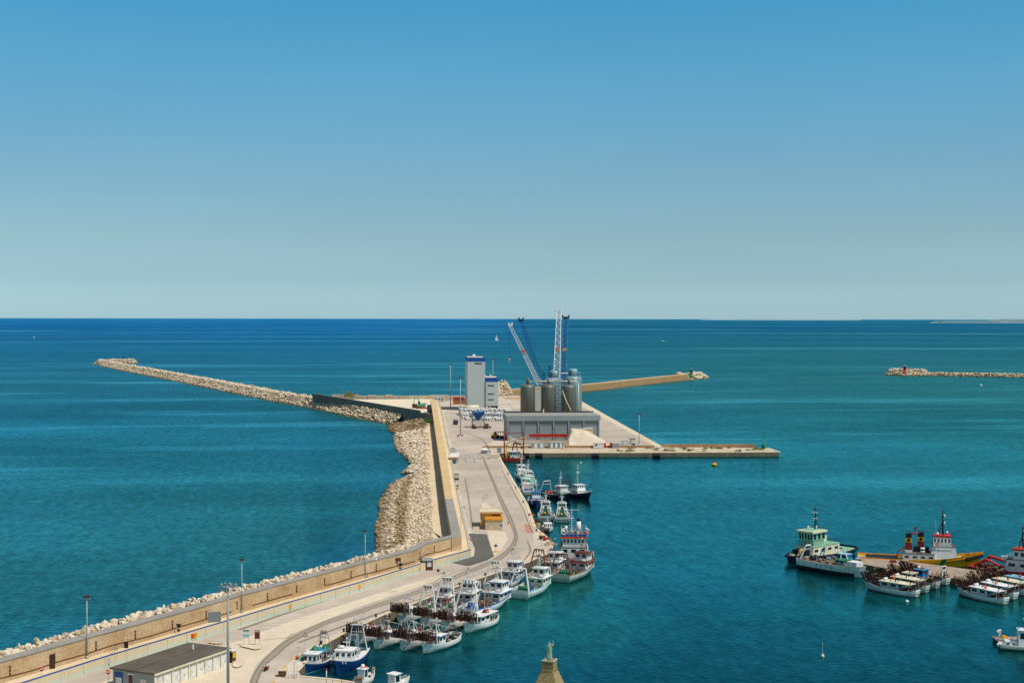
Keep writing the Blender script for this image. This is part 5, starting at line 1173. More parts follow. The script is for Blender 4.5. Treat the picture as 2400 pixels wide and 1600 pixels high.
    def dredge(s, x, z, w, l, h, tilt=.25, m=('rust_dark','rust_metal','rope'), rods=20, tall=False):
        """rusty clam dredge: cage of bars slung over the bow"""
        b = MB(); r = s.rnd; R = Matrix.Rotation(tilt, 3, 'Y'); c = Vector((x, 0, z))
        def p(a, d, e): return c+R@Vector((a*l/2, d*w/2, e*h/2))
        for a in (-1, 1):
            for d in (-1, 1): b.m = 0; b.tube(p(a,d,-1), p(a,d,.6+r.uniform(-.3,.5)), .10, n=4)
            b.tube(p(a,-1,-1), p(a,1,-1), .11, n=4)
        for d in (-1, 1): b.tube(p(-1,d,-1), p(1,d,-1), .11, n=4); b.tube(p(-1,d,.3), p(1,d,.5), .08, n=4)
        for k in range(rods):
            d = -1+2*(k+.5)/rods; b.m = r.choice((0, 0, 1)); j = r.uniform(-.12,.12)
            b.tube(p(-1,d,-1+j), p(1,d+j,-1), .075, n=3); b.tube(p(1,d,-1), p(1+j*1.4,d+j*1.2,.85+j*4), .085, n=3); b.tube(p(r.uniform(-.6,.6),d,-1), p(r.uniform(-.8,.8),d+j*2,.7+j*4), .085, n=3)
            if k % 2: b.tube(p(-1,d,-1), p(-1,d+j,.9+j), .065, n=3)
        b.m = 0; 
        for k in range(6): e = -1+1.6*k/6; b.tube(p(1,-1,e), p(1,1,e+r.uniform(-.1,.1)), .06, n=3)
        for k in range(int(rods*1.2)):
            b.m = r.choice((0,0,1,1,2)); q = Vector((r.uniform(-1,1), r.uniform(-1,1), r.uniform(-1,1.05)))
            q2 = q+Vector((r.uniform(-.7,.7), r.uniform(-.35,.35), r.uniform(-.6,.6))); b.tube(p(*q), p(*q2), r.uniform(.05,.12), n=3)
        for k in range(5): b.m = r.choice((0,2)); q = p(r.uniform(-.8,.8), r.uniform(-.9,.9), 1.0); b.torus(q, .32, .07, r.choice('xyz'), 9, 4)
        pass
        s.mk(b, 'clam_dredge', list(m))
        b = MB(); 
        for sg in (-1, 1): b.path([Vector((x-l*.3, sg*w*.3, z-h*.2)), Vector((x-l*.5-1, sg*w*.28, z-h*.5-.5)), Vector((x-l*.5-2.6, sg*w*.2, z-h*.5-.2))], .09, 5)
        s.mk(b, 'hose', 'black_paint')
    def tyres(s, xs, sg=-1, z=.6):
        for x in xs: b = MB(); b.torus((x, sg*(s.hb(x)+.05), s.gz((x+s.L/2)/s.L)-z), .36, .15, 'y', 12, 6); s.mk(b, 'tyre_fender', 'rubber')
    def ports(s, xs, sg=-1, dz=.9, r=.16, m='glass', name='porthole'):
        for x in xs:
            t = (x+s.L/2)/s.L; g = s.gz(t); u = (g-dz+.8)/(g+.8); X, y = s.pt(t, u); b = MB(); b.tube((X, sg*(y-.05), g-dz), (X, sg*(y+.04), g-dz), r, n=10); s.mk(b, name, m)
    def marks(s, x0, x1, n, sg=-1, dz=.55, m='blue_hull', h=.3):
        """worn name lettering on the bow, unreadable at this distance in the photo"""
        b = MB()
        for k in range(n):
            x = x0+(x1-x0)*k/n; t = (x+s.L/2)/s.L; g = s.gz(t); u = (g-dz+.8)/(g+.8); X, y = s.pt(t, u); X2, y2 = s.pt(t+.5*(x1-x0)/n/s.L, u)
            q = [(X, sg*(y+.10), g-dz-h/2), (X2, sg*(y2+.10), g-dz-h/2), (X2, sg*(y2+.14), g-dz+h/2), (X, sg*(y+.14), g-dz+h/2)]; b.add(q, [(0,1,2,3)])
        s.mk(b, 'lettering', m)
    def boom(s, p0, p1, r=.1, m='rust_metal', name='derrick'):
        b = MB(); b.tube(p0, p1, r, r*.8, 6); s.mk(b, name, m)

TR = 'fishing boat'
# ===== upper group along the quay
def trawler(label, stern=None, bow=None, L=20, B=6, **k):
    o = dict(fb=1.7, rise=1.7, bul=.8, side='hull_white', rail='white_clean'); hx = {q: k.pop(q) for q in list(k) if q in ('house_x','house_l','house_w','gant','gm','gh','roof','hm','netm','trim','mastm','second','extras','mh')}
    o.update(k); b = Boat('trawler', label, TR, stern, bow, L, B, **o)
    hx_ = hx.get('house_x', .12); hl = hx.get('house_l', .22)*L; x0 = hx_*L; w = hx.get('house_w', .58)*B; z0 = b.dz(x0)
    if hx.get('second', True): z1 = b.house(x0-hl*.45, x0+hl*.75, w*1.12, z0, 1.9, hx.get('hm','white_paint'), hx.get('roof','white_clean'), .1, .1, 0, 3, name='deckhouse', over=.1, roofname='deckhouse_roof')+.14
    else: z1 = z0
    z2 = b.house(x0-hl*.1, x0+hl*.62, w*.88, z1, 2.0, hx.get('hm','white_paint'), hx.get('roof','white_clean'), .35, .05, 4, 2, over=.3, trim=hx.get('trim'), aft=2)
    b.mast(x0, z2+.1, hx.get('mh', 4.2), hx.get('mastm','white_clean'), arms=2, fork=True); b.whips(x0+hl*.2, z2+.1, 3, 3.5, w*.7)
    gx = -L*.44; gh = hx.get('gh', 4.6)
    if hx.get('gant', True): b.gantry(gx, b.dz(gx)+.2, B*.8, gh, 1.2, hx.get('gm','white_clean'), .16)
    b.drum(-L*.3, b.dz(-L*.3), B*.35, .6, hx.get('netm','green_net')); b.pile(-L*.18, B*.12, b.dz(-L*.18), 1.5, 1.3, 1.0, hx.get('netm','green_net'))
    b.clutter(-L*.44, x0-hl*.5, B*.7, 34, big=.8); b.clutter(-L*.44, x0-hl*.5, B*.7, 14, ('rust_dark','black_paint','brown_paint'), big=.9); b.clutter(x0+hl*.8, L*.38, B*.4, 6); b.rails(L*.22, L*.44, .8); b.raft(x0-hl*.3, w*.3, z1)
    b.ring(x0-hl*.05, -w*.46, z1+1.2, 'y'); return b
def wb(D0, X0, D1, X1): return ((X0, D0, 0), (X1, D1, 0))
trawler('white trawler with pale mast rig, farthest up the quay by the red barge', world=wb(612,5.8,634,3.2), L=22, B=6, gm='white_clean', mh=5)
b = trawler('white trawler with a light green tarpaulin over its deck', world=wb(588,7.6,610,6.5), L=20, B=6, netm='tarp_green', mh=4.5)
b.pile(-3, 0, b.dz(-3)+.6, 4.2, 2.3, 1.8, 'tarp_green', 'tarpaulin'); b.pile(2.2, 1.5, b.dz(2)+1.6, 2.0, 1.3, 1.4, 'tarp_green', 'tarpaulin')
b = trawler('white trawler squeezed between the green tarped one and the blue hulled one', world=wb(560,6.8,582,5.0), L=19, B=5.6, mh=4, netm='blue_paint')
b = trawler('royal blue trawler with white wheelhouse under a blue roof beside the upper quay', world=wb(545,9.2,520,9.2), L=21, B=6.2, side='blue_hull', rail='white_clean', trim='blue_paint', roof='blue_paint', house_x=.16, mh=4.2, gant=False)
b.ports([5, 6.5], 1)
b = trawler('navy trawler with red gear on deck, left of the two moored bow to the right', world=wb(562,12.5,543,23), L=21, B=6.6, side='navy_hull', bottom='bottom_red', netm='orange_red', mh=5, hm='white_old')
b.raft(-1, 0, b.dz(0)+3, 'white_old')
b = trawler('navy trawler with a red curved stripe and a tall white mast, right of the two', world=wb(566,20.2,545,31), L=22, B=6.8, side='navy_hull', stripe='deep_red', bottom='bottom_dark', mh=7.5, house_x=.02, hm='white_clean', gm='grey_dark')
b.boom((5, 0, b.dz(5)), (9.5, 1.5, b.dz(5)+5.5), .14, 'blue_hull'); b.marks(7, 9, 5, 1, .6, 'white_old')
for lab, D, X, netm in (('small trawler with a green net hung from its stern frame, nearer the quay', 489, 11.6, 'green_net'), ('small trawler with green net and yellow float astern, farther from the quay', 486, 17.2, 'green_net')):
    b = trawler(lab, world=wb(D, X, D+17, X+.6), L=17, B=5.4, netm=netm, gh=5.6, gm='white_clean', mh=3.6, bottom='bottom_green', side='hull_old', tr=.9)
    q = MB(); gx = -7.2; z = b.dz(gx)
    q.hexa([(gx+.4,-1.2,z+.5),(gx+1.2,-1.2,z+.5),(gx+1.2,1.0,z+.5),(gx+.4,1.0,z+.5)], [(gx+.9,-.2,z+5),(gx+1.1,-.2,z+5),(gx+1.1,.1,z+5),(gx+.9,.1,z+5)]); b.mk(q, 'hanging_net', netm)
    q = MB(); q.ball((gx+.4,.2,z+1.6), .4); b.mk(q, 'float', 'yellow_bright')
# white motor launch
def launch(label, L=9, B=3, **k):
    b = Boat('motorboat', label, 'motorboat', k.pop('stern', None), k.pop('bow', None), L, B, fb=1.0, rise=.7, bul=.3, side=k.pop('side','hull_white'), bottom=k.pop('bottom','bottom_dark'), deck=k.pop('deck','white_paint'), fine=2.6, **k); return b
b = launch('small white motorboat with a flat cabin roof and dark windscreen beside the quay', world=wb(473,11.6,463.5,12.4), L=10, B=3.3)
b.house(-2.6, 1.6, 2.5, b.dz(0), 1.5, 'white_clean', 'white_clean', .8, 0, 3, 2, (.35,.85), .3); b.rails(1.5, 4.4, .5, m='galvanised'); b.mast(-.8, 2.4, 1.3, arms=1, radar=False)
# ===== big white vessel with the blue and orange bridge, seen from astern
b = Boat('survey_ship', 'white ship with a blue deck rail and orange band over the bridge windows', 'ship', None, None, 34, 8.4, world=wb(403,17.6,437,19.2), fb=2.6, rise=2.2, bul=.9, side='hull_white', rail='white_clean', bottom='bottom_red', tr=.88, deck='deck_green')
z0 = b.dz(-14); z1 = b.house(-14.5, 3, 7.4, z0, 2.5, 'white_paint', 'deck_grey', .2, 0, 0, 6, name='deckhouse', over=.05, aft=3, roofname='boat_deck'); z2 = b.house(-13.4, -3, 6.4, z1+.14, 2.5, 'white_clean', None, .2, 0, 5, 5, (.5,.85), aft=6)
q = MB(); q.box(-13.9,-2.6,-3.7,3.7,z2,z2+.5); b.mk(q, 'orange_band', 'orange_paint'); q = MB(); q.box(-13.8,-2.7,-3.6,3.6,z2+.502,z2+.58); b.mk(q, 'top_deck', 'deck_grey')
q = MB()
for x0,x1,y0,y1 in ((-13.9,-13.8,-3.6,3.6),(-13.8,-3,-3.7,-3.6),(-13.8,-3,3.6,3.7)): q.box(x0,x1,y0,y1,z2+.58,z2+1.35)
b.mk(q, 'canvas_dodger', 'clad_blue'); b.boxrail(-13.9,-2.6,7.2,z2+.6,1.5,'white_clean')
q = MB(); q.tube((-8,-1.4,z2+.5),(-8.2,-1.4,z2+4.2),.75,.62,14); b.mk(q, 'funnel', 'white_clean'); q = MB(); q.tube((-8.2,-1.4,z2+4.2),(-8.2,-1.4,z2+4.9),.6,n=12); b.mk(q, 'funnel_top', 'black_paint')
b.mast(-9.5, z2+.5, 7.5, 'white_clean', .14, y=.6, arms=3, ball=False); q = MB(); q.tube((-9.5,-1.6,z2+7.6),(-9.5,2.8,z2+7.6),.07,n=5); b.mk(q, 'yard', 'white_clean')
for y, zz in ((2.2, 2.6), (3.0, 1.6)): q = MB(); q.ball((-10.5,y,z2+zz), .55); b.mk(q, 'radome', 'white_clean')
for k in range(3): q = MB(); q.path([Vector((-12.5+k*.6,-3.9,z2+.4)), Vector((-12.5+k*.6,-4.4,z2+2.2)), Vector((-12.5+k*.6,-3.4,z2+2.8))], .1, 5); b.mk(q, 'davit', 'white_clean')
q = MB(); q.ball((-10.4,-3.7,z2+1.1), 1.0, (1.7,.7,.6)); b.mk(q, 'rescue_boat', 'orange_red'); q = MB(); q.torus((-13.9,2.7,z2+2.0), .9, .12, 'x', 16, 6); b.mk(q, 'hoop', 'white_clean')
b.whips(-6, z2+.6, 3, 5, 5); b.clutter(-14, -3, 5, 12, z=z2+.6); b.rails(4, 16, 1.0); b.clutter(5, 13, 5, 10)

# ===== trawlers on the bend
def bend(label, stern, bow, L, B, **k):
    """big Adriatic trawler seen from the starboard quarter: stern frame, nets, wheelhouse forward"""
    ex = {q: k.pop(q, d) for q, d in (('gm','white_clean'),('gh',5.2),('netm','green_net'),('trim',None),('hm','white_paint'),('roof','white_clean'),('hx',.04),('hl',.26),('rust',False),('lean',1.3))}
    L *= 1.1; B *= 1.1; o = dict(fb=2.0, rise=2.5, bul=.95, bottom='bottom_red', tr=.86); o.update(k); b = Boat('trawler', label, TR, stern, bow, L, B, **o)
    x0 = ex['hx']*L; hl = ex['hl']*L; z0 = b.dz(x0)
    z1 = b.house(x0, x0+hl, B*.62, z0, 2.1, ex['hm'], ex['roof'], .15, 0, 0, 3, (.5,.8), name='deckhouse', over=.45, aft=2, trim=ex['trim'], roofname='boat_deck')+.14
    z2 = b.house(x0+hl*.35, x0+hl*.92, B*.5, z1, 2.0, ex['hm'], ex['roof'], .4, .05, 4, 3, (.45,.85), .1, over=.3, trim=ex['trim'], aft=2)
    b.mast(x0+hl*.5, z2+.15, 3.6, ex['hm'] if not ex['rust'] else 'rust_metal', .1, arms=2, fork=True); b.whips(x0+hl*.3, z2+.1, 3, 3.2, B*.45)
    gx = -L*.47; b.gantry(gx, b.gz(0)-.1, B*.82, ex['gh'], ex['lean'], ex['gm'], .2, topw=.5, ladder=ex['rust'] is None)
    b.drum(-L*.3, b.dz(-L*.3), B*.42, .75, ex['netm']); b.drum(-L*.16, b.dz(-L*.16), B*.3, .6, 'rust_metal'); b.pile(-L*.38, 0, b.dz(-L*.38), 1.6, B*.3, 1.0, ex['netm'])
    b.clutter(-L*.45, x0-.4, B*.72, 44, ('rust_metal','rope','rust_dark','white_old','green_net','orange_red','grey_dark','tarp_blue'), big=.85); b.clutter(-L*.45, x0-.4, B*.74, 30, ('rust_dark','black_paint','brown_paint','rust_metal','rope'), big=.9); b.clutter(x0+.3, x0+hl*.3, B*.5, 8, z=z1, big=.6); b.clutter(x0+hl+.5, L*.38, B*.4, 8); b.boom((x0-.2, 0, z1), (-L*.3, .6, z1+2.8), .09, ex['gm'])
    b.rails(x0+hl+1, L*.46, .8, m='white_clean'); b.boxrail(x0+.1, x0+hl*.35, B*.6, z1, .8, 'white_clean')
    q = MB(); mt_ = Vector((x0+hl*.5, 0, z2+3.7))
    for p_ in ((L*.47,0,b.gz(1)),(gx+ex['lean'],B*.2,b.gz(0)+ex['gh']),(gx+ex['lean'],-B*.2,b.gz(0)+ex['gh']),(x0,B*.4,b.gz(.5)),(x0,-B*.4,b.gz(.5))): q.tube(mt_, p_, .03, n=3)
    b.mk(q, 'rigging', 'grey_dark')
    b.ring(x0-.1, B*.2, z1+.5, 'x'); b.raft(x0+.8, -B*.18, z1); b.ports([L*.12, L*.2, L*.28], -1, 1.1); return b, z1, z2
# port side (+y) faces up-left; starboard (-y) faces the open water
b, _, _ = bend('rust stained white trawler with high curved bow and brown stern frame, outermost at the point', (1319,1361), (1381,1334), 22.5, 6.8, side='hull_old', gm='rust_metal', rust=True, deck='deck_wood', hm='white_paint', roof='brown_paint', trim='orange_paint', rise=2.6, bottom='bottom_green', rail='deck_wood')
b.clutter(-9, -1, 4.5, 26, ('rust_metal','rope','rust_dark','grey_dark'), big=1.2); b.marks(5.5, 7.5, 4, -1, .9, 'grey_dark')
b, _, _ = bend('trawler with tall rusty stern frame and brown nets between the point and the road bend', (1262,1361), (1316,1333), 20.5, 5.6, side='hull_old', gm='rust_metal', rust=True, netm='rope', deck='deck_wood', rail='rust_metal', gh=6.2)
b.clutter(-9, 0, 4, 30, ('rust_metal','rope','rust_dark','white_old'), big=1.2)
b, _, _ = bend('white trawler with blue waterline, white stern frame and pale green bow deck', (1222,1400), (1281,1373), 19.5, 6.0, gm='white_clean', deck='deck_mint', bottom='bottom_red', stripe=None, netm='green_net', trim=None, hm='pale_green_white', rail='light_blue')
b.boom((-9.2, -2.9, 1.2), (-9.4, -2.9, 4.2), .16, 'tarp_blue', 'stanchion'); b.boom((-9.2, 2.9, 1.2), (-9.4, 2.9, 4.2), .16, 'tarp_blue', 'stanchion')
b, _, _ = bend('white trawler with blue trimmed wheelhouse and dark topped stern frame by the road', (1155,1388), (1226,1354), 20.5, 5.6, gm='white_clean', rail='tarp_blue', trim='tarp_blue', netm='green_net', gh=5.6)
b, _, _ = bend('large white trawler with a blue gunwale and worn lettering on the bow', (1099,1444), (1190,1405), 23.5, 6.4, gm='white_clean', rail='tarp_blue', trim='tarp_blue', netm='clad_blue', gh=6.4, hx=.06)
b.marks(5.5, 10.2, 14, -1, .55, 'light_blue'); b.marks(6.4, 9, 9, -1, 1.35, 'light_blue'); b.boom((-7,-2,b.dz(-7)), (-4.6,-1.4,b.dz(-7)+4.8), .09, 'rope'); b.boom((-5.6,-2.2,b.dz(-6)), (-5.4,-2.6,b.dz(-6)+4.5), .09, 'rope')
b, _, _ = bend('white trawler with orange ring and green net drum behind the large blue gunwaled one', (1040,1446), (1124,1404), 21, 5.8, gm='white_clean', netm='green_net', gh=6.8, lean=1.6)
b.ring(-8.8, .4, b.dz(-8)+2.4, 'x', 'orange_paint', .7)
b, _, _ = bend('smaller white trawler with a square white stern frame, third row from the water', (1000,1448), (1061,1419), 14.5, 4.8, gm='white_clean', netm='green_net', gh=5.4, lean=.6, hl=.24)

# ===== clam dredgers: bow towards the lower left, rusty dredge slung over the bow
def clam(label, bow, stern, L=15, B=4.5, roof='white_clean', trim='clad_blue', flat=False, mast=True, group='clam dredgers rafted at the quay', tall=False, side='hull_white', bottom='bottom_green', cage=1.0, hm='white_paint'):
    b = Boat('clam_dredger', label, 'fishing boat', stern, bow, L, B, fb=1.35, rise=1.15, srise=.5, bul=.5, side=side, bottom=bottom, rail='white_clean', deck='deck_green', tr=.62, group=None, round_stern=True, fine=2.6)
    if not tall:
        b.dredge(L*.40, b.gz(.95)+1.5, B*.78*cage, 2.6*cage, 1.9*cage, -.15)
        for sg in (-1, 1): b.boom((L*.28, sg*B*.26, b.dz(L*.28)), (L*.36, sg*B*.16, b.gz(.9)+4.2), .08, 'white_clean', 'bow_frame_leg')
        b.gantry(L*.21, b.dz(L*.21), B*.6, 4.6+b.rnd.uniform(-.5,.6), -1.2, 'white_paint' if b.rnd.random() < .7 else 'rust_metal', .08, topw=.25, blocks=False, stay=False, name='lifting_frame')
    else:
        for k in range(2): b.dredge(L*.42-k*2.4, b.gz(.95)+1.1-k*.2, B*.8, .5, 2.4-.3*k, .66, rods=10)
    hx0, hx1 = (-L*.02, L*.17) if not flat else (-L*.18, L*.14)
    z1 = b.house(hx0, hx1, B*.62, b.dz(0), 2.05, hm, roof, .25, 0, 3, 2, (.5,.85), over=.3 if not flat else .45, trim=trim, aft=1)+.14
    if flat:
        q = MB(); q.box(-L*.40, hx0-.4, -B*.40, B*.40, z1-.2, z1-.06); b.mk(q, 'awning', roof)
        q = MB()
        for x in (-L*.39, -L*.28, hx0-.5):
            for y in (-B*.38, B*.38): q.tube((x,y,b.dz(x)), (x,y,z1-.2), .05, n=4)
        b.mk(q, 'awning_post', 'white_clean')
    if mast: b.mast((hx0+hx1)/2, z1, 3.2, 'white_clean', .09, arms=2, fork=True); b.boom(((hx0+hx1)/2-.4, 0, z1+1.8), (-L*.32, .8, b.dz(-L*.3)+2.2), .08, 'rope', 'boom'); b.boom(((hx0+hx1)/2+.2, 0, z1+2.6), (L*.34, -.5, b.gz(.9)+2.4), .04, 'grey_dark', 'stay_wire')
    else: q = MB(); q.tube((hx0+1,.6,z1),(hx0+1,.6,z1+.9),.14,n=6); b.mk(q, 'exhaust', 'rust_dark')
    b.gantry(-L*.36, b.dz(-L*.36), B*.55, 2.6, -.4, 'rust_metal' if b.rnd.random() < .6 else 'grey_paint', .07, blocks=False, stay=False, name='stern_frame')
    b.clutter(-L*.44, hx0-.3, B*.66, 20, ('rust_dark','black_paint','brown_paint','rust_metal'), big=.8); b.clutter(hx0, hx1, B*.4, 5, ('orange_red','rope','grey_dark'), z=z1, big=.5); b.clutter(-L*.44, hx0-.3, B*.62, 22, ('rope','rust_metal','white_old','grey_dark','orange_red')); b.clutter(hx1+.3, L*.36, B*.5, 9, ('rust_dark','rope','rust_metal'))
    (b.ring(hx0+.5, B*.22, z1+.42, 'x') if b.rnd.random() < .5 else b.ring(hx0+.3, -B*.28, z1-.9, 'y')); b.ports([L*.40], -1, .75, .14, 'black_paint', 'hawse_hole'); b.marks(-L*.30, -L*.14, 8, -1, .45, 'navy_hull', .18)
    if b.rnd.random() < .6: b.raft(hx1-.8, 0, z1, 'white_clean')
    return b
clam('front row clam dredger nearest the open water with a blue edged roof', (986,1535), (1071,1499), 15.5, 4.6)
clam('clam dredger second from the water in the front row', (932.5,1529), (1018,1493), 15, 4.4)
clam('clam dredger third from the water in the front row', (869,1526), (955,1489), 15, 4.4)
clam('clam dredger in the front row closest to the blue boats, partly hidden', (822,1517), (906,1481), 14.5, 4.2, mast=False)
clam('clam dredger in the second row with its dredge nearest the road', (921,1468), (1004,1434), 14, 4.2, roof='white_paint', trim=None)
clam('clam dredger in the second row under two white masts', (976,1477), (1056,1443), 14, 4.2, roof='white_paint', trim=None)
clam('clam dredger in the second row just left of the outer flat roofed one', (1027,1484), (1100,1453), 13.5, 4.2, roof='white_clean')
b = clam('clam dredger with wide flat roof and orange cover, outermost in the second row', (1083,1487), (1160,1455), 15, 4.8, roof='white_clean', flat=True, mast=False, trim=None)
b.tyres([-7.0], -1, .5); q = MB(); q.ball((-2.6,.3,b.dz(0)+2.55), .6, (1.7,1,.5)); b.mk(q, 'orange_cover', 'orange_red'); b.boom((3.6,0,b.dz(3)+1), (2.2,.4,b.dz(3)+5), .16, 'white_clean', 'mast')
# blue boats at the corner
b = Boat('fishing_boat', 'larger blue boat with white foredeck and two pale patches on its bow', TR, (843,1540), (785,1585), 16.5, 5.4, world=None, fb=1.9, rise=1.5, bul=.15, side='blue_hull', rail='white_clean', bottom='blue_hull', deck='white_clean', tr=.8, fine=2.9)
z0 = b.dz(1); z1 = b.house(-.6, 3.0, 3.6, z0, 1.9, 'white_paint', 'white_clean', .25, 0, 3, 2, (.4,.8), over=.15); b.mast(.6, z1, 2.0, arms=1, radar=True); b.raft(1.2, -1, z1+.14); b.gantry(-6.8, b.dz(-6.8), 4.0, 5.2, .3, 'white_clean', .12, topw=.55, ladder=True); b.gantry(-3.6, b.dz(-3.6), 3.0, 4.0, .2, 'light_blue', .07, blocks=False, stay=False)
b.clutter(-7.5, -1, 3.8, 22, ('rust_metal','rope','green_net','blue_paint')); b.rails(1, 7.6, .7, .12); b.ports([5.9, 6.6], 1, .6, .34, 'white_old', 'hull_patch'); b.ports([6.3], -1, .6, .34, 'white_old', 'hull_patch')
b = Boat('fishing_boat', 'smaller blue boat with white cabin and turquoise canopy tight against the corner', TR, (768,1546), (713,1581), 13, 4.2, fb=1.35, rise=1.2, bul=.35, side='blue_hull', rail='white_clean', bottom='light_blue', deck='deck_grey', tr=.7, fine=2.6)
z0 = b.dz(1.5); z1 = b.house(.6, 3.4, 2.8, z0, 2.1, 'white_clean', 'white_clean', .3, 0, 3, 2, (.45,.85), over=.2); q = MB(); q.box(-3.6,.5,-1.7,1.7,z1-.1,z1); b.mk(q, 'canopy', 'sky_blue')
q = MB()
for x in (-3.5,-1.5,.3):
    for y in (-1.6,1.6): q.tube((x,y,b.dz(x)),(x,y,z1-.1),.05,n=4)
b.mk(q, 'canopy_post', 'white_clean'); b.gantry(-5.2, b.dz(-5), 3.2, 5.4, 1.0, 'galvanised', .1, topw=.4); b.pile(-2.8,.8,z1,.9,.7,1.1); b.pile(-1.0,-.7,z1,.9,.8,1.2); b.clutter(-5.5,-.5,2.8,14); b.whips(2,z1,2,2.5,1.2)
b = launch('small white open boat with a tall narrow cabin and an orange topped dome, bottom centre', stern=(838,1608), bow=(877,1590), L=6.4, B=2.5); b.house(-1.9, -.5, 1.5, b.dz(0), 2.2, 'white_clean', 'white_clean', .05, 0, 1, 1, (.35,.9), over=.2); q = MB(); q.ball((-1.2,0,b.dz(0)+2.75), .4); b.mk(q, 'dome', 'white_clean'); q = MB(); q.ball((-.6,-.3,b.dz(0)+2.4), .3, (1.6,1,.6)); b.mk(q, 'buoy', 'orange_paint'); q = MB(); q.torus((2.9,0,1.9), .42, .14, 'y', 12, 6); b.mk(q, 'fender_ring', 'rope'); b.clutter(.2, 2.2, 1.2, 7, ('rope','white_old','brown_paint'), big=.6)
b = launch('small white boat with a box wheelhouse at the bottom edge, right of the dome boat', stern=(905,1622), bow=(955,1606), L=7.5, B=2.6); b.house(-1.6, .1, 1.7, b.dz(0), 2.3, 'white_clean', 'white_clean', .05, 0, 1, 1, (.4,.9), over=.25); b.rails(.8, 3.2, .5)

# ===== tugs and boats by the finger pier
pz = 1.5
fp = [G(2018,1301,pz), G(2100,1311,pz), G(2200,1324,pz), G(2300,1337,pz), G(2420,1353,pz)]; fq = [G(1998,1317,pz), G(2100,1335,pz), G(2200,1350,pz), G(2300,1364,pz), G(2440,1384,pz)]
m = bpy.data.materials.new('planking'); t = NT(m); pos = t.n('ShaderNodeNewGeometry').outputs['Position']; v = t.n('ShaderNodeMapping', {0: pos, 2: (0,0,rad(40))}).outputs[0]
br = t.n('ShaderNodeTexBrick', {'Vector': v, 'Color1': s2l('9c8b79')+(1,), 'Color2': s2l('867766')+(1,), 'Mortar': s2l('5f5142')+(1,), 'Scale': 1.0, 'Mortar Size': .03, 'Brick Width': 6.0, 'Row Height': .8})
t.out(t.bsdf(t.mix(t.n('ShaderNodeMapRange', {0: t.noise(pos, .5, 6, .7), 1: .35, 2: .7, 3: 0.0, 4: .6}).outputs[0], br.outputs[0], s2l('b3a593')), .95)); M['planking'] = m
b = MB(); b.prism([(p.x,p.y) for p in fp+fq[::-1]], -2, pz, 0, 1); pr_ = b.build('finger_pier', ['planking', 'quay_face']); tag(pr_, 'plank topped finger pier between the tugs and the rafted dredgers', 'pier')
rnd = random.Random(77)
for k in range(9):
    u = rnd.random(); i = rnd.randrange(4); p = fp[i].lerp(fp[i+1], u).lerp(fq[i].lerp(fq[i+1], u), rnd.uniform(.15,.8)); q = MB(); q.obox((0,0,.35), (rnd.uniform(.8,2.2), rnd.uniform(.6,1.2), .7), rnd.uniform(0,3)); q.torus((.9,.5,.15), .4, .14, 'z', 10, 5)
    tag(q.build('gear_pile', rnd.choice(['white_old','rope','rust_metal','light_blue']), loc=p), 'heap of boxes and coiled rope left on the planks of the finger pier', 'gear', 'gear heaps on the finger pier')
def tugmast(b, x, z, h, m='black_paint'):
    q = MB(); q.tube((x,0,z),(x-.2,0,z+h),.26,.10,8); q.tube((x-1.1,-.5,z),(x-.1,0,z+h*.55),.09,n=5); q.tube((x-1.1,.5,z),(x-.1,0,z+h*.55),.09,n=5)
    for f, w_ in ((.42,1.1),(.6,1.5),(.78,.9)): q.tube((x-.1,-w_,z+h*f),(x-.1,w_,z+h*f),.08,n=5)
    for f in (.35,.5,.66,.85): q.obox((x+.2,0,z+h*f),(.3,.3,.3))
    b.mk(q, 'mast', m)
    for f, y in ((.44,.0),(.70,.0)): q = MB(); q.box(x+.3,x+.6,-1.0,1.0,z+h*f,z+h*f+.22); q.tube((x+.45,0,z+h*f-.5),(x+.45,0,z+h*f),.22,n=8); b.mk(q, 'radar', 'white_clean')
# green and cream tug (bow to the left)
b = Boat('tugboat', 'cream and mint green tug with navy hull and a black mast', 'tugboat', None, None, 31, 9.6, world=((102.5,428,0),(77.5,405,0)), fb=1.5, rise=.9, srise=.5, bul=.65, side='navy_hull', rail='navy_hull', bottom='navy_hull', deck='deck_mint', tr=.78, round_stern=True, fine=3.6, bow_rake=.04)
q = MB(); n = 30
for sg in (-1, 1):
    pts = []
    for k in range(n+1): t_ = k/n; x, y = b.pt(t_, .92); pts.append(Vector((x+.05, sg*(y+.12), b.gz(t_)-.35)))
    q.path(pts, .34, 7)
b.mk(q, 'rubber_fender', 'black_paint')
z0 = b.dz(0); z1 = b.house(-6.5, 7.2, 6.2, z0, 3.0, 'cream_paint', 'deck_mint', .7, .1, 0, 4, (.5,.75), .3, name='deckhouse', over=.15, roofname='boat_deck')
q = MB(); q.tube((7.9,-1.6,z0+1.2),(7.9,1.6,z0+1.2),1.15,n=16); b.mk(q, 'towing_winch', 'black_paint'); q = MB(); q.tube((7.9,-.5,z0+1.2),(7.9,.5,z0+1.2),1.25,n=14); b.mk(q, 'hawser', 'sand_yellow')
q = MB(); q.box(6.6,9.4,-2.4,-1.7,z0,z0+2.2); q.box(6.6,9.4,1.7,2.4,z0,z0+2.2); b.mk(q, 'winch_cheek', 'black_paint')
z2 = b.house(.2, 5.6, 4.4, z1+.14, 1.6, 'mint_paint', None, .1, .1, 0, 0, wins=False, name='wheelhouse_base'); z3 = b.house(-.2, 6.0, 4.8, z2, 2.2, 'mint_paint', 'cream_paint', -.3, .2, 5, 3, (.15,.85), -.3, over=.45, rt=.5, aft=3)
q = MB(); q.box(.6,5.4,-1.9,1.9,z3+.5,z3+.62); b.mk(q, 'top_deck', 'deck_mint'); tugmast(b, 1.6, z3+.6, 7.0)
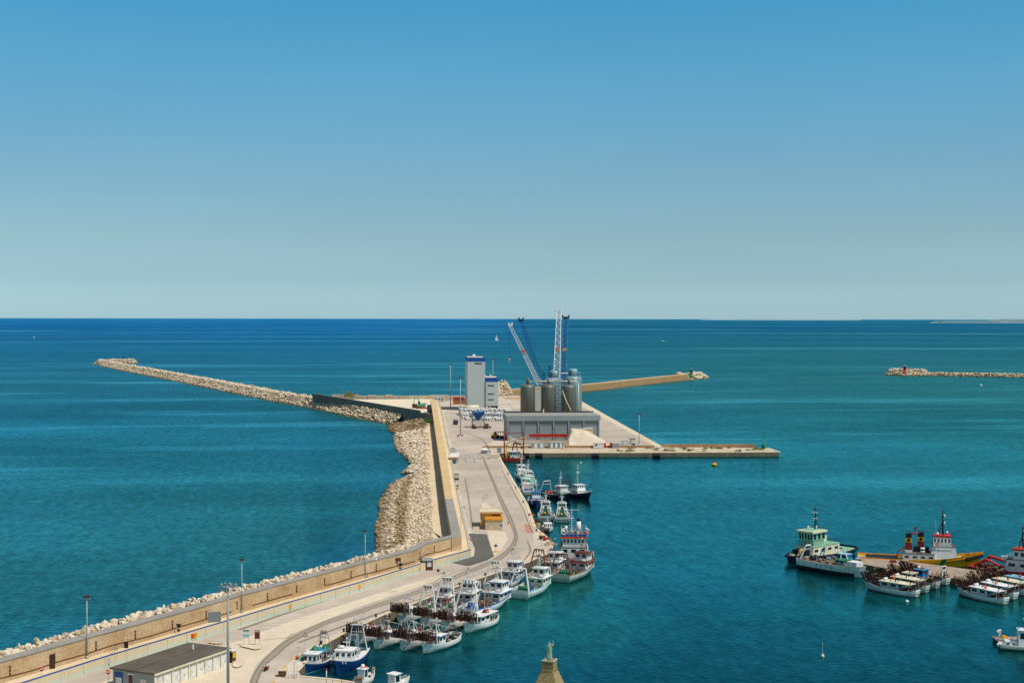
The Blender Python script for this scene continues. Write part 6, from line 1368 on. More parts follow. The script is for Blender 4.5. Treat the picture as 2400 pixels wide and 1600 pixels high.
b.boxrail(-6.2,6.4,5.8,z1+.15,1.0,'grey_dark'); q = MB(); q.ball((3.6,-1,z3+1.3),.34); b.mk(q, 'radome', 'white_clean'); q = MB(); q.ball((2.8,1.3,z3+1.5),.3); b.mk(q, 'radome', 'white_clean'); b.whips(1, z3+.6, 4, 3.4, 3.4)
q = MB(); q.box(-6.3,-4.4,-2.6,-1.4,z1+.14,z1+1.8); b.mk(q, 'funnel', 'cream_paint'); b.ring(-1.2,-2.6,z1+1.6,'y','orange_paint',.5); b.ring(-2.6,-2.3,z1+2.3,'y','orange_paint',.45)
q = MB(); q.path([Vector((-5.8,-2.9,z1+.2)),Vector((-5.8,-2.9,z1+3.6)),Vector((-3.4,-2.9,z1+4.3)),Vector((-2.4,-2.9,z1+3.9))],.12,5); b.mk(q, 'deck_crane', 'grey_dark'); q = MB(); q.tube((-4.6,-3.2,z0+.5),(-4.6,-3.2,z1+1.8),.18,n=6); b.mk(q, 'fire_main', 'deep_red'); b.clutter(-13,-7.5,5,10,('grey_dark','rope','white_old')); b.clutter(9.5,13,3,8,('orange_red','rope','white_clean'))
# flat working boat
b = Boat('work_boat', 'long low white working boat with black lower hull between the cream tug and the dredgers', 'boat', None, None, 21.5, 6.2, world=((82,399,0),(95.5,383,0)), fb=2.75, rise=.35, srise=.2, bul=.2, side='light_blue' if 0 else 'white_paint', rail='cream_paint', bottom='bottom_dark', deck='deck_wood', tr=.92, fine=4.5, bow_rake=.03)
q = MB()
for sg in (-1, 1):
    for i in range(16):
        t0, t1 = i/18, (i+1)/18; p = []
        for t_, z in ((t0,-.2),(t1,-.2),(t1,1.15),(t0,1.15)): x, y = b.pt(t_, (z+.8)/(b.gz(t_)+.8)); p.append((x, sg*(y+.03), z))
        q.add(p, [(0,1,2,3)])
b.mk(q, 'dark_band', 'bottom_dark')
b.gantry(-9.6, b.dz(-9.6), 4.6, 3.8, .8, 'white_paint', .24, topw=.45); b.gantry(-4.6, b.dz(-4.6), 2.4, 4.0, 1.4, 'tarp_blue', .14, topw=.3, blocks=False); b.house(1.6, 4.8, 3.0, b.dz(3), 1.4, 'grey_paint', 'green_paint', .1, 0, 2, 2, over=.2); b.mast(2.4, b.dz(3)+1.4, 2.6, 'white_clean', .16, arms=1)
b.boom((4.6,1,b.dz(4)),(3.0,1,b.dz(4)+3.6),.14,'white_clean','strut'); b.drum(-6.8, b.dz(-7), 1.6, .7, 'black_paint'); b.clutter(-9,1,4.6,30,('rust_metal','rope','grey_dark','white_old','sand_yellow')); q = MB(); q.box(5.5,8.8,-1.6,1.4,b.dz(7),b.dz(7)+1.3); b.mk(q, 'locker', 'bag_white'); b.ports([-3.5,-1.8,0,1.8], -1, .75, .2)
# blue cabin boat hidden behind
b = launch('small boat with a bright blue cabin between the cream tug and the finger pier', world=((91.5,411,0),(99,401,0)), L=11, B=3.8, side='blue_paint'); b.house(-1.5, 2.0, 2.6, b.dz(0), 2.0, 'sky_blue', 'light_blue', .3, 0, 3, 2, over=.25); b.mast(-2.4, b.dz(0)+.1, 4.0, 'grey_paint', .1, arms=2); b.clutter(-5,-2,2.4,10)
# yellow tug
b = Boat('tugboat', 'yellow hulled tug with a white superstructure and two red yellow black funnels', 'tugboat', None, None, 34.5, 9.2, flare=.05, world=((100.5,410,0),(133.2,401.5,0)), fb=1.7, rise=2.5, srise=.2, bul=.75, side='tug_yellow', rail='tug_yellow', bottom='tug_yellow', deck='deck_mint', tr=.82, fine=3.0, bow_rake=.06)
z0 = b.dz(0)
q = MB(); pts = []
for sg in (-1, 1):
    pts = []
    for k in range(26, 31): t_ = k/30; x, y = b.pt(t_, .8); pts.append(Vector((x+.1, sg*(y+.25), b.gz(t_)-1.05)))
    q.path(pts, .5, 7)
b.mk(q, 'bow_fender', 'rubber')
z1 = b.house(-4.8, 4.0, 7.4, z0, 2.2, 'white_paint', 'deck_grey', .1, 0, 0, 4, (.5,.75), name='lower_house', over=.05, roofname='boat_deck')
z1b = b.house(2.4, 10.4, 5.7, b.dz(3), 4.1, 'white_clean', 'deck_grey', .9, .9, 0, 0, wins=False, name='bridge_block', side=.9, over=.05, roofname='bridge_deck')
z2 = b.house(3.4, 8.5, 4.4, z1b+.14, 2.6, 'white_clean', 'red_paint', .25, .15, 5, 5, (.48,.82), .3, over=.1, rt=.45, aft=3)
b.boxrail(3.4, 9.4, 5.6, z1b+.15, 1.0, 'grey_dark'); tugmast(b, 6.2, z2+.45, 7.8); b.whips(4.4, z2+.4, 3, 4.6, 3.4, 'white_clean'); q = MB(); q.ball((7.4,1.2,z2+1.0),.35); b.mk(q, 'radome', 'white_clean'); q = MB(); q.ball((4.7,-1.4,z2+.9),.4); b.mk(q, 'radome', 'white_clean')
for x, y in ((-3.2, -1.6), (.2, 1.5)):
    f0 = z1+.14
    def seg(za_, zb_, mt, nm):
        def w_(z): k = (z-f0)/5.6; return 1.0-.22*k
        q = MB(); a = w_(za_); c = w_(zb_); q.hexa([(x-a,y-.8*a,za_),(x+a,y-.8*a,za_),(x+a,y+.8*a,za_),(x-a,y+.8*a,za_)],[(x-c,y-.8*c,zb_),(x+c,y-.8*c,zb_),(x+c,y+.8*c,zb_),(x-c,y+.8*c,zb_)]); b.mk(q, nm, mt)
    seg(f0-2.2, f0+.8, 'white_clean', 'funnel_base'); seg(f0+.8, f0+2.9, 'deep_red', 'funnel_red_band'); seg(f0+2.9, f0+4.1, 'yellow_bright', 'funnel_yellow_band'); seg(f0+4.1, f0+5.4, 'black_paint', 'funnel_top')
    q = MB(); q.box(x-.45,x+.45,y-.87,y-.80,f0+3.15,f0+3.95); b.mk(q, 'funnel_badge', 'black_paint'); q = MB(); q.torus((x,y,f0+6.0),.95,.05,'z',14,4)
    for k in range(7): a = k*.9; q.tube((x+.95*math.cos(a),y+.95*math.sin(a),f0+5.3),(x+.95*math.cos(a),y+.95*math.sin(a),f0+6.0),.04,n=4)
    b.mk(q, 'funnel_rail', 'grey_dark')
q = MB(); q.path([Vector((-6.4,-2,z0)),Vector((-6.2,-2,z0+2.6)),Vector((-3.6,-2,z0+4.2))],.2,6); b.mk(q, 'deck_crane', 'red_paint'); q = MB(); q.tube((-3.2,-1.6,z1+5.3),(.2,1.5,z1+5.3),.18,n=6); q.tube((-1.5,0,z1+5.2),(-1.5,0,z1+6.6),.15,n=6); q.obox((-1.3,0,z1+6.9),(1.0,.4,.5),0,-.4); b.mk(q, 'fire_monitor', 'deep_red')
b.raft(.6,-2.2,z1+.2,'white_clean','x'); b.raft(.6,-2.2,z1+1.1,'white_clean','x'); q = MB(); q.box(-1.9,2.4,-.6,.5,z1+.14,z1+1.7); b.mk(q, 'engine_casing', 'black_paint'); b.ring(4.6,-2.75,z1b+.9,'y','orange_red',.42)
q = MB(); q.box(-15,-6.5,-3.2,3.2,z0,z0+.55)
for k in range(7): q.tube((-15+k*1.4,-3.3,z0),(-15+k*1.4,-3.3,z0+1.4),.08,n=4)
q.tube((-15,-3.3,z0+1.4),(-6.6,-3.3,z0+1.4),.08,n=4); b.mk(q, 'tow_deck_gear', 'black_paint'); b.clutter(-16,-7,5,12,('deck_mint','green_net','grey_dark','rope','yellow_bright')); b.clutter(10.8,14.8,3,10,('deep_red','black_paint','white_clean'))
t_ = (7.4+b.L/2)/b.L; q = MB(); pp = []
for x_, z_ in ((5.4,.35),(7.0,.35),(7.3,1.0),(5.9,1.0)):
    tt = (x_+b.L/2)/b.L; g = b.gz(tt); z = .15+(g-.17)*(z_ if z_ < 1 else 1)*(1 if z_ == 1 else 0); X, y = b.pt(tt, (z+.8)/(g+.8)); pp.append((X, -(y+.14), z))
q.add(pp, [(0,1,2,3)]); b.mk(q, 'green_stripe', 'green_paint'); b.marks(7.8, 12.2, 9, -1, 1.0, 'grey_dark', .3)
# red tug
b = Boat('tugboat', 'red and white tug with folded red deck crane, half cut by the right edge', 'tugboat', None, None, 27, 8, world=((127.3,394.5,0),(150,378,0)), fb=1.7, rise=1.6, bul=.6, side='red_paint', rail='red_paint', bottom='black_paint', deck='deck_grey', tr=.85, fine=3)
z0 = b.dz(0); z1 = b.house(-3.4, 6.5, 5.4, z0, 3.4, 'white_paint', 'deck_grey', .4, .3, 0, 3, (.5,.75), .3, name='deckhouse', over=.05, roofname='boat_deck'); z2 = b.house(-1.6, 3.6, 4.2, z1+.14, 2.5, 'white_clean', 'orange_red', .3, .3, 4, 3, (.35,.8), .3, over=.35, rt=.55, aft=3); b.boxrail(-3.2,5.6,5.2,z1+.15,1.0,'white_clean'); tugmast(b, .6, z2+.5, 6.6)
q = MB(); q.path([Vector((-11.5,1.2,z0+.5)),Vector((-8.6,1.2,z0+3.2)),Vector((-3.9,1.0,z0+2.2))],.5,6); q.path([Vector((-12.2,-1.4,z0+.6)),Vector((-8.8,-1.4,z0+2.7)),Vector((-4.6,-1.2,z0+1.0))],.42,6); b.mk(q, 'deck_crane', 'red_paint'); q = MB(); q.tube((-10,-2,z0+.9),(-10,2,z0+.9),.9,n=14); b.mk(q, 'winch', 'brown_paint'); b.clutter(-12,-4.6,5,16,('orange_red','black_paint','deep_red','white_clean')); q = MB(); q.tube((-4.4,0,z0),(-4.4,0,z0+3),.14,n=6); q.box(-5.2,-3.6,-.5,.5,z0+3,z0+3.9); b.mk(q, 'floodlight_post', 'white_clean')
# rafted dredgers at the finger pier (bows up-left, dredges raised)
def raft_clam(lab, bow, stern, L=15.5, roof='white_clean', side='hull_white', hm='white_paint', **k):
    b = clam(lab, bow, stern, L, 4.4, roof, None, flat=k.pop('flat', True), mast=False, tall=True, side=side, bottom='bottom_red', hm=hm)
    for sg in (-1, 1): b.boom((-L*.30, sg*1.4, b.dz(-L*.3)), (-L*.44, sg*1.2, b.dz(-L*.3)+3.2), .09, 'rust_metal', 'stern_boom'); b.boom((-L*.24, sg*1.5, b.dz(-L*.3)), (-L*.33, sg*1.5, b.dz(-L*.3)+2.0), .07, 'white_old', 'stern_roller')
    b.dredge(-L*.36, b.dz(-L*.36)+.8, 3.4, 2.4, 1.0, .3, rods=12); return b
r1 = raft_clam('white dredger with a broad cream roof and orange ring, front boat of the left raft', (2029,1379), (2146,1398), 16, roof='cream_paint', hm='white_old'); r1.ring(-1, 0, r1.dz(0)+3.3, 'x', 'orange_paint', .55)
raft_clam('dredger with cream roof in the left raft, second from the water', (2056,1369), (2172,1388), 15.5, roof='cream_paint', side='hull_green', hm='mint_paint')
raft_clam('dredger with pale deck in the left raft, third from the water', (2084,1360), (2198,1378.5), 15, roof='cream_paint', side='hull_old', flat=False)
r4 = raft_clam('dredger with a light blue cabin in the left raft, against the finger pier', (2114,1352), (2222,1370), 14.5, roof='sky_blue', hm='tarp_blue', flat=False); r4.gantry(-6.4, r4.dz(-6), 3, 3.6, .6, 'white_clean', .16, topw=.6)
raft_clam('front boat of the right raft, white roof and a blue tarp at its stern', (2241,1391), (2358,1416), 16).pile(-6.2, .3, 1.2, 1.3, 1.0, .6, 'clad_blue', 'tarpaulin')
raft_clam('dredger with a white hooped roof in the right raft, second from the water', (2268,1381), (2384,1405), 15)
raft_clam('dredger with a wide cream roof in the right raft, third from the water', (2296,1372), (2410,1395), 15.5, roof='cream_paint')
raft_clam('dredger with light blue awning in the right raft, against the finger pier', (2326,1367), (2436,1387), 14.5, roof='light_blue', hm='light_blue')
# service launch and pontoon at the right edge
b = launch('grey white service launch with a tall wheelhouse, cut by the right edge', world=((104.2,301.5,0),(116.5,299,0)), L=13.5, B=3.8, side='hull_green', tr=.85); b.house(-3.0, .6, 2.7, b.dz(0), 3.4, 'white_clean', 'white_clean', .3, .1, 3, 2, (.5,.85), .3, over=.2); b.house(-5.9,-3.1, 2.4, b.dz(-4), .9, 'white_paint', 'white_clean', .1, .4, 0, 2, (.3,.8), .4, over=.05, name='cabin_trunk'); b.mast(-1.6, b.dz(0)+3.5, 3.4, 'grey_dark', .12, arms=2, ball=True); b.whips(-4, b.dz(-3)+.8, 3, 1.6, 2); b.rails(-6.2, -1, .6)
q = MB(); q.ball((-6.9,-.9,.9),.45,(1.1,.7,1)); b.mk(q, 'fender', 'white_clean'); b.marks(-1.5, 1.5, 7, -1, .5, 'deep_red', .22)
p = G(2333,1507,0); t = thing('pontoon', 'short dark floating pontoon with a plank top beside the service launch', 'pontoon', p, rad(-4)); q = MB(); q.box(0,13,0,2.8,.7,.95); q.build('deck', 'planking', t); q = MB(); q.box(.1,12.9,.15,2.65,-.4,.7); q.build('float', 'black_paint', t); q = MB()
for x in (.4,1.1): q.torus((x,.05,.35),.33,.13,'y',12,6)
q.build('tyre_fender', 'rubber', t)
for k, (x, y) in enumerate(((.9,.7),(1.5,1.9))): q = MB(); q.tube((x,y,.95),(x,y,2.3),.13,n=8); q.box(x-.45,x+.25,y-.3,y+.3,2.3,2.6); q.build('service_pillar', 'white_clean', t)
q = MB(); q.pile if 0 else q.obox((2.1,1.2,1.2),(1.0,.7,.5),.4); q.build('yellow_hose_box', 'yellow_bright', t)
# red dredging barge in the corner of the pier
b = Boat('dredging_barge', 'red decked barge with two tall spud poles in the corner of the pier', 'barge', None, None, 9.9, 16, world=((-1.2,688,0),(-1.2+.02,700,0)), fb=1.4, rise=.0, srise=0, bul=.15, side='red_paint', rail='red_paint', bottom='deep_red', deck='deck_grey', tr=1.0, fine=60, bow_rake=.0)
b.t.location = (XD(1204,701)+.2, 703, 0); b.t.rotation_euler = (0,0,rad(90))
b.t.scale = (1.6, .68, 1)
for y in (-7.0, 7.0): q = MB(); q.tube((-2,y,.5),(-2,y,14.2),.42,n=8); b.mk(q, 'spud_pole', 'deep_red')
q = MB(); q.tube((-2,-7,13.4),(-2,7,13.4),.2,n=5); q.box(-2.3,-1.7,-7,-6.2,7.5,8.3); q.box(-2.3,-1.7,6.2,7,7.5,8.3); b.mk(q, 'spud_frame', 'rust_metal')
b.house(-3.0, -.4, 5.2, 1.3, 3.0, 'white_paint', 'white_clean', .1, 0, 2, 1, aft=3); b.house(-2.0, 1.6, 9, 1.3, 2.2, 'white_old', 'deck_grey', .1, 0, 0, 2, name='engine_house')
q = MB(); q.path([Vector((-3.4,5.4,1.4)),Vector((-3.2,5.6,5.6)),Vector((-2.4,4.4,8.0))],.42,6); b.mk(q, 'crane_arm', 'yellow_bright')
q = MB(); q.path([Vector((1,1.5,3)),Vector((0,0,8.4)),Vector((-1,-5.5,7.6))],.4,6); q.path([Vector((1,-3,3)),Vector((0,-1,9.4))],.3,6); b.mk(q, 'excavator_arm', 'rust_dark')
q = MB(); q.ball((0,5,6.6),1.0); q.ball((.4,-5.6,6),.8); b.mk(q, 'grab', 'black_paint'); b.clutter(-4.2,3.6,13,46,('rust_metal','orange_red','white_old','grey_dark','black_paint'), big=1.4, z=1.3)
# sailing boats far out
def sail(label, px, py, h, full=True):
    a = G(px, py, 0); t = thing('sailboat', label, 'sailboat', a, rad(20)); q = MB(); L = h*.62
    q.hexa([(-L*.42,-1.0,-.3),(L*.34,-.9,-.3),(L*.34,.9,-.3),(-L*.42,1.0,-.3)], [(-L*.46,-1.6,1.2),(L*.40,-1.2,1.4),(L*.40,1.2,1.4),(-L*.46,1.6,1.2)]); q.hexa([(L*.34,-.9,-.3),(L*.44,-.05,.2),(L*.44,.05,.2),(L*.34,.9,-.3)],[(L*.40,-1.2,1.4),(L*.56,-.05,1.6),(L*.56,.05,1.6),(L*.40,1.2,1.4)]); q.box(-L*.15,L*.15,-.8,.8,1.3,1.9); q.build('hull', 'white_clean', t)
    q = MB(); q.tube((0,0,1),(0,0,h),.16,n=6); q.tube((0,0,2.6),(-L*.42,0,2.6),.12,n=5); q.build('mast', 'white_clean' if full else 'grey_dark', t)
    if full:
        q = MB(); q.add([(-.1,0,2.8),(-L*.42,.5,2.8),(-L*.26,.7,h*.5),(-.1,.05,h*.97)],[(0,1,2,3)]); q.build('mainsail', 'bag_white', t); q = MB(); q.add([(.2,0,h*.85),(L*.52,0,1.8),(.4,.9,2.3)],[(0,1,2)]); q.build('jib', 'bag_white', t)
    else:
        q = MB(); q.tube((-.3,0,2.9),(-L*.40,0,2.9),.35,n=8); q.build('furled_sail', 'bag_white', t)
sail('white sailing boat with its sails up, far out left of the cranes', 1164, 798.5, 19)
sail('bare masted sailing boat far out, above the green lighthouse', 1554, 799.5, 17, False)
q = launch('tiny white motorboat speck near the horizon at the left', stern=(78,792), bow=(83,791.6), L=13, B=5); q.house(-4,2,4,1,3,'white_clean','white_clean',.5,.1,3,2)
# buoys
def buoy(label, px, py, r, m, m2=None, sq=(1,1,.7), stick=0):
    a = G(px, py, 0); t = thing('buoy', label, 'buoy', a); q = MB(); q.ball((0,0,r*.35), r, sq, 14, 8); q.build('float', m, t)
    q = MB(); q.lathe((0,0,r*.35+r*sq[2]*.85), [(r*.3,0),(r*.3,r*.35),(r*.12,r*.5)], 8)
    if stick: q.tube((0,0,r),(0,0,stick),.04,n=4)
    q.build('top', m2 or m, t)
buoy('big yellow mooring buoy with a red top off the narrow pier', 1674, 1090, 1.25, 'yellow_bright', 'orange_red', (1.1,1.1,.55))
buoy('small cream buoy with a thin staff in the open harbour, lower right', 1928, 1538, .38, 'cream_paint', 'cream_paint', (1,1,1.1), 3.0)
buoy('white buoy in front of the right breakwater', 2299, 904, 1.4, 'white_clean', 'orange_red')
buoy('white buoy floating just below the left raft of dredgers', 2126, 1410, .45, 'white_clean')
buoy('tiny white float inside the basin below the pier', 1361, 1085, .5, 'white_clean')
# ------------------------------------------------------------------ garages
A_, B_, D_ = G(362,1577,5.4), G(540,1517,5.4), G(253,1565,5.4)
u = (B_-A_); L = u.length; an_ = math.atan2(u.y, u.x); dp = (D_-A_).length
gar = thing('garage_block', 'flat roofed garage block with a row of white doors in the lower left', 'garage', (A_.x, A_.y, QZ), an_)
# local x along the doors (towards the far end), local +y = left, away from the doors
b = MB(); b.box(.25, L-.25, .25, dp-.25, 0, 3.1); o = b.build('wall', 'cream_paint', gar)
b = MB(); b.box(.2, .248, .3, dp-.3, 0, 3.1); b.build('end_wall', 'clad_mid', gar)
b = MB(); b.box(-.15, L+.15, -.15, dp+.15, 3.102, 3.4); b.build('roof', 'roof_asphalt', gar)
b = MB(); b.box(-.2, L+.2, -.24, -.152, 3.0, 3.3); b.box(.25, L-.25, .05, .248, 2.75, 3.1); b.build('fascia', 'cream_paint', gar)
b = MB(); b.box(0, L, dp/2-.06, dp/2+.06, 3.402, 3.45); b.build('roof_joint', 'grey_dark', gar)
b = MB(); b.box(L*.8, L*.8+.3, dp*.55, dp*.55+.3, 3.4, 4.3); b.build('roof_pipe', 'white_clean', gar)
nb = 9
for k in range(nb+1):
    x = .25+(L-.7)*k/nb; b = MB(); b.box(x-.13, x+.17, .02, .248, 0, 2.75); b.build('pilaster', 'cream_paint', gar)
for k in range(nb):
    x = .25+(L-.7)*k/nb; b = MB(); b.box(x+.24, x+(L-.7)/nb-.2, .18, .249, .05, 2.6); o = b.build('garage_door', 'white_paint', gar)
    b = MB(); b.box(x+(L-.7)/nb/2-.1, x+(L-.7)/nb/2+.15, .14, .18, 1.1, 1.2); b.build('handle', 'grey_dark', o)
b = MB(); b.box(.14, .2, dp*.52, dp*.60, 0, 2.4); b.build('end_door', 'brown_paint', gar)
b = MB(); b.box(.12, .2, dp*.74, dp*.93, .2, 2.7); b.build('mural', 'clad_blue', gar); b = MB(); b.box(.07, .12, dp*.76, dp*.90, .3, 1.7); b.build('poster', 'white_paint', gar)
b = MB(); b.box(.10, .2, dp*.2, dp*.33, .8, 2.0); b.build('shutter', 'white_old', gar)
b = MB(); b.box(.05, .1, dp*.48, dp*.61, 2.5, 2.75); b.build('lamp', 'white_clean', gar)
t = thing('ticket_booth', 'small glazed booth with posters and brown base at the far end of the garages', 'booth', G(544,1553), an_)
b = MB(); b.box(0,1.2,0,2.0,0,.9); b.build('base', 'brown_paint', t); b = MB(); b.box(0.02,1.18,.02,1.98,.9,2.2); b.build('glazing', 'glass', t); b = MB(); b.box(-.1,1.3,-.1,2.1,2.2,2.45); b.build('roof', 'bag_white', t)
b = MB(); b.box(.2,.9,-.05,.0,1.0,2.0); b.build('poster', 'yellow_bright', t); b = MB(); b.box(1.18,1.24,.3,1.5,.2,2.0); b.build('poster', 'bag_white', t)
# ------------------------------------------------------------------ yellow kiosk building
D0 = 456; k0 = thing('guard_house', 'ochre and beige guard house with flat roof in the middle of the road', 'building', (XD(1138,D0), D0, QZ), rad(1))
b = MB(); b.box(0,5.5,0,6.8,0,3.1); b.build('front_block', 'beige_wall', k0); b = MB(); b.box(-.15,5.65,-.25,6.79,3.102,3.45); b.build('front_canopy', 'ochre_trim', k0)
b = MB(); b.box(-1.6,5.2,6.8,15,0,4.3); b.build('rear_block', 'sand_yellow', k0); b = MB(); b.box(-1.9,5.7,6.2,15.4,4.302,4.6); b.build('rear_cornice', 'ochre_trim', k0); b = MB(); b.box(-1.8,5.6,6.3,15.3,4.602,4.75)
for x0,x1,y0,y1 in ((-1.9,5.7,6.2,6.4),(-1.9,-1.7,6.4,15.2),(5.5,5.7,6.4,15.2),(-1.9,5.7,15.2,15.4)): b.box(x0,x1,y0,y1,4.6,4.95)
b.build('rear_roof', 'edge_cream', k0)
b = MB(); b.box(-1.64,-1.6,7.2,14,3.0,3.9); b.build('high_window', 'glass', k0)
for x, m_ in ((.7,'white_old'),(2.9,'beige_wall'),(4.3,'white_old')): b = MB(); b.box(x,x+1.1,-.05,-.002,.2,2.2); b.build('door', m_, k0)
b = MB(); b.box(-.02,5.52,-.03,.0,0,.25); b.build('plinth', 'sand_yellow', k0); b = MB(); b.box(2.2,4.6,6.74,6.8,3.5,4.0); b.build('window', 'glass', k0)
b = MB(); b.obox((-.6,6.7,3.2),(.3,.2,.7)); b.build('wall_lamp', 'white_clean', k0)
# generic signs
def post(b, h, r=.05): b.tube((0,0,0),(0,0,h),r,n=6)
def sign(label, base, toppy, kind, z0=QZ, cat='road sign', rz=0.0, sc=1.0, name='road_sign'):
    a = G(base[0], base[1], z0); H = P(base[0], toppy, a.y).z-z0; t = thing(name, label, cat, a, rz); b = MB(); post(b, H-.05 if kind != 'board' else H-.3); b.build('post', 'galvanised', t)
    r = .42*sc; c = H-r
    def disc(rr, y, m, nm, par=t): b = MB(); b.tube((0,y,c),(0,y-.03,c),rr,n=18); return b.build(nm, m, par)
    if kind == 'noentry': o = disc(r,-.06,'red_paint','disc'); b = MB(); b.box(-r*.7,r*.7,-.12,-.09,c-.09,c+.09); b.build('bar', 'white_clean', o)
    elif kind == 'blue': o = disc(r,-.06,'clad_blue','disc'); b = MB(); b.hexa([(-.05,-.12,c-.25),(.05,-.12,c-.25),(.05,-.09,c-.25),(-.05,-.09,c-.25)],[(.12,-.12,c+.22),(.2,-.12,c+.18),(.2,-.09,c+.18),(.12,-.09,c+.22)]); b.build('arrow', 'white_clean', o)
    elif kind == 'dark': disc(r,-.06,'grey_dark','disc')
    elif kind in ('triangle', 'backs'):
        m_ = 'red_paint' if kind == 'triangle' else 'grey_dark'
        for i in range(1 if kind == 'triangle' else 2):
            zc = c-i*r*2; b = MB(); q = [(r*1.15*math.sin(a_), zc-.05+r*1.15*math.cos(a_)) for a_ in (0, 2*PI/3, 4*PI/3)]; b.add([(x,-.09,z) for x,z in q]+[(x,-.05,z) for x,z in q], [(0,1,2),(5,4,3),(0,3,4,1),(1,4,5,2),(2,5,3,0)]); o = b.build('triangle', m_, t)
            if kind == 'triangle':
                q = [(r*.72*math.sin(a_), zc-.05+r*.72*math.cos(a_)) for a_ in (0, 2*PI/3, 4*PI/3)]; b = MB(); b.add([(x,-.11,z) for x,z in q]+[(x,-.092,z) for x,z in q], [(0,1,2),(5,4,3),(0,3,4,1),(1,4,5,2),(2,5,3,0)]); b.build('white_field', 'white_clean', o); b = MB(); b.box(-.05,.05,-.13,-.112,zc-.15,zc+.18); b.build('symbol', 'black_paint', o)
    elif kind == 'panel': b = MB(); b.box(-.42*sc,.42*sc,-.08,-.04,H-1.35*sc,H); b.build('panel', 'black_paint', t)
    elif kind == 'cone_panel':
        b = MB(); q = [(-.5*sc,H),(.5*sc,H),(.15*sc,H-.65*sc),(-.15*sc,H-.65*sc)]; b.add([(x,-.1,z) for x,z in q]+[(x,-.05,z) for x,z in q], [(3,2,1,0),(4,5,6,7),(0,1,5,4),(1,2,6,5),(2,3,7,6),(3,0,4,7)]); b.build('triangle', 'black_paint', t); b = MB(); b.tube((0,-.05,H-1.1*sc),(0,-.08,H-1.1*sc),.3*sc,n=14); b.build('disc', 'grey_dark', t)
    return t
sign('no entry sign on a post at the near left end of the garages', (254,1602), 1568, 'noentry', rz=0)
sign('red and white no entry sign on the terrace near the lower left corner', (98,1606), 1561, 'noentry')
sign('red and white no entry sign by the new asphalt at the bend', (1104,1276), 1258, 'noentry', sc=1.1)
sign('round blue direction sign on a post in front of the guard house doors', (1175,1244), 1227, 'blue')
sign('round blue direction sign on a post on its own traffic island near the bend', (1162,1292), 1274, 'blue', sc=1.1)
sign('red bordered warning triangle on a tall post near the blue boats', (715,1519), 1479, 'triangle', sc=1.35)
sign('two dark warning triangles one over the other on the road below the gate', (1072,1160), 1134, 'backs', sc=1.3)
sign('round black backed sign on a pale base left of the asphalt turn', (1027,1347), 1332, 'dark')
sign('tall dark panel sign above the retaining wall, left of the garages roof', (296,1541), 1503, 'panel')
sign('dark sign with triangle over disc, next right from the tall panel sign', (419,1505), 1461, 'cone_panel', sc=1.2)
sign('dark sign with triangle over disc near the brown shelter', (939,1350), 1319, 'cone_panel', sc=1.2)
sign('dark narrow panel sign close to the floodlight mast with side lamp', (850,1353), 1324, 'panel', TZ, sc=.9)
for k, (px, py, w) in enumerate(((1028,1351,2.2),(1163,1293,1.8))):
    a = G(px, py); b = MB(); b.hexa([(-w/2,-w,0),(w/2,-w*.6,0),(w/2,w,0),(-w/2,w*.6,0)],[(-w/2+.1,-w+.1,.18),(w/2-.1,-w*.6+.1,.18),(w/2-.1,w-.1,.18),(-w/2+.1,w*.6-.1,.18)]); tag(b.build('traffic_island', 'edge_cream' if k == 0 else 'sand_yellow', loc=a), ['small pale traffic island under the black backed sign', 'small yellowish traffic island under the blue sign near the bend'][k], 'kerb')
def board(label, px0, px1, top, mid, foot, m1, m2, m3):
    a = G((px0+px1)/2, foot); s_ = a.y/FPX; w = (px1-px0)*s_; zt, zm = P(1200, top, a.y).z-QZ, P(1200, mid, a.y).z-QZ; t = thing('notice_board', label, 'notice board', a)
    b = MB(); b.box(-w/2,w/2,-.08,0,zm,zt); o = b.build('panel', m1, t); b = MB(); b.box(-w/2+.08,w/2-.08,-.11,-.082,zm+(zt-zm)*.2,zm+(zt-zm)*.42); b.build('stripe', m2, o); b = MB(); b.box(-w/2+.1,w/2-.1,-.11,-.082,zt-.35,zt-.1); b.build('heading', m3, o)
    for x in (-w/2+.12, w/2-.12): b = MB(); b.tube((x,0,0),(x,0,zt-.1),.05,n=5); b.build('post', 'galvanised', t)
board('white and green notice board on two legs on the traffic island', 569, 585, 1475, 1495, 1512, 'bag_white', 'light_blue', 'green_paint')
board('tall brown tourist notice board beside the white and green one', 597, 609, 1477, 1497, 1513, 'brown_paint', 'brown_paint', 'beige_wall')
board('brown and white sign panel on a post by the terrace rail below the gate', 1064, 1076, 1109, 1128, 1141, 'white_old', 'brown_paint', 'brown_paint')
def kerb(label, pts, group=None):
    pl = cr(PX(pts), 4); of = offset(pl, .28); b = MB()
    for i in range(len(pl)-1):
        q = [pl[i],pl[i+1],of[i+1],of[i]]; b.m = i % 2; b.hexa([(v.x,v.y,QZ) for v in q],[(v.x,v.y,QZ+.22) for v in q])
    tag(b.build('striped_kerb', ['yellow_bright','grey_dark']), label, 'kerb')
kerb('yellow and black kerb in front of the two notice boards', [(577,1514),(600,1519),(612,1517),(614,1512)]); kerb('yellow and black kerb behind the garages roof', [(486,1507),(504,1510),(520,1509.5)])
patch('traffic_island', [(560,1512),(577,1507),(614,1510),(611,1518),(598,1521),(577,1516)], .04, 'edge_cream'); patch('booth_island', [(545,1560),(545,1540),(566,1541),(575,1548),(568,1558),(556,1563)], .036, 'edge_cream')
t = thing('bus_shelter', 'brown open shelter with posters standing against the retaining wall', 'shelter', G(1003,1336), an_)
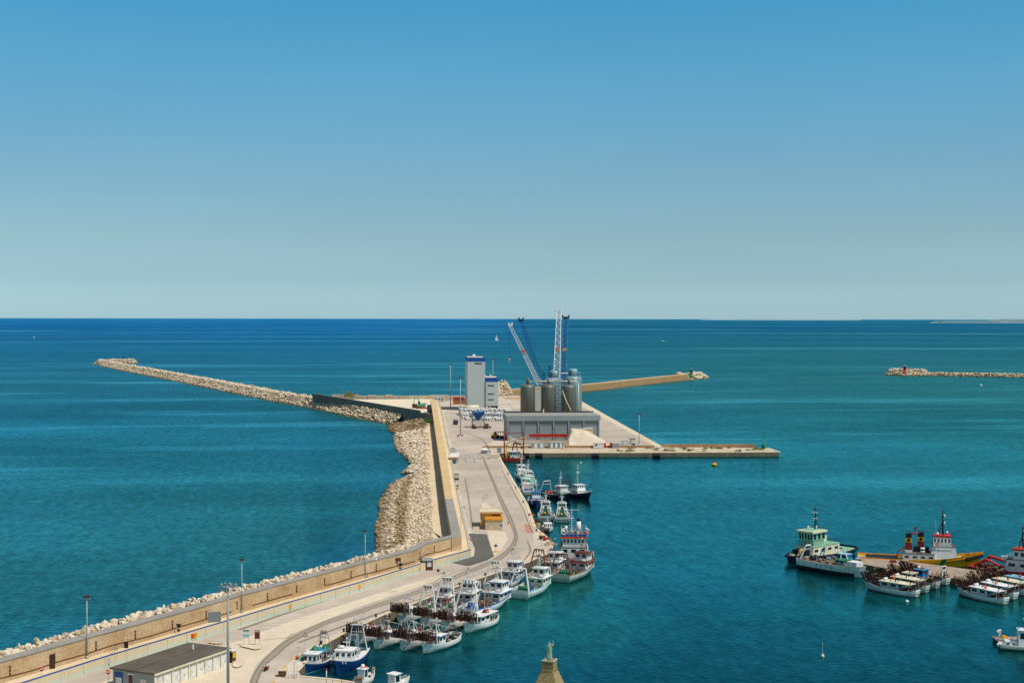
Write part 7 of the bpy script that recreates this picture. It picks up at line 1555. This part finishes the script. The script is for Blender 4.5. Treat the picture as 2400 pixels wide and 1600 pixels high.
b = MB(); b.box(-1.3,1.3,0,.1,0,2.6); b.box(1.25,1.35,.1,3.0,0,2.6); b.box(-1.35,-1.25,.1,3.0,0,2.6); b.box(-1.3,1.3,2.9,3.0,0,2.6); b.build('frame', 'brown_paint', t)
b = MB(); b.hexa([(-1.6,-.3,2.6),(1.6,-.3,2.6),(1.6,3.3,2.6),(-1.6,3.3,2.6)],[(-1.5,-.2,2.95),(1.5,-.2,2.95),(1.5,3.2,2.95),(-1.5,3.2,2.95)]); b.build('roof', 'clad_mid', t)
for x0, x1, m_ in ((-1.1,-.4,'grey_dark'),(-.2,.9,'bag_white')): b = MB(); b.box(x0,x1,-.06,-.002,1.0,2.3); b.build('poster', m_, t)
t.rotation_euler = (0,0,rad(10))
# gate area
t = thing('gate_booth', 'grey gate booth under a long white canopy edged in yellow', 'booth', (XD(1057,663),663,QZ))
b = MB(); b.box(0,2.8,0,4,0,2.4); o = b.build('booth_body', 'clad_grey', t); b = MB(); b.box(1.5,2.2,-.04,0,.1,1.9); b.build('door', 'glass', o); b = MB(); b.box(.3,1.2,-.04,0,1.1,1.9); b.build('window', 'glass', o)
b = MB(); b.box(-.9,3.4,-1.2,20,2.9,3.2); b.build('canopy', 'bag_white', t); b = MB(); b.box(-.95,3.45,-1.28,-1.202,2.75,3.2); b.build('canopy_edge', 'ochre_trim', t)
b = MB()
for x in (-.6,3.0):
    for y in (-.8,9,19): b.tube((x,y,0),(x,y,2.9),.1,n=5)
b.build('canopy_post', 'galvanised', t)
cabin('small pale booth behind the gate canopy', 1055, 1067, 1060, 2.2, 2.5, 'clad_grey', 0, 'booth', 'white_old', 'gate_hut')
def fence(label, p0, p1, h, n, m='grey_paint', name='gate_fence'):
    a, c = G(*p0), G(*p1); b = MB()
    for k in range(n+1): p = a.lerp(c, k/n); b.tube(p, p+Vector((0,0,h)), .05, n=4)
    for f in (.08,.35,.65,.97): b.tube(a+Vector((0,0,h*f)), c+Vector((0,0,h*f)), .04, n=4)
    for k in range(n*5): p = a.lerp(c, k/(n*5)); b.tube(p, p+Vector((0,0,h)), .02, n=3, caps=False)
    tag(b.build(name, m), label, 'fence')
fence('wire gate fence across the road beside the booth', (1073,1076), (1112,1075), 2.6, 8); fence('wire fence panel on a low concrete base next to the tent', (1115,1075), (1148,1074), 3.0, 6)
b = MB(); a, c = G(1115,1075.5), G(1148,1074.5); b.box(a.x, c.x, a.y, a.y+.5, QZ, QZ+.5); tag(b.build('fence_base', 'quay_concrete'), 'low concrete strip under the fence next to the tent', 'kerb')
for k, (p0, p1) in enumerate((((1074,1077),(1079,1084)), ((1093,1077),(1096,1084)), ((1112,1077),(1117,1085)))):
    a, c = G(*p0), G(*p1); t = thing('barrier', ['white road barrier arm, left one below the gate canopy','white road barrier arm with red disc, middle one','white road barrier arm, right one below the fence'][k], 'barrier', a); b = MB(); b.tube((0,0,.9), tuple(c-a+Vector((0,0,.9))), .12, n=5); b.build('arm', 'white_clean', t); b = MB(); b.box(-.3,.3,-.3,.3,0,1.1); b.build('housing', 'white_old', t)
b = MB(); a = G(1148,1075); b.box(0,4.4,0,6,0,2.2); tag(b.build('concrete_box', 'edge_cream', loc=a), 'pale windowless block between the tent and the pier corner', 'building')
# kerb blocks along the quay edge
pl = resample(offset(PX([(1187,1104),(1203,1133),(1222,1166),(1239,1195),(1249,1222),(1262,1249)]), 0), 4.2); b0 = MB(); b0.hexa([(-.35,-1.0,0),(.35,-1.0,0),(.35,1.0,0),(-.35,1.0,0)],[(-.25,-.9,.55),(.25,-.9,.55),(.25,.9,.55),(-.25,.9,.55)]); o0_ = b0.build('kerb_block', 'edge_cream')
for i, p in enumerate(pl):
    o = o0_ if i == 0 else o0_.copy()
    if i: COL.objects.link(o)
    o.location = (p.x-1.4, p.y, QZ+.02); o.rotation_euler = (0,0,rad(4)); tag(o, 'pale concrete kerb block in the line along the quay edge by the upper trawlers', 'kerb block', 'kerb blocks along the quay')
# bollards
bo = MB(); bo.lathe((0,0,0), [(.3,0),(.22,.1),(.2,.45),(.34,.55),(.34,.65),(.1,.75)], 10); bo_ = bo.build('bollard', 'black_paint'); first = True
for px, py in ((1196,1112),(1214,1145),(1232,1178),(1246,1209),(1264,1245),(1293,1276),(1270,1306),(1205,1331),(1145,1350),(1085,1372),(1030,1393),(960,1419),(890,1447),(815,1482),(762,1511),(720,1550)):
    o = bo_ if first else bo_.copy()
    if not first: COL.objects.link(o)
    first = False; p = G(px, py); o.location = (p.x-.9, p.y+.4, QZ+.12); tag(o, 'squat black mooring bollard on the quay edge beside the moored boats', 'bollard', 'mooring bollards')
# small quay things
def heap(label, px, py, r, h, m, name='net_heap', cat='net', z0=QZ):
    a = G(px, py, z0); bb = MB(); nx = 12; vs = []; sd_ = random.random()*50
    for j in range(nx+1):
        for i in range(nx+1):
            u_, v_ = i/nx*2-1, j/nx*2-1; d = max(0, 1-(u_*u_+v_*v_)**.5); vs.append((u_*r, v_*r, h*d**.5*(.7+.6*noise.noise(Vector((u_*3+sd_, v_*3, 0)))))) 
    bb.add(vs, [(j*(nx+1)+i, j*(nx+1)+i+1, (j+1)*(nx+1)+i+1, (j+1)*(nx+1)+i) for j in range(nx) for i in range(nx)], True); tag(bb.build(name, m, loc=a), label, cat)
random.seed(21)
heap('larger and nearer green net heap on the quay by the blue boats', 708, 1543, 1.0, .9, 'tarp_green'); heap('green and brown net heap just beyond the larger green one', 717, 1533, .9, .8, 'foliage'); heap('brown net heap beside the navy hulls at the end of the road', 1290, 1276, 1.8, 1.3, 'rope'); heap('tangle of brown gear on the quay by the rusty trawler', 1283, 1264, 1.3, 1.0, 'rust_metal', 'gear_heap', 'gear'); heap('heap of white rope and floats under the green nets', 699, 1553, .9, .5, 'white_old', 'rope_heap', 'rope'); heap('reddish heap of gear beside the upper quay', 1246, 1206, .9, .6, 'orange_red', 'gear_heap', 'gear')
t = thing('buoy', 'orange ball buoy lying on the quay next to the green nets', 'buoy', G(697,1544)); b = MB(); b.ball((0,0,.42), .42); b.build('float', 'orange_paint', t)
cabin('weathered square concrete block near the corner of the lower quay', 652, 669, 1585, 1.1, 1.2, 'stain', 0, 'block', 'terrace', 'stone_block'); cabin('brown stone block at the bottom edge in front of the dome boat', 831, 848, 1606, 1.3, 1.1, 'wall_dark', 0, 'block', 'deck_wood', 'stone_block')
t = thing('white_stand', 'white A shaped stand of two leaning posts on the lower quay corner', 'stand', G(686,1588)); b = MB(); b.tube((-.5,0,0),(-1.1,.2,2.5),.13,n=6); b.tube((.9,0,0),(.9,.1,2.5),.1,n=6); b.build('post', 'white_clean', t); b = MB(); b.box(-.5,.9,-.1,.1,.5,.65); b.build('crossbar', 'white_old', t); b = MB(); b.tube((.3,-.2,0),(.3,-.2,2.6),.04,n=5); b.build('pole', 'rust_metal', t)
t = thing('red_topped_post', 'pale post with a red round top in front of the blue boats', 'post', G(765,1606)); b = MB(); b.tube((0,0,0),(0,0,3.0),.1,n=8); b.build('post', 'white_old', t); b = MB(); b.ball((0,0,3.1),.2); b.build('top', 'deep_red', t)
for px, l in ((780,'left'),(801,'right')): b = MB(); b.tube((0,0,0),(0,0,1.0),.05,n=5); tag(b.build('thin_post', 'rust_metal', loc=G(px,1604)), 'thin rusty post at the lower quay edge, '+l+' of two', 'post')
t = thing('litter_bin', 'black round litter bin with a yellow lid on the quay', 'bin', G(1267.5,1263)); b = MB(); b.lathe((0,0,0),[(.5,0),(.6,1.1)],12); b.build('body','black_paint',t); b = MB(); b.lathe((0,0,1.1),[(.63,0),(.6,.15),(.2,.25)],12); b.build('lid','yellow_bright',t)
t = thing('litter_bin', 'bright red upright container next to the black bin', 'bin', G(1275.5,1266)); b = MB(); b.lathe((0,0,0),[(.42,0),(.45,1.4),(.3,1.6)],12); b.build('body','red_paint',t)
for px, py, m_, l in ((1258,1226,'brown_paint','stack of brown fish crates on the quay by the white motorboat'),(1262,1236,'sand_yellow','yellow brown crates behind the black bin'),(1272,1247,'rust_metal','rusty crates by the quay corner')):
    t = thing('crate_stack', l, 'crates', G(px,py)); 
    for k in range(3): b = MB(); b.obox((0,0,.3+.5*k),(1.1,.9,.46),.2*k); b.build('crate', m_, t)
for px, py, zz in ((1133,1177,None),(1080,1238,TZ)):
    a = G(px, py, zz or QZ); t = thing('street_lamp', 'slender street lamp on the traffic island behind the guard house' if zz is None else 'thin curved street lamp on the terrace beside the road bend', 'street lamp', a); H = 2.4 if zz is None else 6.5; b = MB(); b.tube((0,0,0),(0,0,H),.09,.05,6); b.tube((0,0,H),(.9,-.1,H+.2),.05,n=5); b.build('pole','galvanised',t); b = MB(); b.obox((1.1,-.1,H+.2),(.7,.3,.16)); b.build('lamp_head','grey_dark',t)
patch('traffic_island', [(1129,1178),(1138,1178),(1160,1196),(1126,1196)], .04, 'road_pale')
# excavator in the yard
t = thing('excavator', 'turquoise excavator with raised arm in the yard behind the dark wall', 'excavator', (XD(987,1046),1046,YZ), 0)
b = MB(); b.box(-2.4,3.4,-1.5,1.5,1.3,3.0); b.hexa([(1.2,-1.4,3),(3.4,-1.4,3),(3.4,1.4,3),(1.2,1.4,3)],[(1.2,-1.2,3.5),(4.2,-1.2,3.3),(4.2,1.2,3.3),(1.2,1.2,3.5)]); b.build('body','tarp_green',t)
b = MB(); b.box(-2.3,-.5,-1.5,-.1,3.0,4.6); b.build('cab','glass',t)
for y in (-1.5,1.0): b = MB(); b.hexa([(-2.6,y,0),(2.6,y,0),(2.6,y+.6,0),(-2.6,y+.6,0)],[(-3,y,1.1),(3,y,1.1),(3,y+.6,1.1),(-3,y+.6,1.1)]); b.build('track','black_paint',t)
b = MB(); b.path([Vector((-.6,.4,3)),Vector((-2.6,.4,7.0)),Vector((-5.0,.4,7.6))],.4,6); b.path([Vector((-5.0,.4,7.6)),Vector((-5.3,.4,3.0))],.3,6); b.build('arm','tarp_green',t); b = MB(); b.hexa([(-6.2,-.5,1.6),(-4.9,-.5,1.6),(-4.9,1.3,1.6),(-6.2,1.3,1.6)],[(-5.9,-.5,3),(-5.0,-.5,3),(-5.0,1.3,3),(-5.9,1.3,3)]); b.build('bucket','rust_dark',t)
t = thing('skip', 'dark red brown skip beside the excavator', 'skip', (XD(972,1040),1040,YZ)); b = MB(); b.hexa([(-1.6,-1,0),(1.6,-1,0),(1.6,1,0),(-1.6,1,0)],[(-2,-1.2,3),(2,-1.2,3),(2,1.2,3),(-2,1.2,3)]); b.build('body','brown_paint',t)
heap('low heap of rusty scrap beside the excavator', 990, 957, 4.5, 2.2, 'rust_metal', 'scrap_heap', 'scrap', YZ)
b = MB(); b.box(0,2.6,0,9,0,5.4); o = tag(b.build('yard_gate', 'grey_dark', loc=(XD(1001,985),985,YZ)), 'dark steel yard gate against the sea wall behind the excavator', 'gate')

# ------------------------------------------------------------------ people
def figure(joints, edges, radii, mats, name, parent=None, loc=(0,0,0), rz=0, matf=None, sub=1):
    me = bpy.data.meshes.new('tmp'); me.from_pydata([Vector(j) for j in joints], edges, []); o = bpy.data.objects.new('tmp', me); COL.objects.link(o)
    sk = o.modifiers.new('s', 'SKIN'); ss = o.modifiers.new('u', 'SUBSURF'); ss.levels = sub; ss.render_levels = sub
    for v, r in zip(me.skin_vertices[0].data, radii): v.radius = (r, r) if not isinstance(r, tuple) else r
    me.skin_vertices[0].data[0].use_root = True
    dg = bpy.context.evaluated_depsgraph_get(); dg.update(); m2 = bpy.data.meshes.new_from_object(o.evaluated_get(dg)); bpy.data.objects.remove(o)
    m2.name = name; m2.materials.clear()
    for m_ in mats: m2.materials.append(M[m_])
    for p in m2.polygons: p.use_smooth = True; p.material_index = matf(p.center) if matf else 0
    q = bpy.data.objects.new(name, m2); COL.objects.link(q); q.parent = parent; q.location = loc; q.rotation_euler = (0,0,rz); return q
# joints: pelvis, chest, neck, head, L shoulder-elbow-hand, R ..., L hip-knee-foot-toe, R ...
def person(label, loc, rz, sit=False, top='cloth_white', legs='cloth_dark', hair='black_paint', z0=0.0, walk=.0):
    t = thing('person', label, 'person', loc, rz)
    if sit:
        J = [(0,0,.92),(.10,0,1.28),(.14,0,1.46),(.16,0,1.60),(.17,0,1.70), (.12,.19,1.38),(.30,.26,1.16),(.52,.22,1.10),(.60,.21,1.10), (.12,-.19,1.38),(.30,-.26,1.16),(.52,-.22,1.10),(.60,-.21,1.10), (.02,.11,.90),(.42,.16,.86),(.30,.16,.46),(.42,.16,.42), (.02,-.11,.90),(.42,-.16,.86),(.30,-.16,.46),(.42,-.16,.42)]
    else:
        w = walk; J = [(0,0,.94),(0,0,1.26),(0,0,1.46),(.01,0,1.58),(.01,0,1.68), (0,.19,1.40),(-.06*w,.24,1.14),(.05+.12*w,.22,.90),(.08+.14*w,.21,.82), (0,-.19,1.40),(.06*w,-.24,1.14),(.05-.10*w,-.22,.90),(.08-.12*w,-.21,.82), (0,.09,.90),(.16*w,.10,.50),(.22*w-.02,.10,.09),(.22*w+.14,.10,.04), (0,-.09,.90),(-.04*w,-.10,.50),(-.24*w,-.10,.12),(-.24*w+.13,-.10,.05)]
    E = [(0,1),(1,2),(2,3),(3,4),(2,5),(5,6),(6,7),(7,8),(2,9),(9,10),(10,11),(11,12),(0,13),(13,14),(14,15),(15,16),(0,17),(17,18),(18,19),(19,20)]
    Rr = [.15,.16,.07,.10,.085, .075,.055,.04,.035, .075,.055,.04,.035, .11,.075,.05,.045, .11,.075,.05,.045]
    hz = 1.50; lz = .98 if not sit else .93
    def mf(c): return 2 if c.z > hz else (0 if c.z > lz and abs(c.y) < .30 else (1 if c.z < lz else 2))
    figure(J, E, Rr, [top, legs, 'skin'], 'body', t, matf=mf)
    b = MB(); h = J[4]; b.ball((h[0]-.02, h[1], h[2]-.01), .115, (1,.95,.9), 12, 8); b.build('hair', hair, t)
    b = MB()
    for s in (-1,1): b.ball((h[0]+.09, s*.035, h[2]-.06), .014, n=6, k=4)
    b.tube((h[0]+.09,0,h[2]-.07),(h[0]+.125,0,h[2]-.10),.014,.018,5); b.box(h[0]+.085,h[0]+.10,-.025,.025,h[2]-.135,h[2]-.125); b.build('face', 'skin', t)
    b = MB()
    for hi in (8, 12):
        hx, hy, hz_ = J[hi]
        for k in range(4): b.tube((hx,hy-.03+.02*k,hz_),(hx+(.07 if sit else .03),hy-.03+.02*k,hz_-(.02 if sit else .08-.01*abs(k-1))),.010,.007,4)
        b.tube((hx,hy-.035,hz_+.01),(hx+.04,hy-.06,hz_-.03),.011,.008,4)
    b.build('fingers', 'skin', t); return t
mp = G(624,1571); MR = rad(250)
sc_ = thing('motor_scooter', 'small dark motor scooter ridden along the rail track in the foreground', 'scooter', mp, MR)
for x, nm in ((-.62,'wheel'),(.68,'wheel')): b = MB(); b.torus((x,0,.28),.22,.07,'y',16,6); b.tube((x,-.04,.28),(x,.04,.28),.12,n=8); b.build(nm,'rubber',sc_)
b = MB(); b.hexa([(-.8,-.14,.35),(.0,-.14,.3),(.0,.14,.3),(-.8,.14,.35)],[(-.85,-.12,.72),(.05,-.12,.74),(.05,.12,.74),(-.85,.12,.72)]); b.box(0,.5,-.16,.16,.25,.32); b.hexa([(.42,-.2,.3),(.5,-.2,.3),(.5,.2,.3),(.42,.2,.3)],[(.5,-.18,.95),(.58,-.18,.95),(.58,.18,.95),(.5,.18,.95)]); b.tube((.68,0,.3),(.5,0,1.05),.035,n=6); b.build('bodywork','deep_red',sc_)
b = MB(); b.tube((.5,-.3,1.06),(.5,.3,1.06),.02,n=5); b.build('handlebar','grey_dark',sc_); b = MB(); b.box(-.82,.0,-.13,.13,.74,.82); b.build('saddle','black_paint',sc_); b = MB(); b.ball((.62,0,.92),.08); b.build('headlight','white_clean',sc_)
person('person in a light top with dark hair riding the scooter on the road', mp+Vector((.25*-math.cos(MR),.25*-math.sin(MR),-.06)), MR, sit=True)
person('person in white top and reddish shorts walking on the road right of the guard house', G(1191,1229), rad(100), top='cloth_white', legs='cloth_red', walk=1.0)
def bicycle(label, px, py, rz):
    t = thing('bicycle', label, 'bicycle', G(px,py,TZ), rz); 
    for x in (-.5,.5): b = MB(); b.torus((x,0,.34),.32,.025,'y',18,5); b.build('wheel','rubber',t)
    b = MB(); b.path([Vector((-.5,0,.34)),Vector((0,0,.3)),Vector((.42,0,.8)),Vector((-.15,0,.8)),Vector((0,0,.3))],.022,5); b.tube((-.5,0,.34),(-.15,0,.8),.02,n=5); b.tube((.5,0,.34),(.40,0,.92),.02,n=5); b.build('frame','white_clean',t); b = MB(); b.tube((.4,-.25,.95),(.4,.25,.95),.018,n=5); b.build('handlebar','black_paint',t); b = MB(); b.obox((-.17,0,.86),(.24,.12,.06)); b.build('saddle','black_paint',t)
bicycle('white framed bicycle parked on the terrace, nearer the retaining wall', 266, 1530, rad(30)); bicycle('white framed bicycle parked on the terrace, nearer the sea wall', 273, 1522, rad(80))

# ------------------------------------------------------------------ stone tower with the bronze statue, bottom centre
TD = 200.0; c = P(1287.5, 1547, TD); rt_ = rad(-20.7); tz = c.z
ob = thing('stone_tower', 'tapering stone tower with a small walled platform at the bottom centre', 'tower', (c.x, c.y, QZ), rt_); H = tz-QZ; hw = .86
b = MB(); b.box(-hw,hw,-hw,hw,H-1.15,H-.02)
zz = H-1.16
b.hexa([(-hw-2.15,-hw-2.15,zz-6),(hw+2.15,-hw-2.15,zz-6),(hw+2.15,hw+2.15,zz-6),(-hw-2.15,hw+2.15,zz-6)],[(-hw,-hw,zz),(hw,-hw,zz),(hw,hw,zz),(-hw,hw,zz)]); b.box(-hw-2.3,hw+2.3,-hw-2.3,hw+2.3,0,zz-6.002); b.build('shaft','tower_stone',ob)
b = MB(); th = .13
for x0,x1,y0,y1 in ((-hw-.04,hw+.04,-hw-.04,-hw+th),(-hw-.04,hw+.04,hw-th,hw+.04),(-hw-.04,-hw+th,-hw+th,hw-th),(hw-th,hw+.04,-hw+th,hw-th)): b.box(x0,x1,y0,y1,H-.015,H+.16)
b.build('parapet','block_stone',ob)
for k in range(4):
    f = -.75+k*.5
    for ax in (0,1):
        for s in (-1,1):
            b = MB(); q = (f*hw, s*(hw+.12)) if ax == 0 else (s*(hw+.12), f*hw); b.ball((q[0],q[1],zz-.03),.11,(1,1,1.1),8,6); b.build('corbel','tower_stone',ob)
st = thing('statue', 'green bronze robed statue raising its right arm on top of the stone tower', 'statue', (c.x, c.y, tz-.1), rad(70))
# local +x forward (facing out to sea), y left
k_ = 1.62
J = [(0,0,.98),(0,0,1.28),(0,0,1.46),(.01,0,1.58),(.01,0,1.70), (0,.17,1.40),(.12,.20,1.14),(.26,.08,1.10), (0,-.18,1.42),(.10,-.33,1.38),(.12,-.30,1.60),(.13,-.27,1.78), (0,.08,.80),(0,.09,.4),(.02,.10,.08), (0,-.08,.80),(0,-.09,.4),(.02,-.10,.08)]
J = [tuple(v*k_ for v in j) for j in J]; E = [(0,1),(1,2),(2,3),(3,4),(2,5),(5,6),(6,7),(2,8),(8,9),(9,10),(10,11),(0,12),(12,13),(13,14),(0,15),(15,16),(16,17)]
Rr = [v*k_ for v in (.16,.16,.065,.09,.08,.09,.08,.05,.09,.075,.05,.03,.13,.13,.12,.13,.13,.12)]
body = figure(J, E, Rr, ['bronze_green'], 'body', st, sub=2)
b = MB(); nn = 40; prof = [(.0,.27),(.05,.29),(.4,.25),(.75,.22),(1.0,.19),(1.2,.20),(1.40,.17),(1.45,.08)]; vs = []; fs = []
for z, r in prof:
    for i in range(nn):
        a = 2*PI*i/nn; f = 1+.13*math.sin(a*7+z*1.5)*(1-z/1.6)+.05*math.sin(a*13+z*3); vs.append((r*f*math.cos(a)*.8*k_, r*f*math.sin(a)*k_, z*k_))
for j in range(len(prof)-1): fs += [(j*nn+i, j*nn+(i+1) % nn, (j+1)*nn+(i+1) % nn, (j+1)*nn+i) for i in range(nn)]
b.add(vs, fs, True); b.tube((-.05*k_,.14*k_,1.38*k_),(.05*k_,-.16*k_,.78*k_),.07*k_,.12*k_,8); b.tube((.1*k_,-.2*k_,1.36*k_),(.05*k_,-.22*k_,1.0*k_),.07*k_,.03*k_,8); b.build('robe','bronze_green',st)
b = MB(); hx, hy, hz = J[11]
for i in range(3): b.tube((hx,hy-.02+.02*i,hz),(hx,hy-.03+.03*i,hz+.12-(0 if i < 2 else .04)),.016,.010,5)
b.tube((hx,hy+.02,hz-.05),(hx+.03,hy+.08,hz+.03),.017,.011,5); b.build('fingers','bronze_green',st)
b = MB(); b.lathe((0,0,-.02),[(.5,0),(.48,.12),(.4,.14)],16); b.build('plinth','bronze_green',st)
b = MB(); b.hexa([(-.12,.36,0),(.1,.36,0),(.1,.5,0),(-.12,.5,0)],[(-.06,.40,.55),(.04,.40,.55),(.04,.46,.55),(-.06,.46,.55)]); b.tube((0,.42,.5),(0,.44,1.15),.06,.03,6); b.build('attribute','bronze_green',st)
b = MB(); b.obox((0,0,.12),(.3,.2,.26),.3); tag(b.build('small_lamp','bag_white', loc=(c.x-.55,c.y-.25,tz-.02)), 'small white box on the platform at the statue feet', 'lamp')
